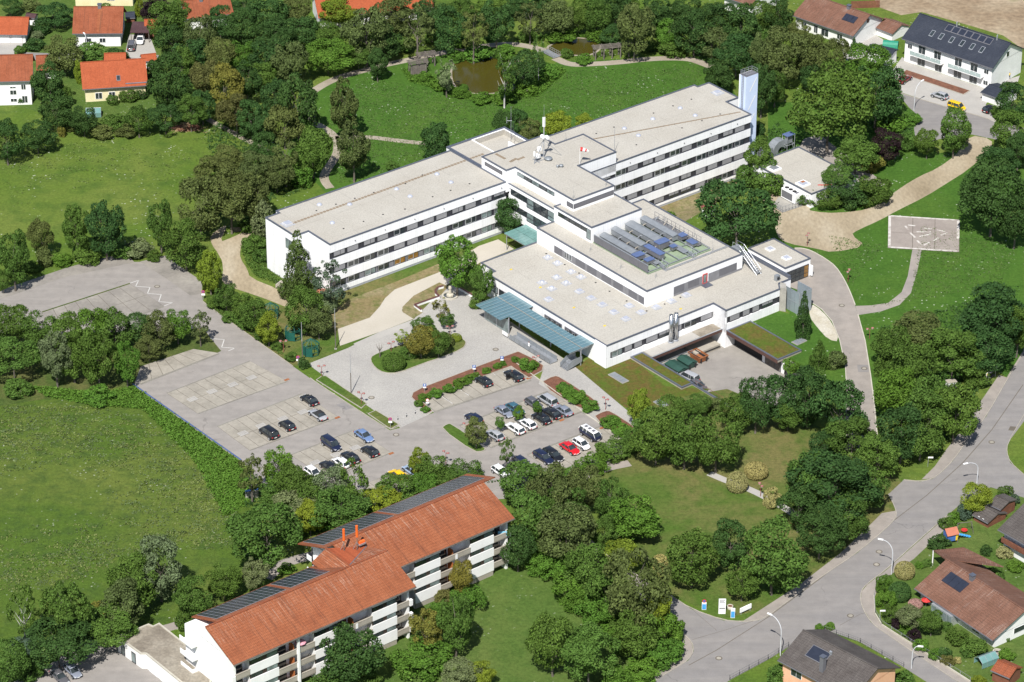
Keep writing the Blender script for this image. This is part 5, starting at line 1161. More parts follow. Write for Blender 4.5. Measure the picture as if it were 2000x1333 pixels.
# hipped link roof over the stair core
mb = MB()
def ap(u, w, z): return (u-AO[0], w-AO[1], z)
lA, lB, lC, lD, lE, lF = ap(-88, -58.9, 14.08), ap(-88, -65.8, 14.08), ap(-81.5, -61.9, 13.4), ap(-79.85, -65.9, 14.08), ap(-90.6, -58.2, 11.9), ap(-90.6, -61.9, 11.9)
for nm, vs_, mt in (('link_roof_left', [lE, lF, lB, lA], 'tile_orange'), ('link_roof_right', [lA, lB, lC], 'tile_fresh'), ('link_roof_front', [lC, lB, lD], 'tile_orange')):
    q = MB(); q.poly(vs_); q.poly([(x, y, z-.2) for x, y, z in reversed(vs_)]); q.build(nm, M[mt], apt)
MB().tube(lB, lC, .1, n=5).build('valley_gutter', M['louvre'], apt); MB().tube(lA, lB, .13, n=6).build('ridge_tiles', M['tile_red'], apt)
ab(-90.2, -80.8, -66, -57.8, 0, 10.8).build('stair_core', M['apt_wall'], apt)
ab(-104.6, -104.2, -73.7, -73.3, 0, 10.4).build('downpipe_column', M['apt_wall'], apt)
# photovoltaic modules on the back slopes
sl_ang = math.atan2(RZ-EZ+.15, 8.3)
pvm = MB().box(.07, .93, .07, 1.57, .1, .14).mesh('solar_module'); pvm.materials.append(M['pv'])
pfm = MB().box(0, 1.0, 0, 1.64, .05, .1).mesh('module_frame'); pfm.materials.append(M['alu'])
def pv(u0, n, wE, rows, skip=()):
    for i in range(n):
        for j in range(rows):
            if (i, j) in skip: continue
            f = put('solar_module', pfm, apt, (u0+i*1.02-AO[0]+1.0, wE-.35-AO[1]-j*1.68*math.cos(sl_ang), EZ-.05+(.35+j*1.68)*math.tan(sl_ang)*.93))
            f.rotation_euler = (sl_ang, 0, math.pi)
            put('module_glass', pvm, f)
pv(-114.6, 14, -57.9, 4); pv(-99.4, 8, -57.9, 4)
pv(-87.2, 15, -50.5, 4); pv(-71.0, 19, -50.5, 4)
# antennas on the link roof
for (px, py, lb, hh) in ((672, 1072, 'orange cylinder antenna on a pole, left of the two on the tiled roof', 2.9), (697.5, 1069, 'orange cylinder antenna on a pole, right of the two on the tiled roof', 3.3)):
    o = thing('antenna_mast', lb, 'antenna', site(px, py, 14.2), YAW)
    MB().tube((0, 0, -.6), (0, 0, hh), .08, n=6).build('pole', M['wood'], o); MB().tube((0, 0, hh-1.2), (0, 0, hh+1.1), .22, n=10).build('antenna', M['orange'], o); MB().tube((-.5, .5, -.5), (0, 0, 1.2), .05, n=5).build('brace', M['steel'], o)
o = thing('vent_pipe', 'tall black vent pipe at the near end of the upper roof', 'pipe', site(611, 1120, 8.6), YAW)
MB().tube((0, 0, -2), (0, 0, 5.0), .13, n=8).build('pipe', M['rubber'], o); MB().tube((0, 0, 4.9), (0, 0, 5.1), .17, n=8).build('cap', M['rubber'], o)
o = thing('roof_box', 'bright orange equipment box on the tiled link roof', 'box', site(707, 1061, 14.3), YAW)
MB().box(-.7, .5, -.25, .25, .1, .5).build('box', M['orange'], o); MB().box(-.8, .6, -.35, .35, -.2, .1).build('base', M['steel'], o)
# things on the balconies
for (px, py, z, mat, lb) in ((587, 1262, 7.0, 'pink', 'pink parasol on the top balcony near the white pillar'), (577, 1251, 7.0, 'smooth_white', 'folded white parasol on the top balcony beside the pink one'), (693, 1205, 7.0, 'smooth_white', 'closed white parasol on the top balcony above the dark tree'), (981.5, 1040, 7.0, 'sky_cloth', 'light blue cloth drying on the top right end balcony')):
    if 'pink' not in M: M['pink'] = plain('pink_fabric', (.6, .28, .34), .8); M['sky_cloth'] = plain('light_blue_fabric', (.2, .5, .68), .8)
    o = thing('parasol' if 'parasol' in lb else 'drying_cloth', lb, 'parasol' if 'parasol' in lb else 'cloth', site(px, py+8, z))
    if 'cloth' in lb: MB().box(-.8, .8, -.25, -.2, .3, 1.2).build('cloth', M[mat], o); MB().tube((-.9, -.2, 1.2), (.9, -.2, 1.2), .02, n=4).build('line', M['steel'], o)
    else:
        r = 1.0 if mat == 'pink' else .4
        MB().lathe([(0, 2.1), (r*.5, 1.95), (r, 1.6), (r*.98, 1.56), (0, 1.85)], 10).build('canopy', M[mat], o); MB().tube((0, 0, 0), (0, 0, 2.1), .03, n=5).build('pole', M['steel'], o)
# flat-roofed garage row beside the apartments
gb = thing('garage_row', 'low white garage row with mossy gravel roof beside the apartment block', 'garage', site(300, 1290))
o0 = site(300, 1290)
Pz = [(229,1244),(290,1219),(299,1223),(311,1217.5),(412,1298),(412,1340),(355,1334),(285,1277),(275,1277)]
Pg = ccw([tuple(site(x, y, 3.1)-o0)[:2] for x, y in Pz])
MB().prism(Pg, 0, 3.08, bottom=False, top=False).build('wall', M['wall_white'], gb); MB().poly([(x, y, 3.0) for x, y in offset(Pg, -.2)]).build('roof', M['old_roof'], gb); ring(MB(), offset(Pg, -.25), offset(Pg, .05), 2.95, 3.16).build('parapet', M['kerb'], gb)
a = site(229, 1244, 3.1)-o0; b = site(275, 1277, 3.1)-o0
for t in (.22, .68):
    p = Vector((a.x, a.y, 0)).lerp(Vector((b.x, b.y, 0)), t); an = math.atan2(b.y-a.y, b.x-a.x)
    d = MB().box(-.6, .6, -.06, .08, .05, 2.2).build('door', M['anthracite'], gb, loc=p, rz=an); MB().box(-.45, .45, -.1, -.05, .3, 2.0).build('pane', M['glass2'], d)
a = site(287, 1279, 3.1)-o0; b = site(355, 1334, 3.1)-o0; an = math.atan2(b.y-a.y, b.x-a.x)
for i in range(3):
    p = Vector((a.x, a.y, 0)).lerp(Vector((b.x, b.y, 0)), (i+.5)/3); MB().box(-1.25, 1.25, -.08, .06, .05, 2.3).build('garage_door', M['smooth_white'], gb, loc=p, rz=an)
# ------------------------------------------------------------------ houses
def proj_y(p):
    q = Vector(p)-CAM; return 666.5-FPX*q.dot(_U)/q.dot(_F)
def bis(f, lo, hi):
    for _ in range(50):
        m = (lo+hi)/2
        if f(lo)*f(m) <= 0: hi = m
        else: lo = m
    return (lo+hi)/2
def gable(name, label, eL, eR, ridge_y, base_y, slope_deg, roof, wall, ov=.7, ez=None, windows=(), chimney=None, doors=(), cat='house', backfrac=1.0, side=.6):
    mx, my = (eL[0]+eR[0])/2, (eL[1]+eR[1])/2; base_y = base_y
    def frame(z):
        a = site(*eL, z); b = site(*eR, z); d = (b-a); d.z = 0; L_ = d.length; d.normalize(); n = Vector((-d.y, d.x, 0)); return a, b, d, n, L_
    if ez is None:
        def fz(z):
            a, b, d, n, L_ = frame(z); m = (a+b)/2+n*ov; m.z = 0; return proj_y(m)-base_y
        ez = bis(fz, .5, 12)
    a, b, d, n, L_ = frame(ez); tn = math.tan(math.radians(slope_deg)); mid = (a+b)/2
    def fd(h): p = mid+n*h; p.z = ez+h*tn; return proj_y(p)-ridge_y
    h = bis(fd, .3, 14)
    an = math.atan2(d.y, d.x)
    o = thing(name, label, cat, (mid.x, mid.y, 0), an); X = L_/2; D = 2*h; rz = ez+h*tn
    w0, w1 = ov, D-ov
    MB().box(-X+side, X-side, w0, w1, -.2, ez+.05).build('wall', M[wall], o)
    mb = MB(); x0, x1 = -X+side, X-side
    za = ez+ov*tn-.2
    mb.v = [(x0, w0, ez-.1), (x0, w0, za), (x0, h, rz-.2), (x0, w1, za), (x0, w1, ez-.1), (x1, w0, ez-.1), (x1, w0, za), (x1, h, rz-.2), (x1, w1, za), (x1, w1, ez-.1)]
    mb.f = [(4, 3, 2, 1, 0), (5, 6, 7, 8, 9), (0, 1, 6, 5), (3, 4, 9, 8)]; mb.build('gable', M[wall], o)
    def sl_(y0, z0, y1, z1):
        m = MB(); t = .2; m.v = [(-X, y0, z0), (X, y0, z0), (X, y1, z1), (-X, y1, z1), (-X, y0, z0-t), (X, y0, z0-t), (X, y1, z1-t), (-X, y1, z1-t)]
        q = [(0, 1, 2, 3), (7, 6, 5, 4), (0, 4, 5, 1), (1, 5, 6, 2), (2, 6, 7, 3), (3, 7, 4, 0)]; m.f = q if y1 > y0 else [tuple(reversed(f)) for f in q]; return m
    r1 = sl_(0, ez, h, rz).build('roof_slope', M[roof], o); r2 = sl_(D, ez, h, rz).build('roof_slope', M[roof], o)
    MB().box(-X-.02, X+.02, h-.14, h+.14, rz-.04, rz+.08).build('ridge_tiles', M[roof], o); MB().box(-X, X, -.14, -.01, ez-.2, ez-.04).build('gutter', M['louvre'], o)
    for (s, z, w_, hh) in windows:
        if s == 'R':
            f = MB().box(x1-.02, x1+.05, h-w_/2, h+w_/2, z, z+hh).build('window', M['smooth_white'], o); MB().box(x1+.03, x1+.07, h-w_/2+.1, h+w_/2-.1, z+.1, z+hh-.1).build('pane', M['glass'], f); continue
        x = x0+(x1-x0)*s
        f = MB().box(x-w_/2, x+w_/2, w0-.06, w0+.02, z, z+hh).build('window', M['smooth_white'], o)
        k = 2 if w_ > 1.0 else 1
        for i in range(k): MB().box(x-w_/2+.08+i*(w_-.08)/k, x-w_/2+.0+(i+1)*(w_-.08)/k, w0-.09, w0-.05, z+.1, z+hh-.1).build('pane', M['glass'], f)
    for (s, w_, hh) in doors:
        x = x0+(x1-x0)*s; gd = MB().box(x-w_/2, x+w_/2, w0-.08, w0+.02, .02, hh).build('garage_door', M['louvre'], o)
        for i in range(4): MB().box(x-w_/2+.06, x+w_/2-.06, w0-.12, w0-.07, .06+i*(hh-.1)/4, .02+(i+1)*(hh-.1)/4).build('door_panel', M['smooth_white'], gd)
    if chimney:
        s, fr = chimney; x = -X+2*X*s; y = h*fr; z = ez+y*tn
        c = MB().box(x-.4, x+.4, y-.4, y+.4, z-.5, max(z, rz)+.7).build('chimney', M['louvre'], o); MB().box(x-.5, x+.5, y-.5, y+.5, max(z, rz)+.7, max(z, rz)+.8).build('cap', M['coping'], c)
    o['_dims'] = (X, h, ez, rz, w0, tn); return o
def on_roof(o, name, x0, x1, s0, s1, mat, th=.1, n=1, sub=None):
    """panels on the front slope; x as fraction of width, s as fraction up the slope"""
    X, h, ez, rz, w0, tn = o['_dims']
    for i in range(n):
        a = -X+2*X*(x0+(x1-x0)*i/n)+(.03 if n > 1 else 0); b = -X+2*X*(x0+(x1-x0)*(i+1)/n)-(.03 if n > 1 else 0); m = MB()
        ys = (h*s0, h*s1); v = [(a, ys[0], ez+ys[0]*tn+.02), (b, ys[0], ez+ys[0]*tn+.02), (b, ys[1], ez+ys[1]*tn+.02), (a, ys[1], ez+ys[1]*tn+.02)]
        m.v = v+[(x, y, z+th) for x, y, z in v]; m.f = [(4, 5, 6, 7), (0, 1, 5, 4), (1, 2, 6, 5), (2, 3, 7, 6), (3, 0, 4, 7)]
        q = m.build(name, M[mat], o)
        if sub:
            m = MB(); e = .1; yy = (ys[0]+e, ys[1]-e); v = [(a+e, yy[0], ez+yy[0]*tn+.03+th), (b-e, yy[0], ez+yy[0]*tn+.03+th), (b-e, yy[1], ez+yy[1]*tn+.03+th), (a+e, yy[1], ez+yy[1]*tn+.03+th)]; m.v = v; m.f = [(0, 1, 2, 3)]; m.build('pane', M[sub], q)
h1 = gable('family_house', 'white house with large aged red roof in the upper left corner', (141,66), (239,65.5), 13.3, 91, 33, 'tile_red', 'wall_white', windows=((.28, 1.0, 1.6, 1.2), (.6, 1.0, 1.5, 1.2)), chimney=(.52, .97))
on_roof(h1, 'cleaned_tiles', .49, .57, .05, .93, 'tile_orange', .01)
h2 = gable('family_house', 'tall white house with red roof at the left edge', (-50,161), (64,158), 108, 206, 36, 'tile_red', 'wall_white', windows=((.66, 4.2, 1.4, .5), (.66, 2.6, 1.5, 1.2), (.66, .8, 1.5, .9), (.86, 3.8, 1.1, 1.4), (.87, .5, 1.3, 1.8)))
h3 = gable('family_house', 'yellow house with bright orange roof and one skylight', (161,175), (289,166.5), 118.5, 196, 36, 'tile_fresh', 'wall_cream', windows=((.22, .6, 1.6, 1.6), (.44, .6, 1.5, 1.6)))
on_roof(h3, 'skylight', .53, .59, .22, .42, 'louvre', .1, 1, 'glass'); on_roof(h3, 'snow_rail', .66, .99, .08, .10, 'coping', .15)
h4 = gable('garage_house', 'double garage with orange roof and two white doors, top left', (-30,67.5), (53,68.5), 33.5, 84, 30, 'tile_fresh', 'wall_white', doors=((.45, 2.4, 2.1), (.78, 2.4, 2.1)))
gable('family_house', 'cream house cut off by the top edge above the aged red roof', (140,-22), (262,-22), -60, 12, 30, 'tile_red', 'wall_cream', windows=((.62, 1.4, 1.9, .9),))
h5 = gable('family_house', 'red-roofed house among trees at the top, left of centre', (362,38), (457,27), -3, 0, 30, 'tile_red', 'wall_white', ez=3.2, chimney=(.4, .9))
gable('family_house', 'orange-roofed long house behind the lime tree at the top', (622,36), (848,14), -22, 0, 33, 'tile_fresh', 'wall_white', ez=3.2)
gable('family_house', 'small white house with brown roof at the top right of centre', (1408,-8), (1466,12), -40, 27, 28, 'tile_brown', 'wall_white', windows=((.7, 1.2, 1.6, 1.2),))
h8 = gable('family_house', 'white house with long brown roof and dark solar collector, top right', (1547.5,30), (1666,71), 9, 74, 27, 'tile_brown', 'wall_white', windows=((.15, .8, 1.6, 1.4), (.36, .5, 1.2, 2.0), (.52, .5, 2.2, 1.9), (.78, 1.0, 1.6, 1.4), ('R', 4.4, 1.2, 1.2)), chimney=(.66, .97))
on_roof(h8, 'solar_collector', .68, .88, .46, .74, 'pv', .1, 3)
gable('garage_house', 'small white garage with brown roof beside the solar house', (1709,54), (1743,67), 42, 75, 22, 'tile_brown', 'wall_white', ov=.35, side=.3, cat='garage')
M['paleglass'] = glass('frosted_balcony_glass', (.34, .42, .41), .2, .05)
h9 = gable('duplex_house', 'new white duplex with slate-blue roof, skylights and glass balconies', (1761,75), (1939,134), 55, 147.5, 30, 'tile_slate', 'wall_white', windows=((.06, 3.6, 1.3, 1.2), (.2, 3.2, 2.0, 2.0), (.38, 3.2, 2.0, 2.0), (.2, .2, 2.2, 2.2), (.4, .2, 2.0, 2.2), (.62, 3.2, 2.0, 2.1), (.8, 3.2, 2.0, 2.1), (.94, 3.6, 1.3, 1.2), (.62, .2, 2.2, 2.2), (.8, .2, 2.2, 2.2), (.94, .8, 1.3, 1.2), ('R', 6.2, 1.2, 1.4)))
on_roof(h9, 'solar_collector', .33, .83, .70, .94, 'louvre', .1, 7, 'pv')
X, hh, ez, rz, w0, tn = h9['_dims']
for s in (.245, .345, .46, .575, .685, .79): on_roof(h9, 'skylight', s-.02, s+.02, .36, .58, 'alu', .1, 1, 'glass')
for s0, s1 in ((.1, .46), (.54, .92)):
    x0, x1 = -X+.6+(2*X-1.2)*s0, -X+.6+(2*X-1.2)*s1
    bl = MB().box(x0, x1, w0-1.5, w0, 2.75, 2.95).build('balcony', M['smooth_white'], h9)
    n = 6
    for i in range(n): MB().box(x0+(x1-x0)*i/n+.04, x0+(x1-x0)*(i+1)/n-.04, w0-1.52, w0-1.46, 2.95, 3.9).build('glass_panel', M['paleglass'], bl)
for s in (.42, .86): on_roof(h9, 'flue_pipe', s-.004, s+.004, .93, .97, 'alu', 1.2)
for sl2 in ():
    pass
gable('garage_house', 'white garage with slate roof right of the duplex forecourt', (1915,180), (1957,195), 172, 203, 14, 'tile_slate', 'wall_white', ov=.35, side=.3, cat='garage')
gable('garage_house', 'white garage with dark roof between the duplex and the brown-roofed house', (1692,96), (1742,108), 93, 125, 14, 'tile_slate', 'wall_white', ov=.35, side=.3, cat='garage')
h10 = gable('family_house', 'large bungalow with weathered brown roof in the lower right garden', (1786,1149), (1939,1251), 1142, 1217, 24, 'tile_brown', 'wall_white', ov=1.1, windows=((.12, .6, 1.8, 1.4), (.75, .6, 1.8, 1.4), ('R', 1.0, 3.6, 1.2)), chimney=(.36, .93))
on_roof(h10, 'solar_collector', .14, .38, .5, .8, 'pv', .1, 3)
X, hh, ez, rz, w0, tn = h10['_dims']
cs = MB().box(-X*.5, X*.02, w0-1.6, w0, 0, ez-.3).build('conservatory', M['alu'], h10)
for i in range(4): MB().box(-X*.5+.1+i*X*.13, -X*.5+(i+1)*X*.13-.02, w0-1.64, w0-1.6, .2, ez-.5).build('pane', M['glass2'], cs)
h11 = gable('family_house', 'peach house with grey ribbed roof cut off at the bottom edge', (1519,1289), (1665,1366), 1268, 0, 25, 'tile_grey', 'wall_peach', ez=5.0, windows=((.2, 2.8, 2.4, 1.4),), chimney=(.5, .3))
on_roof(h11, 'solar_collector', .22, .46, .42, .78, 'louvre', .06, 1, 'pv')
on_roof(h11, 'satellite_dish', .44, .47, .74, .78, 'steel', .6)
h12 = gable('family_house', 'house with grey roof and brown timber balcony at the right edge', (1949,1034), (2062,1098), 1004, 1102, 24, 'tile_grey', 'wall_white', ov=1.2, ez=4.8)
X, hh, ez, rz, w0, tn = h12['_dims']
b_ = MB().box(-X+.8, X-.8, .2, .3, 2.5, 3.5).build('balcony', M['wood_red'], h12); MB().box(-X+.8, X-.8, .2, 1.2, 2.4, 2.5).build('balcony_floor', M['wood_red'], b_)
for i in range(6): MB().box(-X+1.0+i*1.6, -X+2.4+i*1.6, .16, .2, 2.6, 3.4).build('balcony_board', M['wood_red'], b_)
# side roof of the bungalow (rear cross wing)
rw = thing('cross_roof', 'rear brown roof wing of the bungalow with garage canopy behind it', 'roof', site(1880, 1105, 3.0))
A_, B_, C_, D_ = (site(*p, z)-site(1880, 1105, 3.0) for p, z in (((1823,1075), 3.2), ((1882,1069), 3.2), ((1960,1107), 4.4), ((1846,1092), 4.6)))
mb = MB(); mb.v = [tuple(A_), tuple(D_), tuple(C_), tuple(B_)]+[tuple(p-Vector((0, 0, .2))) for p in (A_, D_, C_, B_)]; mb.f = [(0, 1, 2, 3), (7, 6, 5, 4), (0, 4, 5, 1), (1, 5, 6, 2), (2, 6, 7, 3), (3, 7, 4, 0)]; mb.build('roof_slope', M['tile_brown'], rw)
for p in (A_, B_): MB().tube((p.x, p.y, -3.0), (p.x, p.y, p.z-.1), .12, n=6).build('post', M['wall_white'], rw)
# small outbuildings
gable('garden_shed', 'orange-roofed garden garage left of the yellow house', (71,139), (110,137), 108, 141, 35, 'tile_red', 'wall_white', ov=.2, side=.2, ez=2.2, cat='shed')
gable('garden_shed', 'little orange pavilion roof peeking over the yellow house', (203,118), (246,117), 104, 124, 33, 'tile_fresh', 'wall_white', ov=.2, side=.2, ez=2.2, cat='shed')
gable('garden_shed', 'orange shed roof at the right end of the yellow house', (277,121), (307,118), 106, 126, 33, 'tile_fresh', 'wall_white', ov=.2, side=.2, ez=2.2, cat='shed')
gable('garden_shed', 'orange shed behind the carport with a white car', (282,58), (308,57), 38, 64, 33, 'tile_fresh', 'wood_red', ov=.2, side=.2, ez=2.2, cat='shed')
gable('garden_shed', 'black-roofed wooden hut behind the carport', (245,36), (264,35), 24, 44, 20, 'tile_slate', 'wood_red', ov=.2, side=.2, cat='shed')
gable('garden_shed', 'small purple-roofed hut beside the double garage', (48,34), (68,36), 27, 42, 20, 'tile_purple', 'wall_white', ov=.2, side=.2, ez=2, cat='shed')
gable('garden_shed', 'dark wooden garden hut with two round windows beside the swing', (1899,1005), (1930,1022), 995, 1024, 20, 'tile_grey', 'wood_red', ov=.25, side=.2, cat='shed', windows=((.35, 1.0, .4, .4), (.65, 1.0, .4, .4)))
gable('garden_shed', 'dark felt-roofed shelter behind the garden hut', (1929,984), (1955,996), 974, 1003, 15, 'tile_grey', 'wood_red', ov=.25, side=.2, ez=2.3, cat='shed')
gable('garden_shed', 'red-roofed wooden shed at the bottom right corner', (1935,1309), (1972,1325), 1297, 1330, 25, 'tile_red', 'wood_red', ov=.25, side=.25, ez=2.2, cat='shed')
# carport
cp = thing('carport', 'plum-brown flat carport sheltering a white car', 'carport', site(274, 84))
MB().box(-2.3, 2.3, 0, 6.2, 2.5, 2.7).build('roof', M['tile_purple'], cp)
for x in (-2.1, 2.1):
    for y in (.2, 6.0): MB().box(x-.08, x+.08, y-.08, y+.08, 0, 2.5).build('post', M['wood'], cp)
MB().box(-2.3, 2.3, 6.1, 6.2, 0, 2.5).build('rear_wall', M['wood_red'], cp)
gh = thing('garden_shed_green', 'green corrugated pool shelter between duplex and brown-roofed house', 'shelter', site(1739, 93), math.radians(-12))
M['green_tarp'] = plain('green_tarpaulin', (.02, .22, .14), .6)
mb = MB()
for i in range(6):
    a0 = math.pi*i/6; a1 = math.pi*(i+1)/6; mb.poly([(-1.8, -1.2*math.cos(a0), 1.1*math.sin(a0)+.6), (1.8, -1.2*math.cos(a0), 1.1*math.sin(a0)+.6), (1.8, -1.2*math.cos(a1), 1.1*math.sin(a1)+.6), (-1.8, -1.2*math.cos(a1), 1.1*math.sin(a1)+.6)])
mb.build('canopy', M['green_tarp'], gh); MB().box(-1.8, 1.8, -1.2, 1.2, 0, .6).build('base', M['green_tarp'], gh)
# ------------------------------------------------------------------ cars
CARS = {  # length, width, bonnet z, belt z, roof z, windscreen base, roof front, roof rear, rear base (x fractions of length from the rear)
 'hatch': (4.1, 1.76, .86, .93, 1.47, .74, .56, .13, .03), 'sedan': (4.55, 1.8, .84, .92, 1.42, .72, .55, .24, .13), 'coupe': (4.4, 1.78, .8, .88, 1.34, .70, .53, .26, .12),
 'estate': (4.65, 1.8, .86, .94, 1.48, .74, .58, .08, .01), 'van': (4.55, 1.85, 1.0, 1.08, 1.82, .82, .68, .05, .0), 'mini': (3.75, 1.68, .86, .95, 1.5, .80, .62, .12, .02), 'camper': (4.75, 1.9, 1.15, 1.2, 1.75, .97, .86, .06, .01), 'cabrio': (4.5, 1.78, .82, .9, 1.4, .68, .52, .30, .16)}
PAINT = {}
def paint(n, c):
    if n not in PAINT:
        m, nt, b = mk('car_paint_'+n); b.inputs['Base Color'].default_value = (*c, 1); b.inputs['Roughness'].default_value = .28; b.inputs['Coat Weight'].default_value = .6; b.inputs['Coat Roughness'].default_value = .08
        v = coords(nt); lk(nt, ramp(nt, noise(nt, v, 1.5, 3), [(.3, tuple(x*.9 for x in c)), (.7, c)]), b.inputs['Base Color']); PAINT[n] = m
    return PAINT[n]
COLS = {'black': (.012, .012, .015), 'navy': (.012, .016, .045), 'silver': (.34, .35, .37), 'white': (.78, .78, .78), 'red': (.55, .01, .015), 'blue': (.13, .2, .36), 'steelblue': (.2, .22, .27), 'teal': (.04, .11, .15), 'yellow': (.75, .48, .0), 'grey': (.1, .1, .11), 'darkred': (.16, .012, .016), 'iceblue': (.3, .38, .5)}
cmesh = {}
def rounded(mb, name, mat):
    me = mb.mesh(name); o = bpy.data.objects.new('tmp', me); COL.objects.link(o); m = o.modifiers.new('s', 'SUBSURF'); m.levels = 1; m.render_levels = 1
    dg = bpy.context.evaluated_depsgraph_get(); out = bpy.data.meshes.new_from_object(o.evaluated_get(dg)); bpy.data.objects.remove(o)
    out.name = name; out.materials.clear(); out.materials.append(mat); out.polygons.foreach_set('use_smooth', [True]*len(out.polygons)); return out
M['chrome'] = plain('chrome', (.6, .6, .62), .15, 1.0); M['headlamp'] = plain('headlamp_glass', (.6, .62, .65), .1); M['taillamp'] = plain('tail_lamp', (.4, .015, .015), .3); M['plate'] = plain('number_plate', (.72, .72, .7), .5)
tyre = MB().tube((0, -.12, 0), (0, .12, 0), .33, n=16).mesh('tyre'); tyre.materials.append(M['rubber'])
rim = MB().tube((0, -.128, 0), (0, .128, 0), .22, n=10).mesh('rim'); rim.materials.append(M['alu'])
arch = MB().tube((0, -.145, 0), (0, .145, 0), .42, n=16).mesh('wheel_arch'); arch.materials.append(M['dark'])
def car_mesh(kind, col, roofcol=None):
    key = (kind, col)
    if key in cmesh: return cmesh[key]
    Lc, W, zb, zbelt, zr, ws, rf, rr, rb = CARS[kind]; X = lambda f: -Lc/2+Lc*f; hw = W/2; pm = paint(col, COLS[col])
    st = [(0, .40, zbelt-.16, .86), (.03, .30, zbelt-.03, .95), (.10, .22, zbelt, 1.0), (rb+.12, .2, zbelt, 1.0), (.5, .2, zbelt-.01, 1.0), (ws, .2, zbelt-.02, .99), (ws+(1-ws)*.5, .2, zb-.03, .97), (.95, .24, zb-.14, .90), (1.0, .34, zb-.32, .78)]
    if kind == 'camper': st = [(0, .35, zbelt-.1, .9), (.03, .28, zbelt, .97), (.1, .24, zbelt, 1), (.5, .24, zbelt, 1), (.9, .24, zbelt, .99), (.97, .26, zbelt-.08, .95), (1.0, .35, zbelt-.3, .86)]
    mb = MB()
    def wheel_cut(x): return False
    for f, zl, zt, k in st:
        x = X(f); h = hw*k; zm = zl+(zt-zl)*.5
        mb.v += [(x, -h*.88, zl), (x, -h, zm), (x, -h*.96, zt-.03), (x, -h*.8, zt), (x, h*.8, zt), (x, h*.96, zt-.03), (x, h, zm), (x, h*.88, zl)]
    n = 8
    for i in range(len(st)-1):
        for k in range(n): a = i*n+k; b = i*n+(k+1) % n; mb.f.append((a, a+n, b+n, b))
    mb.f.append(tuple(range(n))); mb.f.append(tuple(range((len(st)-1)*n+n-1, (len(st)-1)*n-1, -1)))
    mb.f = [tuple(reversed(f)) for f in mb.f]
    body = rounded(mb, 'body', pm)
    g = MB(); zg = zr-.05; bh, th = hw*.93, hw*.76
    def section(x0, x1, z0, z1, w0, w1): pass
    B = [(X(rb), -bh*.95, zbelt-.03), (X(ws), -bh*.93, zbelt-.04), (X(ws), bh*.93, zbelt-.04), (X(rb), bh*.95, zbelt-.03)]
    T = [(X(rr), -th*.97, zg), (X(rf), -th*.97, zg), (X(rf), th*.97, zg), (X(rr), th*.97, zg)]
    Mi = [((X(rr)+X(rf))/2, -th*1.03, zg+.02), ((X(rr)+X(rf))/2, th*1.03, zg+.02)]
    g.v = B+T; g.f = [(0, 1, 5, 4), (1, 2, 6, 5), (2, 3, 7, 6), (3, 0, 4, 7), (4, 5, 6, 7)]
    gl = g.mesh('windows'); gl.materials.append(M['glass'])
    r = MB(); e = .05
    r.v = [(X(rr)-e, -th, zg+.0), (X(rf)+e*.6, -th*.97, zg), (X(rf)+e*.6, th*.97, zg), (X(rr)-e, th, zg), (X(rr)+.1, -th*.82, zr), (X(rf)-.14, -th*.8, zr), (X(rf)-.14, th*.8, zr), (X(rr)+.1, th*.82, zr)]
    r.f = [(0, 1, 5, 4), (1, 2, 6, 5), (2, 3, 7, 6), (3, 0, 4, 7), (4, 5, 6, 7), (3, 2, 1, 0)]
    def bar(a, b, w=.045): r.tube(a, b, w, n=4)
    for s in (0, 3): bar(B[s], T[s], .07)
    for s in (1, 2): bar(B[s], T[s], .045)
    mxx = (X(rr)+X(rf))/2-.05
    for s in (-1, 1): bar((mxx+.05, s*bh*.96, zbelt-.03), (mxx, s*th, zg), .045)
    if kind in ('estate', 'van', 'camper'):
        for s in (-1, 1): bar((X(rr+.2), s*bh*.96, zbelt-.03), (X(rr+.2), s*th, zg), .05)
    roof = r.mesh('roof'); roof.materials.append(paint(roofcol, COLS[roofcol]) if roofcol else (M['rubber'] if kind == 'cabrio' else pm))
    roof.polygons.foreach_set('use_smooth', [i < 6 for i in range(len(roof.polygons))])
    hl = MB(); tl = MB()
    for s in (-1, 1):
        hl.box(Lc/2-.24, Lc/2-.06, s*hw*.62-.17, s*hw*.62+.17, zb-.36, zb-.22); tl.box(-Lc/2-.01, -Lc/2+.1, s*hw*.72-.12, s*hw*.72+.12, zbelt-.34, zbelt-.12)
    out = dict(body=body, windows=gl, roof=roof)
    def single(b, nm, m): q = b.mesh(nm); q.materials.append(M[m]); return q
    hl1 = single(MB().box(-.1, .08, -.17, .17, -.07, .07), 'headlight', 'headlamp'); tl1 = single(MB().box(-.04, .07, -.12, .12, -.1, .1), 'tail_light', 'taillamp')
    pl = single(MB().box(-.02, .02, -.25, .25, -.06, .06), 'number_plate', 'plate'); mi = MB().box(-.07, .07, -.09, .09, -.06, .07).mesh('mirror'); mi.materials.append(pm)
    cmesh[key] = (out, hl1, tl1, pl, mi); return cmesh[key]
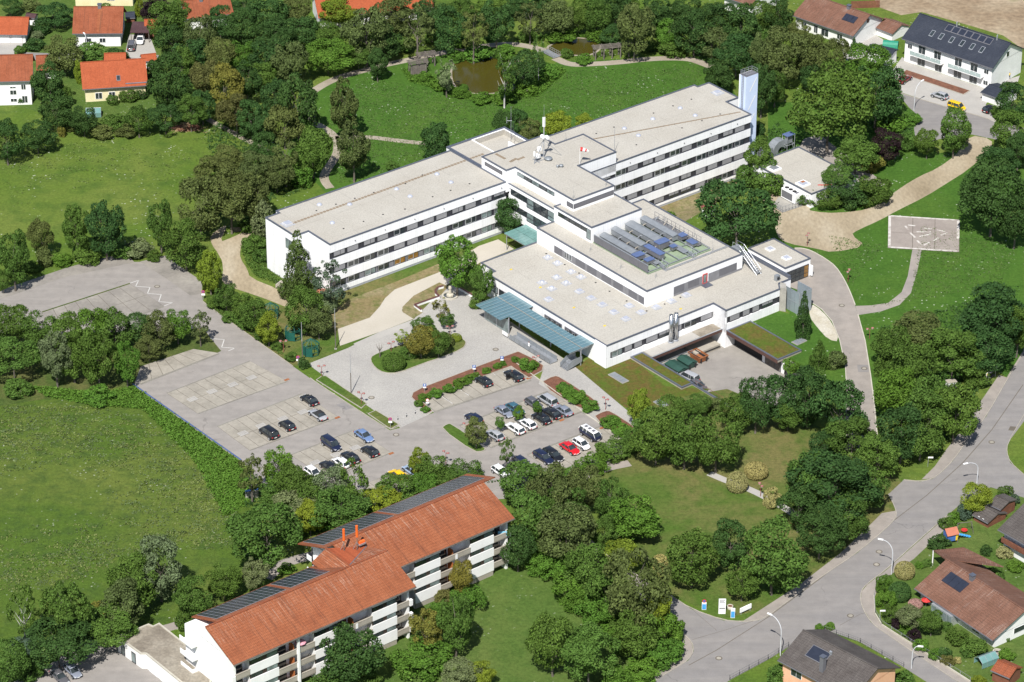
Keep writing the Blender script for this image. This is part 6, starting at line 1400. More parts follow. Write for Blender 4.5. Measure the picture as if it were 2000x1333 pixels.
def car(px, py, ang, kind, col, label, z=0.0, s=1.04, roofcol=None, extra=None):
    out, hl1, tl1, pl, mi = car_mesh(kind, col, roofcol); Lc, W, zb, zbelt, zr, ws, rf, rr, rb = CARS[kind]
    p = site(px, py, z+.6); o = thing('camper_van' if kind == 'camper' else 'parked_car', label, 'van' if kind in ('camper',) else 'car', (p.x, p.y, z), ang, 'parked cars'); o.scale = (s, s, s)
    for k in ('body', 'windows', 'roof'): put(k, out[k], o)
    for f in (.19, .81):
        for sd in (-1, 1): put('wheel_arch', arch, o, (-Lc/2+Lc*f, sd*(W/2-.14), .36)); w = put('wheel', tyre, o, (-Lc/2+Lc*f, sd*(W/2-.09), .33)); put('rim', rim, w)
    for sd in (-1, 1):
        put('headlight', hl1, o, (Lc/2-.14, sd*W*.31, zb-.3)); put('tail_light', tl1, o, (-Lc/2+.01, sd*W*.37, zbelt-.25)); put('mirror', mi, o, (-Lc/2+Lc*ws-.25, sd*(W/2+.06), zbelt+.03))
    put('number_plate', pl, o, (-Lc/2-.01, 0, .62)); put('number_plate', pl, o, (Lc/2+.0, 0, .45))
    if extra == 'hatches':
        for x in (-1.2, -.2, .9): MB().box(x-.28, x+.28, -.3, .3, zr, zr+.08).build('roof_hatch', M['louvre'], o)
    if extra == 'door':
        MB().box(-.1, -.02, W/2, W/2+.95, .35, 1.35).build('open_door', PAINT[col], o)
    return o
UPL = YAW+math.pi/2; DNR = YAW-math.pi/2
def ang_px(a, b): p = site(*a); q = site(*b); return math.atan2(q.y-p.y, q.x-p.x)
for a in (
 (944,745,UPL,'hatch','black','black hatchback alone in the bays by the mulch bed'), (1003,733.5,UPL,'estate','black','black estate with its driver door open and someone beside it',0,1.04,None,'door'),
 (985,804,DNR,'coupe','steelblue','silver-blue coupe between the sapling and the teal car'), (1006,799,DNR,'sedan','teal','teal saloon partly behind a leafy sapling'), (1043,789,DNR,'hatch','grey','charcoal hatchback in the back row beside the silver people carrier'), (1069,783,UPL,'van','silver','silver people carrier at the end of the back row'),
 (1099,801.5,UPL,'sedan','steelblue','grey-blue saloon at the right end of the front row'), (1077,807,UPL,'sedan','black','black saloon beside the grey-blue saloon'), (1057,817,UPL,'sedan','black','black saloon in front of a sapling beside the white hatchback'), (1029.5,828,UPL,'hatch','white','white sporty hatchback between black saloon and white van-like car'), (1005,837,UPL,'estate','white','boxy white estate left of the white hatchback'), (966,850,UPL,'hatch','silver','silver hatchback half behind the olive sapling'), (925,817,UPL,'hatch','navy','dark car behind the sapling at the left end of the row'),
 (1062,894,DNR,'estate','navy','navy estate in the front row partly under foliage'), (1081,889,DNR,'estate','black','black estate beside the navy one in the front row'), (1113,876,DNR,'sedan','red','bright red saloon in the front row'), (1135.5,868,DNR,'mini','white','small white city car beside the red saloon'),
 (1021,905,DNR,'hatch','navy','dark car almost hidden by trees at the row end'), (978,922,DNR,'hatch','white','white car half hidden by trees near the car park exit'),
 (604,781,UPL,'coupe','black','black coupe at the top right of the left car park'), (620.5,810,UPL,'cabrio','silver','silver convertible with black soft top'), (560,831,UPL,'mini','black','small black hatchback in the middle of the left car park'), (524.5,846,UPL,'van','black','large black people carrier left of the small black hatchback'),
 (647,869,DNR,'van','navy','navy people carrier facing the viewer in the front block'), (711,851.5,DNR,'sedan','blue','light blue saloon facing the viewer'), (722,881.5,UPL,'hatch','black','black hatchback right of the drain cover in the front block'), (684,893,UPL,'sedan','black','black saloon partly hidden behind a bright tree'), (666,904,UPL,'hatch','white','white hatchback beside the half hidden black saloon'), (641,911,UPL,'hatch','black','black hatchback left of the white hatchback'), (612,924,DNR,'hatch','white','white hatchback at the left end behind trees'),
 (776,928,UPL,'hatch','yellow','yellow car nearly hidden by the tree row'), (803,919,UPL,'hatch','iceblue','pale blue car nearly hidden by the tree row')):
    car(*a)
car(1153, 849, DNR, 'camper', 'navy', 'navy blue camper van with white roof and three hatches', 0, 1.04, 'white', 'hatches')
car(1345, 738, UPL+.1, 'van', 'silver', 'silver van in the service yard behind the planted strip', YARD_Z); car(1364, 754, DNR, 'hatch', 'grey', 'grey car in the service yard near the blue coping', YARD_Z)
ne = ang_px((1740,170), (1925,232))
car(1767, 155, ang_px((1756,162),(1778,148)), 'sedan', 'darkred', 'dark red saloon at the tree beside the duplex forecourt'); car(1835, 187, ne+math.pi, 'hatch', 'silver', 'silver hatchback standing in the duplex forecourt'); car(1869, 209, ne, 'van', 'yellow', 'yellow post van parked on the residential street', 0, .95); car(1934, 213, ang_px((1922,218),(1948,205)), 'hatch', 'black', 'black car by the clipped hedge at the right')
car(257, 90.5, math.pi/2+.02, 'van', 'grey', 'grey people carrier on the drive beside the carport'); car(274, 78, -math.pi/2, 'hatch', 'white', 'white car under the carport')
sw = ang_px((100,1305), (130,1333))
car(116, 1322, sw, 'sedan', 'grey', 'grey saloon at the bottom left parking area', 0, 1.0); car(142, 1311, sw, 'hatch', 'steelblue', 'blue-grey hatchback beside the grey saloon, bottom left', 0, 1.0)
# ------------------------------------------------------------------ lamps, poles, signs
def lamp_twin(px, py, h, place):
    o = thing('globe_lamp', 'small twin-headed red-brown park lamp '+place, 'lamp', site(px, py), rnd.random()*3, 'twin-headed park lamps')
    MB().tube((0, 0, 0), (0, 0, h-.2), .05, n=6).build('post', M['lamp_red'], o); MB().tube((-.55, 0, h-.25), (.55, 0, h-.25), .035, n=5).build('arm', M['lamp_red'], o)
    for s in (-.55, .55):
        g = MB().lathe([(.05, h-.25), (.25, h-.18), (.27, h), (.16, h+.1), (0, h+.12)], 10).build('lamp_head', M['skinlamp'], o, True); g.location = (s, 0, 0)
        c = MB().lathe([(.3, h-.02), (.3, h+.04), (0, h+.16)], 10).build('hood', M['lamp_red'], g); 
for a in ((628.5,737,2.6,'at the upper end of the turf strip'), (706,790,2.6,'at the lower end of the turf strip'), (1182.5,801,2.6,'at the top of the third mulch bed'), (911,853,2.8,'beside the olive sapling in the car park'), (871,908,2.8,'at the trees along the lower car park edge'), (1576.5,481,2.8,'above the bend of the service road'), (1656,552,2.8,'on the lawn beside the service road'), (1698,662,2.4,'on the lawn right of the service road, lowest one'), (1485,970,2.6,'between the golden shrubs'), (554,688,2.6,'left of the green gazebos'), (879,656,2.2,'at the right end of the oval island'), (764,688,2.2,'at the left end of the oval island'), (1046.5,718,2.5,'in the mulch bed before the ramp')): lamp_twin(*a)
def street_light(base, head, h, label):
    b = site(*base); t = site(*head, h); d = t-b; an = math.atan2(d.y, d.x); r = math.hypot(d.x, d.y); r = min(max(r, 1.2), 3.2)
    o = thing('street_lamp', label, 'street lamp', b, an)
    pts = [(0, 0, 0), (0, 0, h*.62)]+[(r*.75*(1-math.cos(k*math.pi/12)), 0, h*.62+(h*.36)*math.sin(k*math.pi/12)) for k in range(1, 7)]
    mb = MB()
    for i, (a, c) in enumerate(zip(pts, pts[1:])): mb.tube(a, c, .1-.006*i, .1-.006*(i+1), n=8)
    mb.build('mast', M['lampgrey'], o)
    e = pts[-1]; MB().box(e[0]-.1, e[0]+.85, -.14, .14, e[2]-.06, e[2]+.1).build('lamp_head', M['smooth_white'], o); MB().box(e[0]+.1, e[0]+.75, -.1, .1, e[2]-.1, e[2]-.06).build('lens', M['skinlamp'], o)
street_light((1741,1122), (1717,1052), 7.0, 'curved grey street lamp in the middle of the lower right street'); street_light((1524,1281), (1500,1197), 7.6, 'curved grey street lamp beside the peach house'); street_light((1908,944), (1882,906), 5.0, 'curved grey street lamp at the upper right junction'); street_light((1780,1306), (1797,1262), 4.8, 'short street lamp on the side street'); street_light((1785,216), (1805,155), 6.6, 'tall street lamp on the residential street by the duplex'); street_light((170,101), (166,67), 4.2, 'street lamp in front of the white house, upper left')
def flagpole(px, py, h, label):
    o = thing('flagpole', label, 'flagpole', site(px, py)); MB().tube((0, 0, 0), (0, 0, h*.52), .09, n=8).build('lower_pole', M['wood'], o); MB().tube((0, 0, h*.52), (0, 0, h), .07, .045, n=8).build('upper_pole', M['alu'], o); MB().box(-.25, .25, -.25, .25, 0, .1).build('foot', M['concrete'], o)
flagpole(685.7, 769, 9.0, 'flagpole in the cobbled forecourt by the turf strip'); flagpole(655.6, 682, 9.2, 'flagpole beside the pale sand path'); flagpole(591, 707, 9.0, 'flagpole beside the green gazebo near the kerb')
def sign(px, py, h, kind, label, yaw=0.0):
    o = thing('road_sign', label, 'sign', site(px, py), yaw); MB().tube((0, 0, 0), (0, 0, h), .04, n=6).build('post', M['alu'], o)
    def disc(r, z, m, y): return MB().tube((0, y, z), (0, y-.02, z), r, n=16).build('sign_disc', M[m], o)
    if kind == 'nostop':
        disc(.36, h-.3, 'red', -.05); disc(.27, h-.3, 'blue', -.075)
        MB().box(-.3, .3, -.02, .02, -.03, .03).build('red_bar', M['red'], o, loc=(0, -.115, h-.3)).rotation_euler = (0, math.radians(45), 0)
        MB().box(-.3, .3, -.02, .02, -.03, .03).build('red_bar', M['red'], o, loc=(0, -.115, h-.3)).rotation_euler = (0, math.radians(-45), 0)
        MB().box(-.36, .36, -.06, -.03, h-1.15, h-.72).build('plate', M['smooth_white'], o)
    elif kind == 'P':
        MB().box(-.32, .32, -.06, -.03, h-.64, h).build('blue_plate', M['blue'], o); MB().box(-.12, -.04, -.08, -.06, h-.54, h-.1).box(-.04, .14, -.08, -.06, h-.18, h-.1).box(-.04, .14, -.08, -.06, h-.36, h-.28).box(.08, .16, -.08, -.06, h-.32, h-.14).build('letter_p', M['smooth_white'], o)
        MB().box(-.3, .3, -.06, -.03, h-.98, h-.68).build('plate', M['smooth_white'], o)
    elif kind == 'noentry': disc(.34, h-.34, 'red', -.05); disc(.25, h-.34, 'smooth_white', -.075); MB().box(-.3, .3, -.06, -.03, h-1.1, h-.74).build('plate', M['smooth_white'], o)
    elif kind == 'street': MB().box(-.05, .9, -.04, .0, h-.3, h).build('name_plate', M['smooth_white'], o)
sign(582.5, 715, 2.3, 'nostop', 'no-stopping sign beside the gazebo lawn'); sign(762.5, 837, 2.4, 'nostop', 'no-stopping sign at the tip of the lower turf strip'); sign(397.5, 586, 2.2, 'nostop', 'no-stopping sign at the corner by the dirt path')
sign(829.5, 767, 2.0, 'P', 'blue parking sign at the left end of the mulch bed'); sign(926, 730.5, 2.0, 'P', 'blue parking sign in the middle of the mulch bed'); sign(980.5, 713, 2.0, 'P', 'blue parking sign at the right end of the mulch bed'); sign(835, 796, 2.0, 'noentry', 'round red-rimmed sign at the bed corner')
sign(1812, 912, 2.2, 'street', 'white street name sign on the verge below the trees'); sign(1718, 1214, 2.4, 'street', 'narrow sign at the hedge corner of the side street')
for px, py, lb in ((777,821,'nearest the turf strip'), (794,815,'in the middle of three'), (811,809,'nearest the mulch bed')):
    o = thing('bollard', 'short black and white bollard at the forecourt mouth, '+lb, 'bollard', site(px, py)); MB().tube((0, 0, 0), (0, 0, .75), .07, n=8).build('post', M['rubber'], o); MB().tube((0, 0, .5), (0, 0, .62), .075, n=8).build('band', M['smooth_white'], o); MB().tube((0, 0, 0), (0, 0, .03), .4, n=12).build('base_ring', M['court'], o)
# totem signs at the entrance drive
def board(px, py, w, h, label, cat='sign', blue=0, z0=.0, yaw=0.0, dark=True, lines=3):
    o = thing('information_sign', label, cat, site(px, py), yaw); MB().box(-w/2, w/2, -.08, .08, z0, h).build('panel', M['smooth_white'], o)
    if blue: MB().box(-w/2+.05, w/2-.05, -.1, -.08, z0+.1, z0+(h-z0)*blue).build('blue_field', M['sign_blue'], o)
    for i in range(lines): MB().box(-w/2+.12, w/2-.12-(i % 2)*.2, -.1, -.08, h-.32-i*.22, h-.22-i*.22).build('text_line', M['louvre'], o)
    if dark: MB().box(-w/2+.12, w/2-.12, -.1, -.08, z0+(h-z0)*.36, z0+(h-z0)*.42).build('arrow_bar', M['rubber'], o)
    for s in (-1, 1): MB().box(s*w*.4-.05, s*w*.4+.05, -.05, .05, 0, z0+.05).build('leg', M['alu'], o)
    return o
M['sign_blue'] = plain('sign_light_blue', (.06, .3, .62), .5)
board(1410, 1199, 1.25, 3.1, 'tall white information board at the hospital drive entrance'); board(1431, 1207, .75, 2.0, 'small white and blue totem sign right of the tall board', blue=.7, dark=False, lines=1)
o = board(1375, 1191, .8, 1.5, 'white and blue sign with round red no-parking disc on top', blue=.8, dark=False, lines=0); MB().tube((0, -.05, 1.85), (0, -.08, 1.85), .36, n=16).build('red_disc', M['red'], o); MB().tube((0, -.08, 1.85), (0, -.1, 1.85), .22, n=16).build('blue_disc', M['blue'], o)
b1 = board(1456, 1197, 2.6, 1.4, 'long low grey sign board by the pavement', z0=.5, yaw=math.radians(38), dark=False, lines=0)
o = thing('planter_ring', 'round pale concrete planter between the entrance signs', 'planter', site(1426, 1189)); MB().lathe([(.0, .5), (.42, .5), (.44, .62), (.55, .62), (.5, 0)], 14).build('ring', M['kerb'], o, True); MB().tube((0, 0, .4), (0, 0, .52), .42, n=12).build('soil', M['mulch'], o)
o = thing('transformer_box', 'small white roofed box in the bushes by the street', 'cabinet', site(1857, 758), .3); MB().box(-.9, .9, -.6, .6, 0, 1.5).build('body', M['smooth_white'], o); MB().box(-1.0, 1.0, -.7, .7, 1.5, 1.6).build('roof', M['balcony'], o)
o = thing('bus_shelter', 'open steel bus stop frame with yellow sign by the street', 'bus stop', site(1937, 742), math.radians(55))
for x in (-1.4, 1.4): MB().tube((x, 0, 0), (x, 0, 2.4), .05, n=6).build('post', M['alu'], o)
MB().box(-1.5, 1.5, -.5, .5, 2.3, 2.4).build('roof', M['louvre'], o); MB().box(-1.4, 1.4, .1, .5, .4, .5).build('bench', M['wood'], o)
MB().box(-2.6, -2.0, -.03, .03, 2.0, 2.6).build('stop_sign', M['smooth_white'], o); MB().box(-2.5, -2.1, -.05, -.03, 2.1, 2.5).build('sign_field', M['yellow'], o); MB().tube((-2.3, 0, 0), (-2.3, 0, 2.1), .04, n=5).build('sign_post', M['alu'], o)
# manholes and drain covers
mh_m = MB().tube((0, 0, 0), (0, 0, .012), .62, n=18).mesh('manhole_cover'); mh_m.materials.append(M['seam']); mhi = MB().tube((0, 0, .012), (0, 0, .02), .42, n=16).mesh('lid'); mhi.materials.append(M['bay'])
for px, py, lb in ((725.5,777,'by the flagpole on the cobbles'),(773.7,849.5,'at the car park junction'),(968,683,'on the upper forecourt cobbles'),(1104,717,'in front of the entrance stairs'),(1644,597,'at the pad path turn-off'),(1688,720,'in the patch of the service road'),(1937,864,'in the upper part of the street'),(1717,1078,'above the street lamp shadow'),(1712,1103,'below the street lamp shadow'),(1661,1203,'at the mouth of the side street'),(1404,1286,'on the street beside the fence'),(307,560,'in the old car park by the zigzag')):
    o = thing('manhole_cover', 'round concrete manhole cover '+lb, 'manhole cover', site(px, py, .018)+Vector((0, 0, .01))); put('frame', mh_m, o); put('lid', mhi, o)
for px, py, lb in ((375.7,781,'leftmost in the upper bay block'),(414,766,'second in the upper bay block'),(454.6,752.5,'third in the upper bay block'),(491,739,'rightmost in the upper bay block'),(474.7,848,'leftmost in the middle bay block'),(510,833,'beside the black people carrier'),(552.5,819,'behind the small black hatchback'),(591.6,806,'beside the silver convertible'),(694,876,'left of the black hatchback in the front block'),(656,889.5,'below the navy people carrier'),(616,905,'leftmost in the front block')):
    o = thing('drain_cover', 'raised pale concrete drain cover, '+lb, 'drain cover', site(px, py, .03), YAW, 'drain covers in the bays')
    ring(MB(), [(-.65, -.45), (.65, -.45), (.65, .45), (-.65, .45)], [(-.95, -.7), (.95, -.7), (.95, .7), (-.95, .7)], .02, .16).build('frame', M['court'], o)
    for i in range(3): MB().box(-.6, .6, -.4+i*.28, -.16+i*.28, .03, .13).build('slat', M['court'], o)
# grates
for px, py in ((560,742),(659,816),(764,886),(1033,739),(1097,821),(1176,836),(1550,1022)): tag(MB().box(-.55, .55, -.3, .3, 0, .012).build('gutter_grate', M['rust'], loc=site(px, py, .035), rz=YAW), kind='structure')
# ------------------------------------------------------------------ garden structures
def gazebo(px, py, label, r=1.7):
    o = thing('gazebo', label, 'gazebo', site(px, py)); n = 8; P = [(r*math.cos(2*math.pi*k/n+.2), r*math.sin(2*math.pi*k/n+.2)) for k in range(n)]
    for k in range(n):
        x, y = P[k]; MB().tube((x, y, 0), (x, y, 2.3), .06, n=6).build('post', M['green_steel'], o)
        MB().tube((x, y, 2.3), (x*.12, y*.12, 3.3), .06, n=5).build('rafter', M['green_steel'], o)
        x2, y2 = P[(k+1) % n]; mb = MB()
        for z in (2.3, 2.0, .9, .15): mb.tube((x, y, z), (x2, y2, z), .05, n=4)
        if k not in (6,):
            for t in range(1, 5): mb.tube((x+(x2-x)*t/5, y+(y2-y)*t/5, .15), (x+(x2-x)*t/5, y+(y2-y)*t/5, .9 if k not in (4, 5) else 2.0), .03, n=4)
        mb.build('lattice', M['green_steel'], o)
    for k in (4, 5):
        x, y = P[k]; x2, y2 = P[k+1]; mb = MB(); mb.v = [(x, y, .1), (x2, y2, .1), (x2, y2, 2.0), (x, y, 2.0)]; mb.f = [(0, 1, 2, 3)]; mb.build('screen', M['green_steel'], o)
    MB().lathe([(.25, 3.2), (.2, 3.42), (0, 3.5)], 8).build('finial', M['green_steel'], o)
gazebo(573.5, 660, 'dark green lattice gazebo further from the flagpole'); gazebo(607.5, 691, 'dark green lattice gazebo beside the flagpole'); gazebo(529, 620, 'dark green gazebo mostly hidden behind the row of trees')
def pergola(px, py, rz, nx, ny, sp, h, label, solid=False):
    o = thing('pergola', label, 'pergola', site(px, py), rz)
    for i in range(nx):
        for j in range(ny): MB().box(i*sp-.12, i*sp+.12, j*sp-.12, j*sp+.12, 0, h).build('post', M['wood'], o)
    for i in range(nx): MB().box(i*sp-.1, i*sp+.1, -.5, (ny-1)*sp+.5, h, h+.22).build('beam', M['wood'], o)
    for j in range(int((ny-1)*sp/.7)+2): MB().box(-.6, (nx-1)*sp+.6, j*.7-.5, j*.7-.36, h+.22, h+.4).build('slat', M['wood'], o)
    if solid:
        for i in range(9): MB().box(-.1+i*.42, .28+i*.42, -.14, -.08, 0, h-.1).build('board', M['wood'], o)
pergola(803, 149, .3, 3, 2, 1.8, 2.9, 'weathered grey timber pergola by the larger pond, nearer one', True); pergola(820, 133, .3, 3, 2, 1.8, 2.8, 'weathered grey timber pergola behind the nearer one at the pond')
pergola(1163, 118, .22, 6, 2, 2.0, 2.7, 'long dark timber pergola beside the smaller pond')
o = thing('footbridge', 'small grey footbridge with white railings between the two ponds', 'bridge', site(1076, 107), math.radians(-52))
for i in range(8): MB().box(-2.4+i*.6, -1.84+i*.6, -1.0, 1.0, .15, .25).build('plank', M['steel'], o)
for y in (-1, 1):
    mb = MB()
    for i in range(7): mb.tube((-2.3+i*.76, y, .2), (-2.3+i*.76, y, 1.2), .03, n=4)
    mb.tube((-2.4, y, 1.2), (2.4, y, 1.2), .04, n=5).tube((-2.4, y, .7), (2.4, y, .7), .03, n=4); mb.build('railing', M['alu'], o)
# fountain and planter walls
o = thing('fountain', 'round stone fountain basin with a pale pillar in the forecourt', 'fountain', site(879, 579))
ring(MB(), [(1.35*math.cos(t*.3142), 1.35*math.sin(t*.3142)) for t in range(20)], [(1.7*math.cos(t*.3142), 1.7*math.sin(t*.3142)) for t in range(20)], 0, .3).build('basin_rim', M['kerb'], o); MB().tube((0, 0, 0), (0, 0, .12), 1.35, n=20).build('water', M['glass'], o)
MB().lathe([(.8, 0), (.75, .5), (.5, .65), (.32, .7), (.28, 1.6), (.38, 1.9), (.3, 2.3), (.2, 2.45), (0, 2.45)], 9).build('pillar', M['white_gravel'], o)
def low_wall(pts, label):
    W = [site(*p) for p in pts]; c = W[0]; o = thing('planter_wall', label, 'wall', c); L_ = [tuple(p-c)[:2] for p in W]
    MB().prism(strip(L_, .32), 0, .55).build('wall', M['smooth_white'], o)
    M.setdefault('cap_brown', plain('red_brown_cap', (.1, .04, .035), .7))
    for a, b in zip(L_, L_[1:]):
        n = max(1, int((Vector(b)-Vector(a)).length/1.0))
        for i in range(n):
            p = Vector(a).lerp(Vector(b), i/n+.02/n); q = Vector(a).lerp(Vector(b), (i+1)/n-.02/n); MB().prism(strip([tuple(p), tuple(q)], .44), .55, .63).build('cap_plank', M['cap_brown'], o)
low_wall([(823.5,610),(809.5,600),(858,583)], 'white L-shaped seat wall with red-brown cap beside the dry bed'); low_wall([(858,583),(851,577),(850.5,572),(855,566),(866,563)], 'curved white seat wall with red-brown cap behind the fountain'); low_wall([(897,566),(940,591)], 'straight white seat wall with red-brown cap from fountain to canopy')
def vent_shaft(px, py, h, cap, label, r=.85):
    o = thing('vent_shaft', label, 'vent', site(px, py), .2)
    for x in (-r*.75, r*.75): MB().tube((x, 0, 0), (x, 0, h), r*.82, n=16).build('shaft', M['smooth_white'], o, False)
    for x in (-r*.75, r*.75): MB().tube((x, 0, h-.02), (x, 0, h+.12), r*.6, n=14).build('gap', M['dark'], o)
    mb = MB()
    pts = [(-r*.75+r*1.05*math.cos(t), r*1.05*math.sin(t)) for t in [math.pi*.27+k*(math.pi*1.46)/12 for k in range(13)]]+[(r*.75+r*1.05*math.cos(t), r*1.05*math.sin(t)) for t in [-math.pi*.73+k*(math.pi*1.46)/12 for k in range(13)]]
    mb.prism(ccw(pts), h+.12, h+.5).build('cap', M[cap], o)
M['terracotta'] = plain('terracotta_cap', (.38, .13, .075), .7); M['brick_red'] = plain('brick_red_cap', (.26, .075, .06), .7)
vent_shaft(625, 578, .55, 'terracotta', 'terracotta-capped double vent shaft among the trees by the west wing', 1.0); vent_shaft(1384, 424, 2.3, 'brick_red', 'red-capped white double vent shaft beside the big dark tree', .95)
vent_shaft(562, 571, .3, 'balcony', 'low yellowish double vent cap at the foot of the tall conifer', .8)
o = thing('retaining_wall', 'concrete light well wall between middle block and sunken lawn', 'wall', UW(50.2, 22, 0), YAW); MB().box(-.2, .2, -3.8, 5.5, -2.8, .25).build('wall', M['concrete'], o); MB().box(-.26, .26, -3.8, 5.5, .25, .33).build('cap', M['plinth'], o)
# west steps
o = thing('garden_steps', 'short flight of stone steps with handrail at the west end wall', 'stairs', site(553, 562), math.radians(60))
for i in range(6): MB().box(-1.0, 1.0, -1.2+i*.4, -.8+i*.4, 0, .15+i*.15).build('step', M['balcony'], o)
MB().tube((-1.05, -1.2, 1.0), (-1.05, 1.2, 1.9), .03, n=5).tube((-1.05, -1.2, 0), (-1.05, -1.2, 1.0), .03, n=5).tube((-1.05, 1.2, .8), (-1.05, 1.2, 1.9), .03, n=5).build('handrail', M['rubber'], o)
# fences
def fence(pts, h, label, post='rubber', panel='louvre', step=2.2, base=False):
    W = [site(*p) for p in pts]; c = W[0]; o = thing('fence', label, 'fence', c)
    for a, b in zip(W, W[1:]):
        a = a-c; b = b-c; n = max(1, int((b-a).length/step))
        for i in range(n+1): p = a.lerp(b, i/n); MB().tube((p.x, p.y, 0), (p.x, p.y, h), .045, n=4).build('post', M[post], o)
        mb = MB(); k = max(2, int((b-a).length/.35))
        for i in range(k): p = a.lerp(b, (i+.5)/k); mb.tube((p.x, p.y, .12), (p.x, p.y, h-.06), .014, n=3)
        mb.tube(tuple(a+Vector((0, 0, h-.06))), tuple(b+Vector((0, 0, h-.06))), .025, n=4).tube(tuple(a+Vector((0, 0, .14))), tuple(b+Vector((0, 0, .14))), .02, n=4); mb.build('mesh', M[panel], o)
        if base: MB().prism(strip([tuple(a)[:2], tuple(b)[:2]], .2), 0, .3).build('base_wall', M['kerb'], o)
fence([(1425,1329),(1500,1289),(1540,1264)], 1.1, 'dark wire fence along the street before the peach house'); fence([(1707,1165),(1709,1200),(1722,1222),(1895,1333)], 1.1, 'grey wire fence on a low wall around the bungalow garden', 'steel', 'steel', 2.4, True); fence([(1610,1232),(1680,1256),(1765,1303)], 1.0, 'dark wire fence behind the peach house', 'rubber', 'louvre')
o = thing('wooden_gate', 'weathered wooden field gate beside the dirt path', 'gate', site(455, 455), math.radians(12))
for i in range(5): MB().box(0, 2.4, -.03, .03, .15+i*.22, .29+i*.22).build('plank', M['wood'], o)
for x in (0, 2.4): MB().box(x-.07, x+.07, -.07, .07, 0, 1.35).build('post', M['wood'], o)
o = thing('garden_fence', 'timber fence beside the brown-roofed house at the top', 'fence', site(1662, 17), math.radians(5))
for i in range(20): MB().box(i*.35, i*.35+.31, -.03, .03, 0, 1.9).build('plank', M['wood_red'], o)
MB().box(0, 7, .03, .09, .4, .5).box(0, 7, .03, .09, 1.4, 1.5).build('rail', M['wood_red'], o)
# playhouse, slide, swing, greenhouses, small garden things
o = thing('playhouse', 'blue and yellow children playhouse with red roof in the garden', 'playhouse', site(1856, 1057), .35)
MB().box(-1.0, .5, -1.0, 1.0, .6, 2.2).build('blue_wall', M['blue'], o); MB().box(.5, 1.0, -1.0, 1.0, .6, 2.0).build('yellow_panel', M['yellow'], o)
for s in (-1, 1):
    mb = MB(); mb.v = [(-1.3, s*1.3, 2.0), (1.1, s*1.3, 2.0), (1.1, 0, 2.9), (-1.3, 0, 2.9)]; mb.f = [(0, 1, 2, 3)]; mb.build('roof_slope', M['terracotta'], o)
for x in (-.95, .95):
    for y in (-.95, .95): MB().box(x-.06, x+.06, y-.06, y+.06, 0, 1.2).build('post', M['wood'], o)
mb = MB()
for i in range(6): mb.box(1.0+i*.5, 1.52+i*.5, -.3, .3, 1.25-i*.22, 1.33-i*.22)
mb.build('slide', M['iceslide'] if 'iceslide' in M else M['sign_blue'], o)
o = thing('swing_set', 'garden swing with red seat beside the playhouse', 'swing', site(1883, 1040), .2); MB().tube((-1.5, -.8, 0), (-1.3, 0, 2.1), .05, n=5).tube((-1.5, .8, 0), (-1.3, 0, 2.1), .05, n=5).tube((1.5, -.8, 0), (1.3, 0, 2.1), .05, n=5).tube((1.5, .8, 0), (1.3, 0, 2.1), .05, n=5).tube((-1.4, 0, 2.1), (1.4, 0, 2.1), .06, n=5).build('frame', M['wood'], o); MB().tube((-.5, 0, .5), (-.5, 0, 2.1), .015, n=3).tube((.5, 0, .5), (.5, 0, 2.1), .015, n=3).build('rope', M['rubber'], o); MB().lathe([(0, .35), (.6, .45), (.62, .55), (0, .5)], 12).build('nest_seat', M['red'], o)
def greenhouse(px, py, rz, w, l, label):
    o = thing('greenhouse', label, 'greenhouse', site(px, py), rz)
    for s in (-1, 1):
        for i in range(3):
            a = -l/2+l*i/3+.03; b = -l/2+l*(i+1)/3-.03; mb = MB(); mb.v = [(a, s*w/2, 1.2), (b, s*w/2, 1.2), (b, 0, 1.9), (a, 0, 1.9)]; mb.f = [(0, 1, 2, 3)]; mb.build('roof_pane', M['teal2'], o)
            MB().box(a, b, s*w/2-.02, s*w/2+.02, .1, 1.2).build('wall_pane', M['teal2'], o)
    mb = MB().tube((-l/2, 0, 1.92), (l/2, 0, 1.92), .04, n=5)
    for x in (-l/2, -l/6, l/6, l/2):
        for s in (-1, 1): mb.tube((x, s*w/2, 0), (x, s*w/2, 1.2), .03, n=4).tube((x, s*w/2, 1.2), (x, 0, 1.9), .03, n=4)
    mb.build('frame', M['alu'], o)
greenhouse(183, 226, .1, 2.6, 3.4, 'green glass greenhouse in the garden of the yellow house'); greenhouse(1926, 1296, .55, 2.2, 3.6, 'small glass greenhouse beside the red-roofed shed')
o = thing('well_ring', 'round concrete well ring beside the greenhouse', 'well', site(1947, 1277)); MB().lathe([(.7, 0), (.75, .6), (.58, .6), (.55, .2), (0, .2)], 14).build('ring', M['kerb'], o); MB().tube((0, 0, .2), (0, 0, .24), .54, n=12).build('water', M['dark'], o)
o = thing('garden_parasol', 'small red parasol on the bungalow terrace', 'parasol', site(1808, 1187)); MB().lathe([(0, 2.0), (.9, 1.6), (.88, 1.56), (0, 1.9)], 8).build('canopy', M['red'], o); MB().tube((0, 0, 0), (0, 0, 2), .03, n=5).build('pole', M['steel'], o)
o = thing('brush_pile', 'pile of pale cut brushwood at the edge of the meadow', 'brush pile', site(366, 251)); r2 = random.Random(3); mb = MB()
for i in range(140):
    a = Vector((r2.gauss(0, 2.2), r2.gauss(0, .9), 0)); a.z = max(0, 1.0-abs(a.x)*.25)*r2.random(); d = Vector((r2.uniform(-1, 1), r2.uniform(-1, 1), r2.uniform(-.3, .5)))*.7; mb.tube(a-d, a+d, .06, .03, n=4)
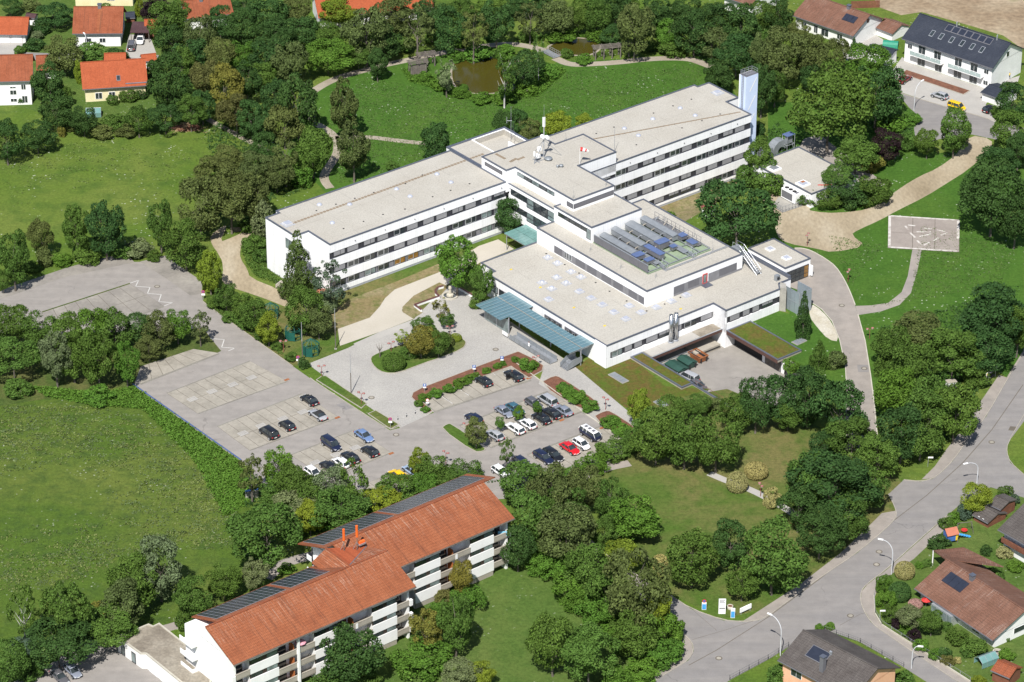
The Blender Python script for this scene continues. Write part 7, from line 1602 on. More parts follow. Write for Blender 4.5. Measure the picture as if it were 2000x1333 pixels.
M['straw'] = pbr('pale_cut_wood', [(.3, (.36, .24, .13)), (.7, (.5, .36, .22))], 1, .9, 4, .2); mb.build('branches', M['straw'], o); MB().lathe([(2.8, 0), (2.0, .5), (0, .8)], 12).build('core', M['mulch'], o).scale = (1.3, .6, 1)
# ------------------------------------------------------------------ people (one continuous skinned body each)
def person(px, py, z, rz, top, legs, label, lean=0.0, pose='stand', h=1.74):
    o = thing('person', label, 'person', site(px, py, z), rz)
    J = {'pel': (0, 0, .95), 'chest': (lean*.5, 0, 1.32), 'neck': (lean*.75, 0, 1.48), 'shl': (lean*.7, .19, 1.42), 'shr': (lean*.7, -.19, 1.42), 'ell': (lean*.8+.08, .26, 1.14), 'elr': (lean*.8+.1, -.26, 1.14), 'hal': (lean+.22, .24, .95), 'har': (lean+.26, -.22, 1.0),
         'hipl': (0, .1, .9), 'hipr': (0, -.1, .9), 'knl': (.08, .11, .5), 'knr': (-.02, -.11, .5), 'anl': (.02, .12, .08), 'anr': (-.14, -.12, .09), 'fol': (.2, .13, .04), 'for': (.03, -.13, .04)}
    R_ = dict(pel=.15, chest=.16, neck=.07, shl=.075, shr=.075, ell=.05, elr=.05, hal=.04, har=.04, hipl=.095, hipr=.095, knl=.065, knr=.065, anl=.045, anr=.045, fol=.045)
    E_ = [('pel', 'chest'), ('chest', 'neck'), ('chest', 'shl'), ('chest', 'shr'), ('shl', 'ell'), ('ell', 'hal'), ('shr', 'elr'), ('elr', 'har'), ('pel', 'hipl'), ('pel', 'hipr'), ('hipl', 'knl'), ('knl', 'anl'), ('anl', 'fol'), ('hipr', 'knr'), ('knr', 'anr'), ('anr', 'for')]
    names = list(J); me = bpy.data.meshes.new('body'); me.from_pydata([J[n] for n in names], [(names.index(a), names.index(b)) for a, b in E_], []); b = put('body', me, o); b.scale = (h/1.74,)*3
    m = b.modifiers.new('skin', 'SKIN'); sv = me.skin_vertices[0].data
    for i, n in enumerate(names): sv[i].radius = (R_.get(n, .045),)*2
    sv[0].use_root = True
    b.modifiers.new('sub', 'SUBSURF').levels = 1; b.modifiers['sub'].render_levels = 1
    me.materials.append(M[top])
    hx = lean*.95
    hd = MB().lathe([(0, 1.52), (.07, 1.55), (.095, 1.63), (.1, 1.7), (.08, 1.79), (0, 1.83)], 10).build('head', M['skin'], o, True); hd.location = (hx, 0, 0)
    MB().lathe([(.105, 1.7), (.1, 1.78), (.06, 1.84), (0, 1.86)], 10).build('hair', M['wood_red'], hd)
    mb = MB()
    for s, k in ((1, 'l'), (-1, 'r')): mb.tube(J['hip'+k], J['kn'+k], .115, .085, n=8).tube(J['kn'+k], J['an'+k], .085, .065, n=8)
    mb.tube((0, 0, .84), (0, 0, 1.02), .17, .165, n=10); mb.build('trousers', M[legs], o)
M['skin'] = plain('skin', (.42, .25, .18), .6); M['beige_cloth'] = plain('beige_cloth', (.5, .38, .25), .8); M['dark_cloth'] = plain('dark_cloth', (.03, .03, .04), .8); M['white_cloth'] = plain('white_cloth', (.75, .75, .75), .8); M['yellow_cloth'] = plain('yellow_cloth', (.7, .5, .05), .8)
person(999, 741, 0, 1.2, 'dark_cloth', 'beige_cloth', 'person in dark top and beige trousers leaning into the black car', .3); person(1033, 683, 0, .6, 'white_cloth', 'white_cloth', 'person in white clothes walking past the entrance ramp'); person(1971, 155, 0, 2.0, 'yellow_cloth', 'dark_cloth', 'person in yellow top standing at the duplex side door')
# ------------------------------------------------------------------ vegetation
import numpy as np
def leaf_mesh(name, P, Nn, size, tone, seed=0):
    """P centres, Nn outward normals, size array -> folded leaf quads"""
    rg = np.random.default_rng(seed); n = len(P)
    t = rg.normal(size=(n, 3)); t -= Nn*(t*Nn).sum(1, keepdims=True); t /= np.linalg.norm(t, axis=1, keepdims=True)+1e-9
    b = np.cross(Nn, t); s = size[:, None]
    V = np.empty((n, 4, 3)); V[:, 0] = P-t*s*.62; V[:, 1] = P+b*s*.42+Nn*s*.14; V[:, 2] = P+t*s*.62-Nn*s*.12; V[:, 3] = P-b*s*.42+Nn*s*.14
    me = bpy.data.meshes.new(name); me.vertices.add(n*4); me.vertices.foreach_set('co', V.reshape(-1)); me.loops.add(n*4); me.loops.foreach_set('vertex_index', np.arange(n*4, dtype=np.int32))
    me.polygons.add(n); me.polygons.foreach_set('loop_start', np.arange(0, n*4, 4, dtype=np.int32)); me.update(calc_edges=True)
    at = me.attributes.new('tone', 'FLOAT', 'POINT'); at.data.foreach_set('value', np.repeat(tone, 4).astype(np.float32))
    me.materials.append(M['leaf']); return me
def unit(v): return v/(np.linalg.norm(v, axis=1, keepdims=True)+1e-9)
def crown(name, seed, nb=38, count=6500, leaf=.075, shape='round', spread=.78, br=(.2, .36), fill_=.12):
    rg = np.random.default_rng(seed); C = []; Rr = []
    tries = 0
    while len(C) < nb and tries < 4000:
        tries += 1; d = rg.normal(size=3); d /= np.linalg.norm(d); rr = rg.uniform(.25, 1)**.45*spread; c = d*rr
        if shape == 'cone':
            z = rg.uniform(-.95, .95); k = (1-z)/2*.85+.04; a = rg.uniform(0, 6.28); q = math.sqrt(rg.uniform(.2, 1))*k; c = np.array([q*math.cos(a), q*math.sin(a), z]); C.append(c); Rr.append(.1+.2*k); continue
        if shape == 'flat': c[2] = min(c[2], .45)*.9
        if shape == 'oval': c[0] *= .9; c[1] *= .9
        if shape == 'wide' and c[2] < -.45: continue
        C.append(c); Rr.append(rg.uniform(*br)*(1.0 if shape != 'oval' or c[2] < .4 else .75))
    C = np.array(C); Rr = np.array(Rr); w = Rr**2; idx = rg.choice(len(C), size=count, p=w/w.sum())
    d = unit(rg.normal(size=(count, 3))); out = unit(C[idx]+1e-6); d = unit(d+out*.55+np.array([0, 0, .25]))
    rad = Rr[idx]*(1-fill_*rg.random(count)**2*3).clip(.3, 1.05)*(1+.1*rg.normal(size=count))
    P = C[idx]+d*rad[:, None]*(np.array([1, 1, .8]) if shape != 'ball' else 1)
    if shape == 'ball':
        d = unit(rg.normal(size=(count, 3))); P = d*(1-.1*rg.random((count, 1))); P[:, 2] = P[:, 2].clip(-.9, 1)
    if shape == 'flat': P[:, 2] = P[:, 2].clip(-1, .62+.1*rg.normal(size=count))
    keep = np.ones(count, bool)
    for c, r in zip(C, Rr):           # drop leaves buried deep inside another clump
        keep &= ~(np.linalg.norm(P-c, axis=1) < r*.62)
    if shape in ('ball',): keep[:] = True
    P = P[keep]; d = d[keep]; ii = idx[keep]; n = len(P)
    Nn = unit(d*.75+rg.normal(size=(n, 3))*.55+np.array([0, 0, .25]))
    tone = (rg.random(len(C))[ii]*.45+rg.random(n)*.55)
    return leaf_mesh(name, P, Nn, leaf*rg.uniform(.7, 1.35, n), tone, seed+1)
CR = {}
for k in range(4): CR['round%d' % k] = crown('crown', 10+k, 40, 9500, .062)
for k in range(3): CR['oval%d' % k] = crown('crown', 30+k, 44, 9000, .06, 'oval', .82, (.17, .3))
for k in range(3): CR['wide%d' % k] = crown('crown', 50+k, 48, 10500, .055, 'wide', .8, (.17, .3))
for k in range(2): CR['cone%d' % k] = crown('crown', 70+k, 90, 9000, .06, 'cone')
for k in range(3): CR['airy%d' % k] = crown('crown', 80+k, 34, 3000, .07, 'oval', .84, (.12, .24), .2)
for k in range(3): CR['shrub%d' % k] = crown('foliage', 90+k, 24, 3600, .10, 'round', .68, (.26, .42))
CR['ball0'] = crown('foliage', 99, 20, 4200, .085, 'ball')
for k in range(2): CR['hedge%d' % k] = crown('foliage', 110+k, 40, 6000, .075, 'flat', .85, (.2, .34))
def trunk_mesh(seed, birch=False):
    rg = random.Random(seed); mb = MB(); p = Vector((0, 0, 0)); r = .055
    for i in range(5):
        q = p+Vector((rg.uniform(-.02, .02), rg.uniform(-.02, .02), .17)); mb.tube(p, q, r, r*.82, n=7, cap=False); p = q; r *= .82
        if i >= 1:
            for _ in range(3):
                a = rg.uniform(0, 6.28); e = p+Vector((math.cos(a)*.28, math.sin(a)*.28, rg.uniform(.12, .3))); f = e+Vector((math.cos(a)*.14, math.sin(a)*.14, .14)); mb.tube(p, e, r*.5, r*.26, n=5, cap=False).tube(e, f, r*.26, r*.08, n=4, cap=False)
    me = mb.mesh('trunk'); me.materials.append(M['birch' if birch else 'bark']); return me
TK = [trunk_mesh(k) for k in range(4)]; TKB = [trunk_mesh(9+k, True) for k in range(2)]
stem_me = MB().tube((0, 0, 0), (0, 0, .6), .06, .04, n=5).tube((.05, 0, .2), (.4, .1, .8), .03, .01, n=4).tube((0, .05, .2), (-.3, .3, .8), .03, .01, n=4).tube((0, -.05, .25), (-.1, -.4, .8), .03, .01, n=4).mesh('stem'); stem_me.materials.append(M['bark'])
LEAFC = {'mid': (.115, .21, .038), 'dark': (.066, .142, .036), 'olive': (.15, .195, .058), 'lime': (.25, .33, .035), 'bright': (.13, .265, .036), 'yel': (.26, .25, .05), 'brownish': (.17, .17, .05), 'grey': (.22, .28, .125), 'purple': (.04, .024, .03), 'gold': (.5, .47, .19), 'pink': (.55, .34, .32), 'blue': (.12, .19, .12), 'con': (.13, .19, .045)}
WORD = {'mid': 'mid-green', 'dark': 'dark green', 'olive': 'olive green', 'lime': 'yellow-green', 'bright': 'bright green', 'yel': 'yellowing', 'brownish': 'brown-tinged', 'grey': 'silvery green', 'purple': 'dark purple', 'gold': 'golden', 'pink': 'pink-flowered', 'blue': 'blue-green', 'con': 'green'}
ORD = 'leftmost second third fourth fifth sixth seventh eighth ninth tenth eleventh twelfth thirteenth fourteenth fifteenth sixteenth seventeenth eighteenth nineteenth twentieth'.split()+['twenty-'+x for x in 'first second third fourth fifth sixth seventh eighth ninth'.split()]
vr = random.Random(21)
def plant(cx, cy, w, h, col, form, label, group):
    s = scale_at(site(cx, cy)); ph = PITCH+math.atan((cy-666.5)/FPX)
    r = w/2/s; H_ = h/2/s; b = math.sqrt(max(H_*H_-(r*math.sin(ph))**2, (.5*r)**2))/math.cos(ph)
    shrub = form in ('shrub', 'ball', 'hedge')
    clear = 0 if shrub else {'airy': .45, 'cone': .08}.get(form, .22)*b+(.7 if form != 'cone' else .2)
    zc = clear+b*(.82 if shrub else 1.0)
    p = site(cx, cy, zc); x, y = p.x, p.y
    o = thing('shrub' if shrub and form != 'hedge' else 'hedge' if form == 'hedge' else 'conifer_tree' if form == 'cone' else 'birch_tree' if col == 'birch' else 'broadleaf_tree', label, 'shrub' if shrub and form != 'hedge' else 'hedge' if form == 'hedge' else 'tree', (x, y, 0), vr.uniform(0, 6.28), group)
    keys = [k for k in CR if k.startswith(form)]; me = CR[vr.choice(keys)]
    c = put('foliage' if shrub else 'crown', me, o, (0, 0, zc)); c.scale = (r*1.14, r*1.14, b*1.12); base = LEAFC['mid' if col == 'birch' else col]; j = vr.uniform(.84, 1.14); jj = vr.uniform(.93, 1.07)
    c.color = (base[0]*j*jj, base[1]*j, base[2]*j/jj, 1)
    if shrub: t = put('stem', stem_me, o); t.scale = (r, r, zc)
    else:
        t = put('trunk', vr.choice(TKB if col == 'birch' else TK), o); hh = (zc+b*.62)/1.27; k = max(.9, min(r*1.25, hh*.5)); t.scale = (k, k, hh)
    return o
def grove(place, group, items):
    items = sorted(items, key=lambda a: a[0]); cnt = {}
    for a in items:
        kd = ('shrub' if a[5] in ('shrub', 'ball') else 'hedge' if a[5] == 'hedge' else 'conifer' if a[5] == 'cone' else 'birch' if a[4] == 'birch' else 'tree'); cnt.setdefault((a[4], kd), []).append(a)
    for (col, kd), L_ in cnt.items():
        for i, a in enumerate(L_):
            form = {'round': 'round-crowned', 'oval': 'tall', 'wide': 'spreading', 'airy': 'loose airy', 'cone': 'conical', 'ball': 'clipped round'}.get(a[5], '')
            word = 'white-stemmed' if col == 'birch' else WORD[col]
            lab = (ORD[i]+' '+word+' '+kd+(' from left ' if len(L_) > 1 else ' ')+place) if len(L_) > 1 else ' '.join(x for x in (form, word, kd) if x)+' '+place
            lab = lab.replace('leftmost '+word+' '+kd+' from left', 'leftmost '+word+' '+kd)
            plant(*a, lab, group)
R, O_, W_, C_, A_, S_, B_, H_ = 'round', 'oval', 'wide', 'cone', 'airy', 'shrub', 'ball', 'hedge'
grove('in the upper left gardens', 'garden trees, upper left', [(105,28,65,45,'dark',R),(60,10,42,24,'olive',S_),(71,69,26,22,'grey',S_),(67,87,42,28,'dark',S_),(37,97,24,20,'mid',S_),(125,102,68,74,'olive',R),(80,52,36,38,'dark',S_),(304,16,60,50,'purple',R),(97,160,62,72,'dark',R),(110,216,60,66,'dark',R),(72,266,66,56,'dark',W_),(12,272,60,78,'dark',R),(154,142,18,54,'lime',S_),(163,232,52,54,'dark',R),(226,238,52,40,'mid',S_),(270,233,44,54,'mid',R),(322,228,66,56,'dark',W_),(372,218,60,62,'mid',W_),(220,196,24,24,'mid',S_),(252,188,38,28,'mid',S_),(276,184,26,24,'dark',S_),(272,8,22,40,'lime',C_),(205,20,40,26,'mid',S_),(180,106,70,22,'mid',S_),(230,108,50,18,'dark',S_),(128,190,24,50,'mid',S_),(300,140,34,44,'dark',S_),(20,12,40,30,'dark',R),(135,250,24,20,'olive',S_),(120,258,18,24,'yel',S_),(200,256,50,16,'olive',S_),(250,256,44,14,'olive',S_),(40,190,30,26,'dark',S_)])
grove('in the wood right of the yellow house', 'wood behind the west meadow', [(322,38,70,72,'mid',R),(338,82,66,64,'dark',R),(388,68,66,82,'olive',O_),(330,160,78,106,'dark',R),(370,108,68,68,'dark',R),(402,150,60,68,'brownish',R),(437,175,78,90,'yel',W_),(425,107,62,66,'olive',R),(470,55,62,68,'dark',R),(475,105,58,58,'bright',R),(482,160,60,78,'dark',O_),(462,222,72,68,'brownish',W_),(490,230,54,64,'dark',R),(478,12,58,40,'dark',R),(350,20,50,46,'mid',O_),(430,40,52,56,'dark',R),(395,205,50,60,'dark',R),(355,120,50,70,'mid',O_)])
grove('in the tree belt left of the ponds', 'trees north of the park', [(525,30,78,72,'dark',R),(578,25,62,60,'olive',R),(540,68,82,64,'dark',W_),(640,66,72,42,'mid',W_),(660,22,70,52,'lime',R),(715,60,88,108,'olive',O_),(768,30,78,70,'olive',R),(752,82,66,60,'dark',R),(815,45,72,100,'olive',A_),(875,52,68,92,'dark',O_),(925,56,58,88,'olive',A_),(970,42,68,86,'dark',O_),(955,10,62,42,'mid',R),(525,112,78,78,'dark',R),(640,110,98,62,'bright',W_),(700,112,56,40,'mid',W_),(567,120,72,88,'olive',O_),(515,145,52,52,'mid',R),(590,60,60,60,'dark',R),(840,20,60,50,'dark',R),(790,88,44,36,'mid',S_),(905,20,60,50,'mid',R),(737,123,38,54,'dark',R),(845,75,30,26,'mid',S_),(900,84,34,20,'bright',S_)])
grove('at the west edge of the park lawn', 'trees at the west edge of the park', [(582,197,82,122,'dark',O_),(537,190,58,68,'dark',R),(555,242,68,78,'olive',R),(510,240,52,72,'dark',O_),(672,208,56,106,'olive',O_),(690,290,64,102,'olive',O_),(610,292,68,88,'mid',R),(557,302,54,82,'olive',A_),(515,288,52,58,'dark',R),(852,275,60,68,'dark',R),(768,324,28,20,'mid',S_),(540,340,60,60,'olive',R),(585,345,56,50,'bright',S_),(500,330,66,70,'olive',R)])
grove('around the ponds', 'plants around the ponds', [(872,142,48,62,'grey',A_),(985,135,54,98,'birch',A_),(1024,132,64,70,'dark',R),(1052,100,26,72,'birch',A_),(1109,104,26,22,'mid',S_),(900,182,36,18,'bright',S_),(860,165,40,30,'bright',S_),(830,150,30,24,'bright',S_),(940,192,40,16,'bright',S_),(985,190,44,20,'bright',S_),(1030,172,50,34,'bright',S_),(1072,140,50,34,'bright',S_),(930,102,60,18,'bright',S_),(890,110,40,18,'bright',S_),(1100,66,60,24,'bright',S_),(1170,70,50,26,'bright',S_),(1030,70,40,22,'mid',S_),(1140,116,36,14,'bright',S_),(905,172,18,14,'bright',B_),(985,104,50,14,'bright',S_)])
grove('in the belt between the ponds and the top edge', 'trees beyond the small pond', [(1035,35,58,68,'olive',A_),(1087,33,68,68,'olive',R),(1130,28,52,62,'mid',R),(1165,30,58,68,'mid',R),(1202,15,62,62,'dark',R),(1240,52,76,106,'olive',O_),(1284,27,68,68,'dark',R),(1307,64,54,54,'bright',R),(1339,22,68,62,'dark',R),(1357,62,78,78,'dark',R),(1407,47,82,78,'dark',W_),(1390,84,68,62,'olive',R),(1447,52,74,78,'dark',R),(1487,32,52,62,'mid',R),(1438,104,82,78,'dark',W_),(1405,142,58,62,'dark',R),(1490,105,48,88,'olive',O_),(1488,168,56,96,'dark',O_),(1195,70,44,40,'dark',R),(1265,90,40,26,'mid',S_),(1315,96,60,28,'mid',S_),(1228,10,50,40,'mid',R),(1010,12,50,40,'dark',R),(1060,8,50,40,'dark',R)])
grove('behind the hospital roofs', 'trees right behind the hospital', [(985,240,40,52,'dark',R),(1015,240,40,48,'dark',R),(1035,252,46,42,'olive',R),(1088,242,56,52,'lime',R),(1142,237,38,28,'lime',R)])
grove('between the tower and the top right houses', 'trees in the north-east', [(1515,30,62,68,'dark',R),(1505,88,52,62,'mid',R),(1532,105,88,102,'olive',R),(1586,107,68,88,'olive',R),(1635,102,48,58,'olive',R),(1514,168,44,62,'mid',R),(1692,117,86,64,'bright',R),(1620,205,152,150,'mid',W_),(1712,178,96,116,'dark',R),(1865,255,60,84,'mid',R),(1812,276,46,52,'mid',R),(1730,282,58,62,'purple',R),(1774,278,40,42,'mid',S_),(1672,300,86,68,'mid',W_),(1702,318,50,40,'yel',S_),(1977,198,60,70,'dark',R),(1948,219,28,26,'mid',H_),(1970,256,68,78,'mid',R),(1950,318,80,58,'dark',W_),(1990,292,52,62,'dark',R),(1745,240,60,40,'bright',S_),(1780,232,40,28,'bright',S_),(1590,150,50,50,'dark',R),(1640,66,24,20,'mid',S_),(1668,84,14,20,'dark',C_),(1560,60,40,40,'olive',R)])
grove('along the west meadow and the dirt path', 'trees beside the old car park', [(390,397,94,108,'olive',R),(450,390,94,108,'olive',W_),(494,382,74,100,'olive',O_),(425,340,90,66,'olive',R),(445,314,66,58,'olive',R),(205,440,78,108,'dark',O_),(148,442,56,100,'mid',O_),(80,460,46,66,'olive',R),(25,500,66,106,'mid',O_),(86,502,38,42,'olive',S_),(312,435,52,94,'mid',O_),(362,475,78,86,'mid',R),(410,524,52,82,'lime',O_),(412,558,36,32,'lime',S_),(120,508,44,26,'bright',S_),(170,500,60,24,'mid',S_),(235,490,50,26,'mid',S_),(272,486,60,28,'grey',S_),(300,500,30,24,'mid',S_),(5,545,30,40,'mid',R),(60,520,40,26,'mid',S_),(517,432,48,80,'grey',S_),(492,476,44,34,'mid',S_),(510,500,36,30,'mid',S_),(480,440,40,22,'mid',S_)])
grove('in the green strip through the left car park', 'trees in the car park strip', [(25,630,72,78,'mid',R),(75,642,68,72,'mid',R),(130,655,72,78,'mid',R),(180,642,72,82,'bright',R),(224,642,72,78,'mid',R),(310,642,66,64,'olive',R),(346,632,54,62,'bright',R),(390,632,46,58,'olive',A_),(25,694,104,84,'mid',W_),(108,690,62,102,'grey',O_),(142,688,62,92,'mid',O_),(190,692,78,112,'mid',O_),(246,702,48,82,'bright',O_),(290,678,52,44,'olive',R),(270,640,54,60,'dark',R),(40,758,60,26,'mid',S_),(190,772,60,30,'bright',S_)])
grove('beside the west wing and gazebos', 'plants between west wing and car park', [(582,517,72,120,'con',C_),(645,548,74,86,'blue',A_),(597,604,74,80,'mid',R),(622,622,54,62,'olive',R),(638,594,38,40,'grey',B_),(441,577,48,46,'mid',R),(474,595,40,48,'mid',R),(497,612,54,58,'mid',R),(524,640,46,56,'lime',R),(452,620,36,22,'mid',S_),(541,676,28,18,'mid',S_),(570,697,26,22,'mid',S_),(592,710,24,24,'dark',S_),(570,560,40,26,'bright',S_),(480,632,40,20,'mid',S_),(510,655,34,20,'mid',S_),(992,421,54,64,'dark',R),(420,588,40,30,'mid',S_)])
grove('in front of the hospital entrance', 'trees of the forecourt', [(892,508,78,112,'bright',O_),(941,550,46,74,'mid',O_),(935,590,40,24,'mid',S_),(861,600,38,42,'yel',A_),(873,624,28,26,'mid',R),(828,640,46,46,'mid',R),(822,664,58,56,'yel',R),(856,668,40,46,'mid',R),(876,664,28,30,'olive',S_),(890,660,22,16,'lime',B_),(785,656,34,26,'lime',A_),(769,708,42,34,'mid',B_),(800,690,40,20,'mid',S_)])
grove('in the right car park', 'saplings between the cars', [(930,842,42,52,'olive',R),(977,825,18,24,'bright',R),(1013,807,22,26,'bright',R),(1049,796,18,22,'bright',R),(989,878,34,52,'mid',A_)])
grove('in the mulch beds', 'low shrubs in the mulch beds', [(1100,756,34,24,'bright',S_),(1130,777,42,28,'bright',S_),(1152,793,36,22,'bright',S_),(1116,768,36,24,'bright',S_),(1030,713,40,24,'bright',S_),(1008,702,18,14,'bright',S_),(1190,824,42,26,'bright',S_),(1215,840,42,30,'bright',S_),(830,776,26,16,'bright',S_),(852,768,30,16,'bright',S_),(876,758,30,16,'bright',S_),(898,748,30,16,'bright',S_),(915,740,24,14,'bright',S_),(928,734,20,14,'bright',S_),(950,724,20,14,'bright',S_),(972,715,20,14,'bright',S_),(982,710,14,12,'bright',S_),(818,788,20,16,'bright',S_),(832,800,20,14,'bright',S_)])
grove('around the annex and chiller', 'trees around the annex', [(1440,415,144,138,'dark',W_),(1482,302,52,62,'mid',R),(1462,345,46,50,'mid',S_),(1502,360,60,52,'mid',S_),(1615,385,64,48,'mid',H_),(1662,374,84,66,'dark',H_),(1706,374,64,68,'mid',H_),(1578,388,36,32,'mid',S_),(1480,262,30,40,'dark',S_),(1300,425,40,18,'bright',S_),(1500,330,50,50,'mid',S_),(1640,345,60,50,'mid',R)])
grove('on the east lawn right of the helipad road', 'trees at the east edge', [(1940,382,122,132,'dark',W_),(1985,425,70,96,'dark',R),(1905,362,54,74,'dark',R),(1950,622,142,124,'dark',W_),(1802,648,112,82,'olive',W_),(1745,672,74,74,'mid',R),(1862,692,112,92,'mid',W_),(1782,722,92,92,'mid',R),(1927,682,92,82,'dark',R),(1750,762,92,92,'bright',R),(1822,792,104,104,'mid',W_),(1866,802,92,104,'mid',R),(1762,842,92,104,'dark',R),(1990,640,60,90,'mid',R),(1908,735,60,50,'mid',S_),(1725,715,40,50,'mid',S_),(1800,845,80,90,'mid',R)])
grove('around the cage and green roofs', 'plants around the service yard', [(1570,613,36,78,'dark',C_),(1600,692,42,52,'mid',C_),(1632,702,42,42,'olive',S_),(1545,715,40,30,'bright',S_),(1590,735,50,40,'mid',S_)])
grove('below the service yard', 'trees south of the service yard', [(1250,792,46,62,'lime',R),(1282,846,86,102,'mid',R),(1338,852,82,104,'mid',R),(1400,857,86,108,'mid',R),(1310,802,62,62,'mid',R),(1442,802,68,68,'mid',R),(1478,782,64,100,'dark',R),(1530,775,84,90,'dark',R),(1580,775,90,100,'dark',R),(1640,800,100,110,'dark',R),(1664,862,104,86,'mid',W_),(1626,952,172,114,'dark',W_),(1582,932,84,92,'mid',R),(1712,892,80,84,'mid',R),(1540,805,60,60,'mid',R),(1610,870,60,60,'dark',R),(1690,950,80,80,'mid',R),(1360,790,50,40,'mid',R),(1395,790,40,30,'olive',S_)])
grove('on the entrance lawn by the drive', 'trees on the entrance lawn', [(1352,1087,96,102,'mid',R),(1427,1060,68,86,'dark',R),(1510,1085,120,132,'mid',R),(1602,1037,94,94,'dark',W_),(1657,1010,84,76,'mid',R),(1290,1100,34,44,'gold',S_),(1477,920,42,34,'gold',B_),(1440,943,38,40,'gold',B_),(1506,972,36,44,'gold',S_),(1560,990,70,80,'dark',R),(1450,1130,60,70,'mid',R)])
grove('between the entrance lawn and the apartments', 'trees right of the apartments', [(1237,1008,108,84,'bright',R),(1107,1042,118,112,'olive',W_),(1032,1012,84,104,'mid',R),(1212,1085,82,62,'lime',R),(1240,1142,122,160,'olive',O_),(1285,1182,52,92,'lime',O_),(1080,1252,86,112,'mid',R),(1150,1272,112,114,'mid',W_),(1062,1100,62,54,'bright',H_),(1112,1150,74,66,'bright',H_),(1162,1192,64,60,'bright',H_),(1022,940,98,76,'mid',R),(1082,962,92,102,'olive',R),(1142,952,72,92,'olive',R),(1192,970,60,80,'mid',R),(1290,1272,80,50,'bright',H_),(1250,1310,70,50,'bright',H_),(1200,1320,60,60,'bright',S_),(1060,1010,60,90,'mid',O_),(1012,1065,60,80,'dark',R),(1150,1110,90,90,'mid',R),(1110,990,84,84,'mid',R),(1190,1150,80,90,'mid',R),(1240,1235,90,90,'mid',R),(1300,1225,60,70,'bright',H_),(1085,1110,60,60,'bright',H_),(1040,1060,60,50,'bright',H_),(1140,1170,70,60,'bright',H_),(1180,1040,50,60,'mid',R)])
grove('along the lower edge of the right car park', 'hedge plants along the car park', [(1200,876,62,48,'mid',H_),(1160,905,62,40,'bright',H_),(1112,928,54,40,'bright',H_),(1062,936,54,38,'bright',H_),(1235,862,50,44,'mid',H_),(1250,838,40,40,'mid',S_)])
grove('between the left car park and the apartments', 'trees behind the apartments', [(490,922,62,80,'olive',A_),(545,912,62,88,'bright',R),(572,950,82,82,'mid',R),(602,962,80,80,'mid',R),(652,950,72,84,'grey',R),(692,937,64,92,'mid',A_),(820,902,42,52,'lime',R),(846,917,62,62,'mid',R),(906,922,72,42,'mid',R),(776,957,82,62,'mid',R),(662,1000,122,64,'mid',W_),(572,992,92,72,'grey',R),(746,977,72,54,'lime',R),(520,1042,132,132,'mid',W_),(437,1132,62,68,'mid',R),(500,1119,52,64,'grey',O_),(606,1010,62,62,'lime',R),(540,965,70,60,'mid',R),(700,990,60,50,'mid',R),(830,945,60,50,'bright',R),(870,935,50,40,'mid',R),(640,1020,60,40,'bright',S_),(560,1110,34,24,'bright',S_)])
grove('at the bottom left by the meadow', 'trees at the bottom left', [(312,1106,86,112,'grey',R),(262,1137,92,102,'mid',R),(130,1192,96,132,'mid',O_),(45,1187,68,102,'birch',A_),(238,1182,82,92,'olive',R),(112,1256,132,98,'dark',W_),(15,1290,72,84,'mid',R),(212,1225,104,64,'mid',W_),(192,1192,38,42,'yel',S_),(375,1166,72,78,'mid',R),(358,1214,38,42,'mid',S_),(170,1225,60,60,'dark',R),(45,1262,60,40,'blue',S_),(60,1310,60,40,'mid',S_)])
grove('in front of the apartment block', 'plants in front of the apartments', [(684,1277,114,114,'dark',R),(835,1225,66,88,'yel',O_),(890,1212,74,112,'mid',O_),(904,1127,44,72,'yel',R),(825,1284,104,46,'bright',H_),(915,1170,62,56,'bright',H_),(873,1168,46,34,'brownish',S_),(896,1312,68,48,'grey',R),(940,1312,52,44,'lime',R),(640,1330,60,50,'mid',S_),(720,1330,50,40,'mid',S_),(860,1195,50,40,'bright',H_)])
grove('in the lower right gardens', 'garden plants, lower right', [(1767,1115,36,34,'gold',B_),(1757,1157,40,38,'dark',B_),(1727,1140,28,46,'bright',H_),(1732,1172,34,44,'bright',H_),(1740,1200,36,34,'mid',H_),(1781,1206,52,48,'grey',R),(1820,1212,48,48,'mid',R),(1752,1216,26,26,'purple',S_),(1786,1240,28,28,'purple',S_),(1832,1061,46,28,'dark',S_),(1862,1013,28,30,'bright',S_),(1885,1001,30,36,'blue',S_),(1904,970,58,54,'lime',R),(1963,965,36,36,'mid',S_),(1981,975,24,22,'blue',S_),(1848,1022,32,26,'mid',S_),(1900,1262,54,34,'mid',S_),(1845,1278,32,30,'dark',S_),(1825,1278,28,26,'bright',S_),(1965,1277,36,28,'bright',S_),(1515,1318,42,42,'mid',S_),(1767,1326,42,38,'mid',S_),(1912,1329,26,18,'lime',H_),(1775,1228,40,26,'bright',S_),(1800,1260,36,24,'bright',S_),(1870,1245,50,26,'mid',S_),(1850,1290,30,24,'brownish',S_),(1870,1290,18,16,'gold',S_),(1810,1100,24,18,'mid',S_),(1795,1104,18,16,'bright',S_),(1945,1120,40,22,'mid',S_),(1965,1080,36,22,'gold',S_),(1925,1075,24,22,'dark',S_),(1985,1105,36,20,'bright',S_),(1850,1225,26,20,'mid',S_),(1600,1224,20,10,'bright',S_),(1622,1224,22,12,'bright',S_),(1788,1180,26,18,'pink',B_),(1890,1215+60,30,20,'mid',S_),(1968,1190+60,10,10,'mid',S_)])
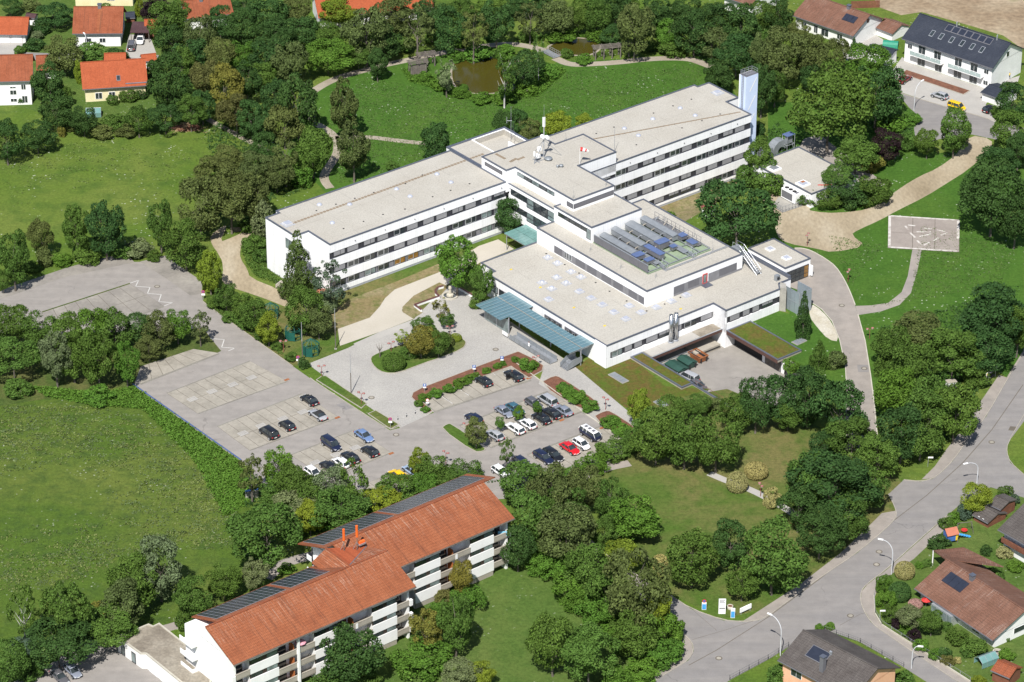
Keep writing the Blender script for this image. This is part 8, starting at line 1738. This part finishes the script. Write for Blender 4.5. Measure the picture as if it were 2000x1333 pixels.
# leafless small tree on the oval island
o = thing('bare_tree', 'small leafless pollarded tree at the left tip of the oval island', 'tree', site(742, 699)); mb = MB().tube((0, 0, 0), (0, 0, 1.7), .13, .1, n=7); MB().tube((0, 0, 0), (0, 0, .1), .2, n=8).build('root_flare', M['bark'], o)
for k in range(7): a = k*.9; mb.tube((0, 0, 1.5), (.6*math.cos(a), .6*math.sin(a), 2.5+.1*(k % 3)), .06, .03, n=5).tube((.6*math.cos(a), .6*math.sin(a), 2.5+.1*(k % 3)), (.7*math.cos(a), .7*math.sin(a), 3.2), .03, .01, n=4)
mb.build('trunk', M['bark'], o)
# ---- ground cover that nobody could count
def cover(name, polys, n, hmax, leaf, col, label, seed, per=4, flat=.6):
    rg = random.Random(seed); Ps = []; Ns = []; Sz = []; To = []
    polys = [gp(p) for p in polys]; areas = [abs(area2(p)) for p in polys]; tot = sum(areas)
    for p, ar in zip(polys, areas):
        xs = [q[0] for q in p]; ys = [q[1] for q in p]; k = int(n*ar/tot); c = 0; tr = 0
        while c < k and tr < k*8:
            tr += 1; x = rg.uniform(min(xs), max(xs)); y = rg.uniform(min(ys), max(ys))
            if not inside(x, y, p): continue
            c += 1; hh = hmax*rg.uniform(.3, 1); tn = rg.random()
            for _ in range(per):
                Ps.append((x+rg.gauss(0, .22), y+rg.gauss(0, .22), hh*rg.uniform(.15, 1))); Ns.append((rg.gauss(0, flat), rg.gauss(0, flat), 1)); Sz.append(leaf*rg.uniform(.6, 1.4)); To.append(.5*tn+.5*rg.random())
    me = leaf_mesh(name, np.array(Ps), unit(np.array(Ns)), np.array(Sz), np.array(To), seed); o = put(name, me); o.color = (*LEAFC[col], 1); tag(o, label, 'ground cover', kind='stuff'); return o
cover('ground_cover', [[(262,757),(470,905),(490,945),(486,985),(440,1010),(380,900),(280,800),(180,792),(90,775),(60,755),(200,770)]], 6000, .6, .3, 'bright', 'lush green weeds along the wall below the car park', 5)
cover('ground_cover', [[(870,190),(890,172),(935,190),(1000,184),(1040,165),(1090,130),(1105,140),(1050,190),(960,200)], [(1020,80),(1080,68),(1180,66),(1190,90),(1160,74),(1100,72)], [(880,116),(890,104),(960,98),(1000,108)], [(785,135),(880,160),(890,185),(800,160)]], 5200, .7, .26, 'bright', 'reeds and lush plants on the banks of the ponds', 6)
cover('ground_cover', [[(1040,1085),(1170,1215),(1200,1290),(1250,1240),(1220,1120),(1100,1080)], [(1230,1330),(1330,1240),(1330,1275),(1260,1340)]], 3600, .9, .3, 'bright', 'dense green shrubbery floor right of the apartment lawn', 7)
cover('ground_cover', [[(520,420),(470,485),(485,520),(500,540),(555,560),(545,540),(522,526)], [(395,592),(560,700),(570,712),(520,660),(420,598)]], 2200, .5, .24, 'mid', 'weedy strips at the west end of the hospital', 8)
cover('ground_cover', [[(1440,300),(1520,240),(1560,290),(1490,380),(1460,370)], [(1700,215),(1790,225),(1795,240),(1760,290),(1700,260)], [(330,235),(520,250),(600,370),(430,430),(400,260)], [(1720,640),(1990,560),(1930,730),(1830,900),(1720,800)], [(480,900),(560,1000),(900,945),(980,940),(600,1050),(480,1100)]], 7000, .6, .3, 'dark', 'dark undergrowth beneath the denser trees', 9)
def clumps(polys, nc, per, col, label, seed):
    rg = random.Random(seed); Ps, Ns, Sz, To = [], [], [], []; polys = [gp(p) for p in polys]; ar = [abs(area2(p)) for p in polys]
    for p, a in zip(polys, ar):
        xs = [q[0] for q in p]; ys = [q[1] for q in p]; k = int(nc*a/sum(ar)); c = 0
        while c < k:
            x = rg.uniform(min(xs), max(xs)); y = rg.uniform(min(ys), max(ys))
            if not inside(x, y, p) or math.sin(x*.09+1.3*math.sin(y*.05))+math.cos(y*.11+x*.03) < rg.uniform(-1.6, 1.4): continue
            c += 1; r = rg.uniform(.3, 1.3); tn = rg.random()
            for _ in range(int(per*r)): Ps.append((x+rg.gauss(0, r*.9), y+rg.gauss(0, r*.45), rg.uniform(.04, .2)*min(1, r))); Ns.append((rg.gauss(0, .5), rg.gauss(0, .5), 1)); Sz.append(rg.uniform(.18, .4)); To.append(.5*tn+.5*rg.random())
    me = leaf_mesh('meadow_weeds', np.array(Ps), unit(np.array(Ns)), np.array(Sz), np.array(To), seed); o = put('meadow_weeds', me); o.color = (*col, 1); tag(o, label, 'ground cover', kind='stuff')
UP = [(0,270),(120,285),(340,250),(470,262),(500,300),(380,350),(300,440),(0,470)]; LO = [(0,790),(250,800),(400,920),(470,1010),(440,1080),(300,1060),(100,1160),(0,1150)]
clumps([UP], 160, 12, (.2, .27, .08), 'scattered weed clumps in the upper left meadow', 41)
clumps([LO], 480, 14, (.15, .21, .08), 'dark weed clumps scattered through the lower left meadow', 42)
clumps([LO], 420, 16, (.22, .27, .085), 'pale grass tussocks scattered through the lower left meadow', 43)
cover('park_grass', [[(640,200),(720,150),(870,185),(1000,200),(1110,140),(1360,125),(1380,160),(900,330),(660,360)], [(1620,460),(1730,480),(1660,560)], [(1800,440),(1990,480),(1950,560),(1700,600),(1780,580)]], 9000, .14, .22, 'bright', 'short tufts in the park lawns', 12, 3, .8).color = (.13, .21, .06, 1)
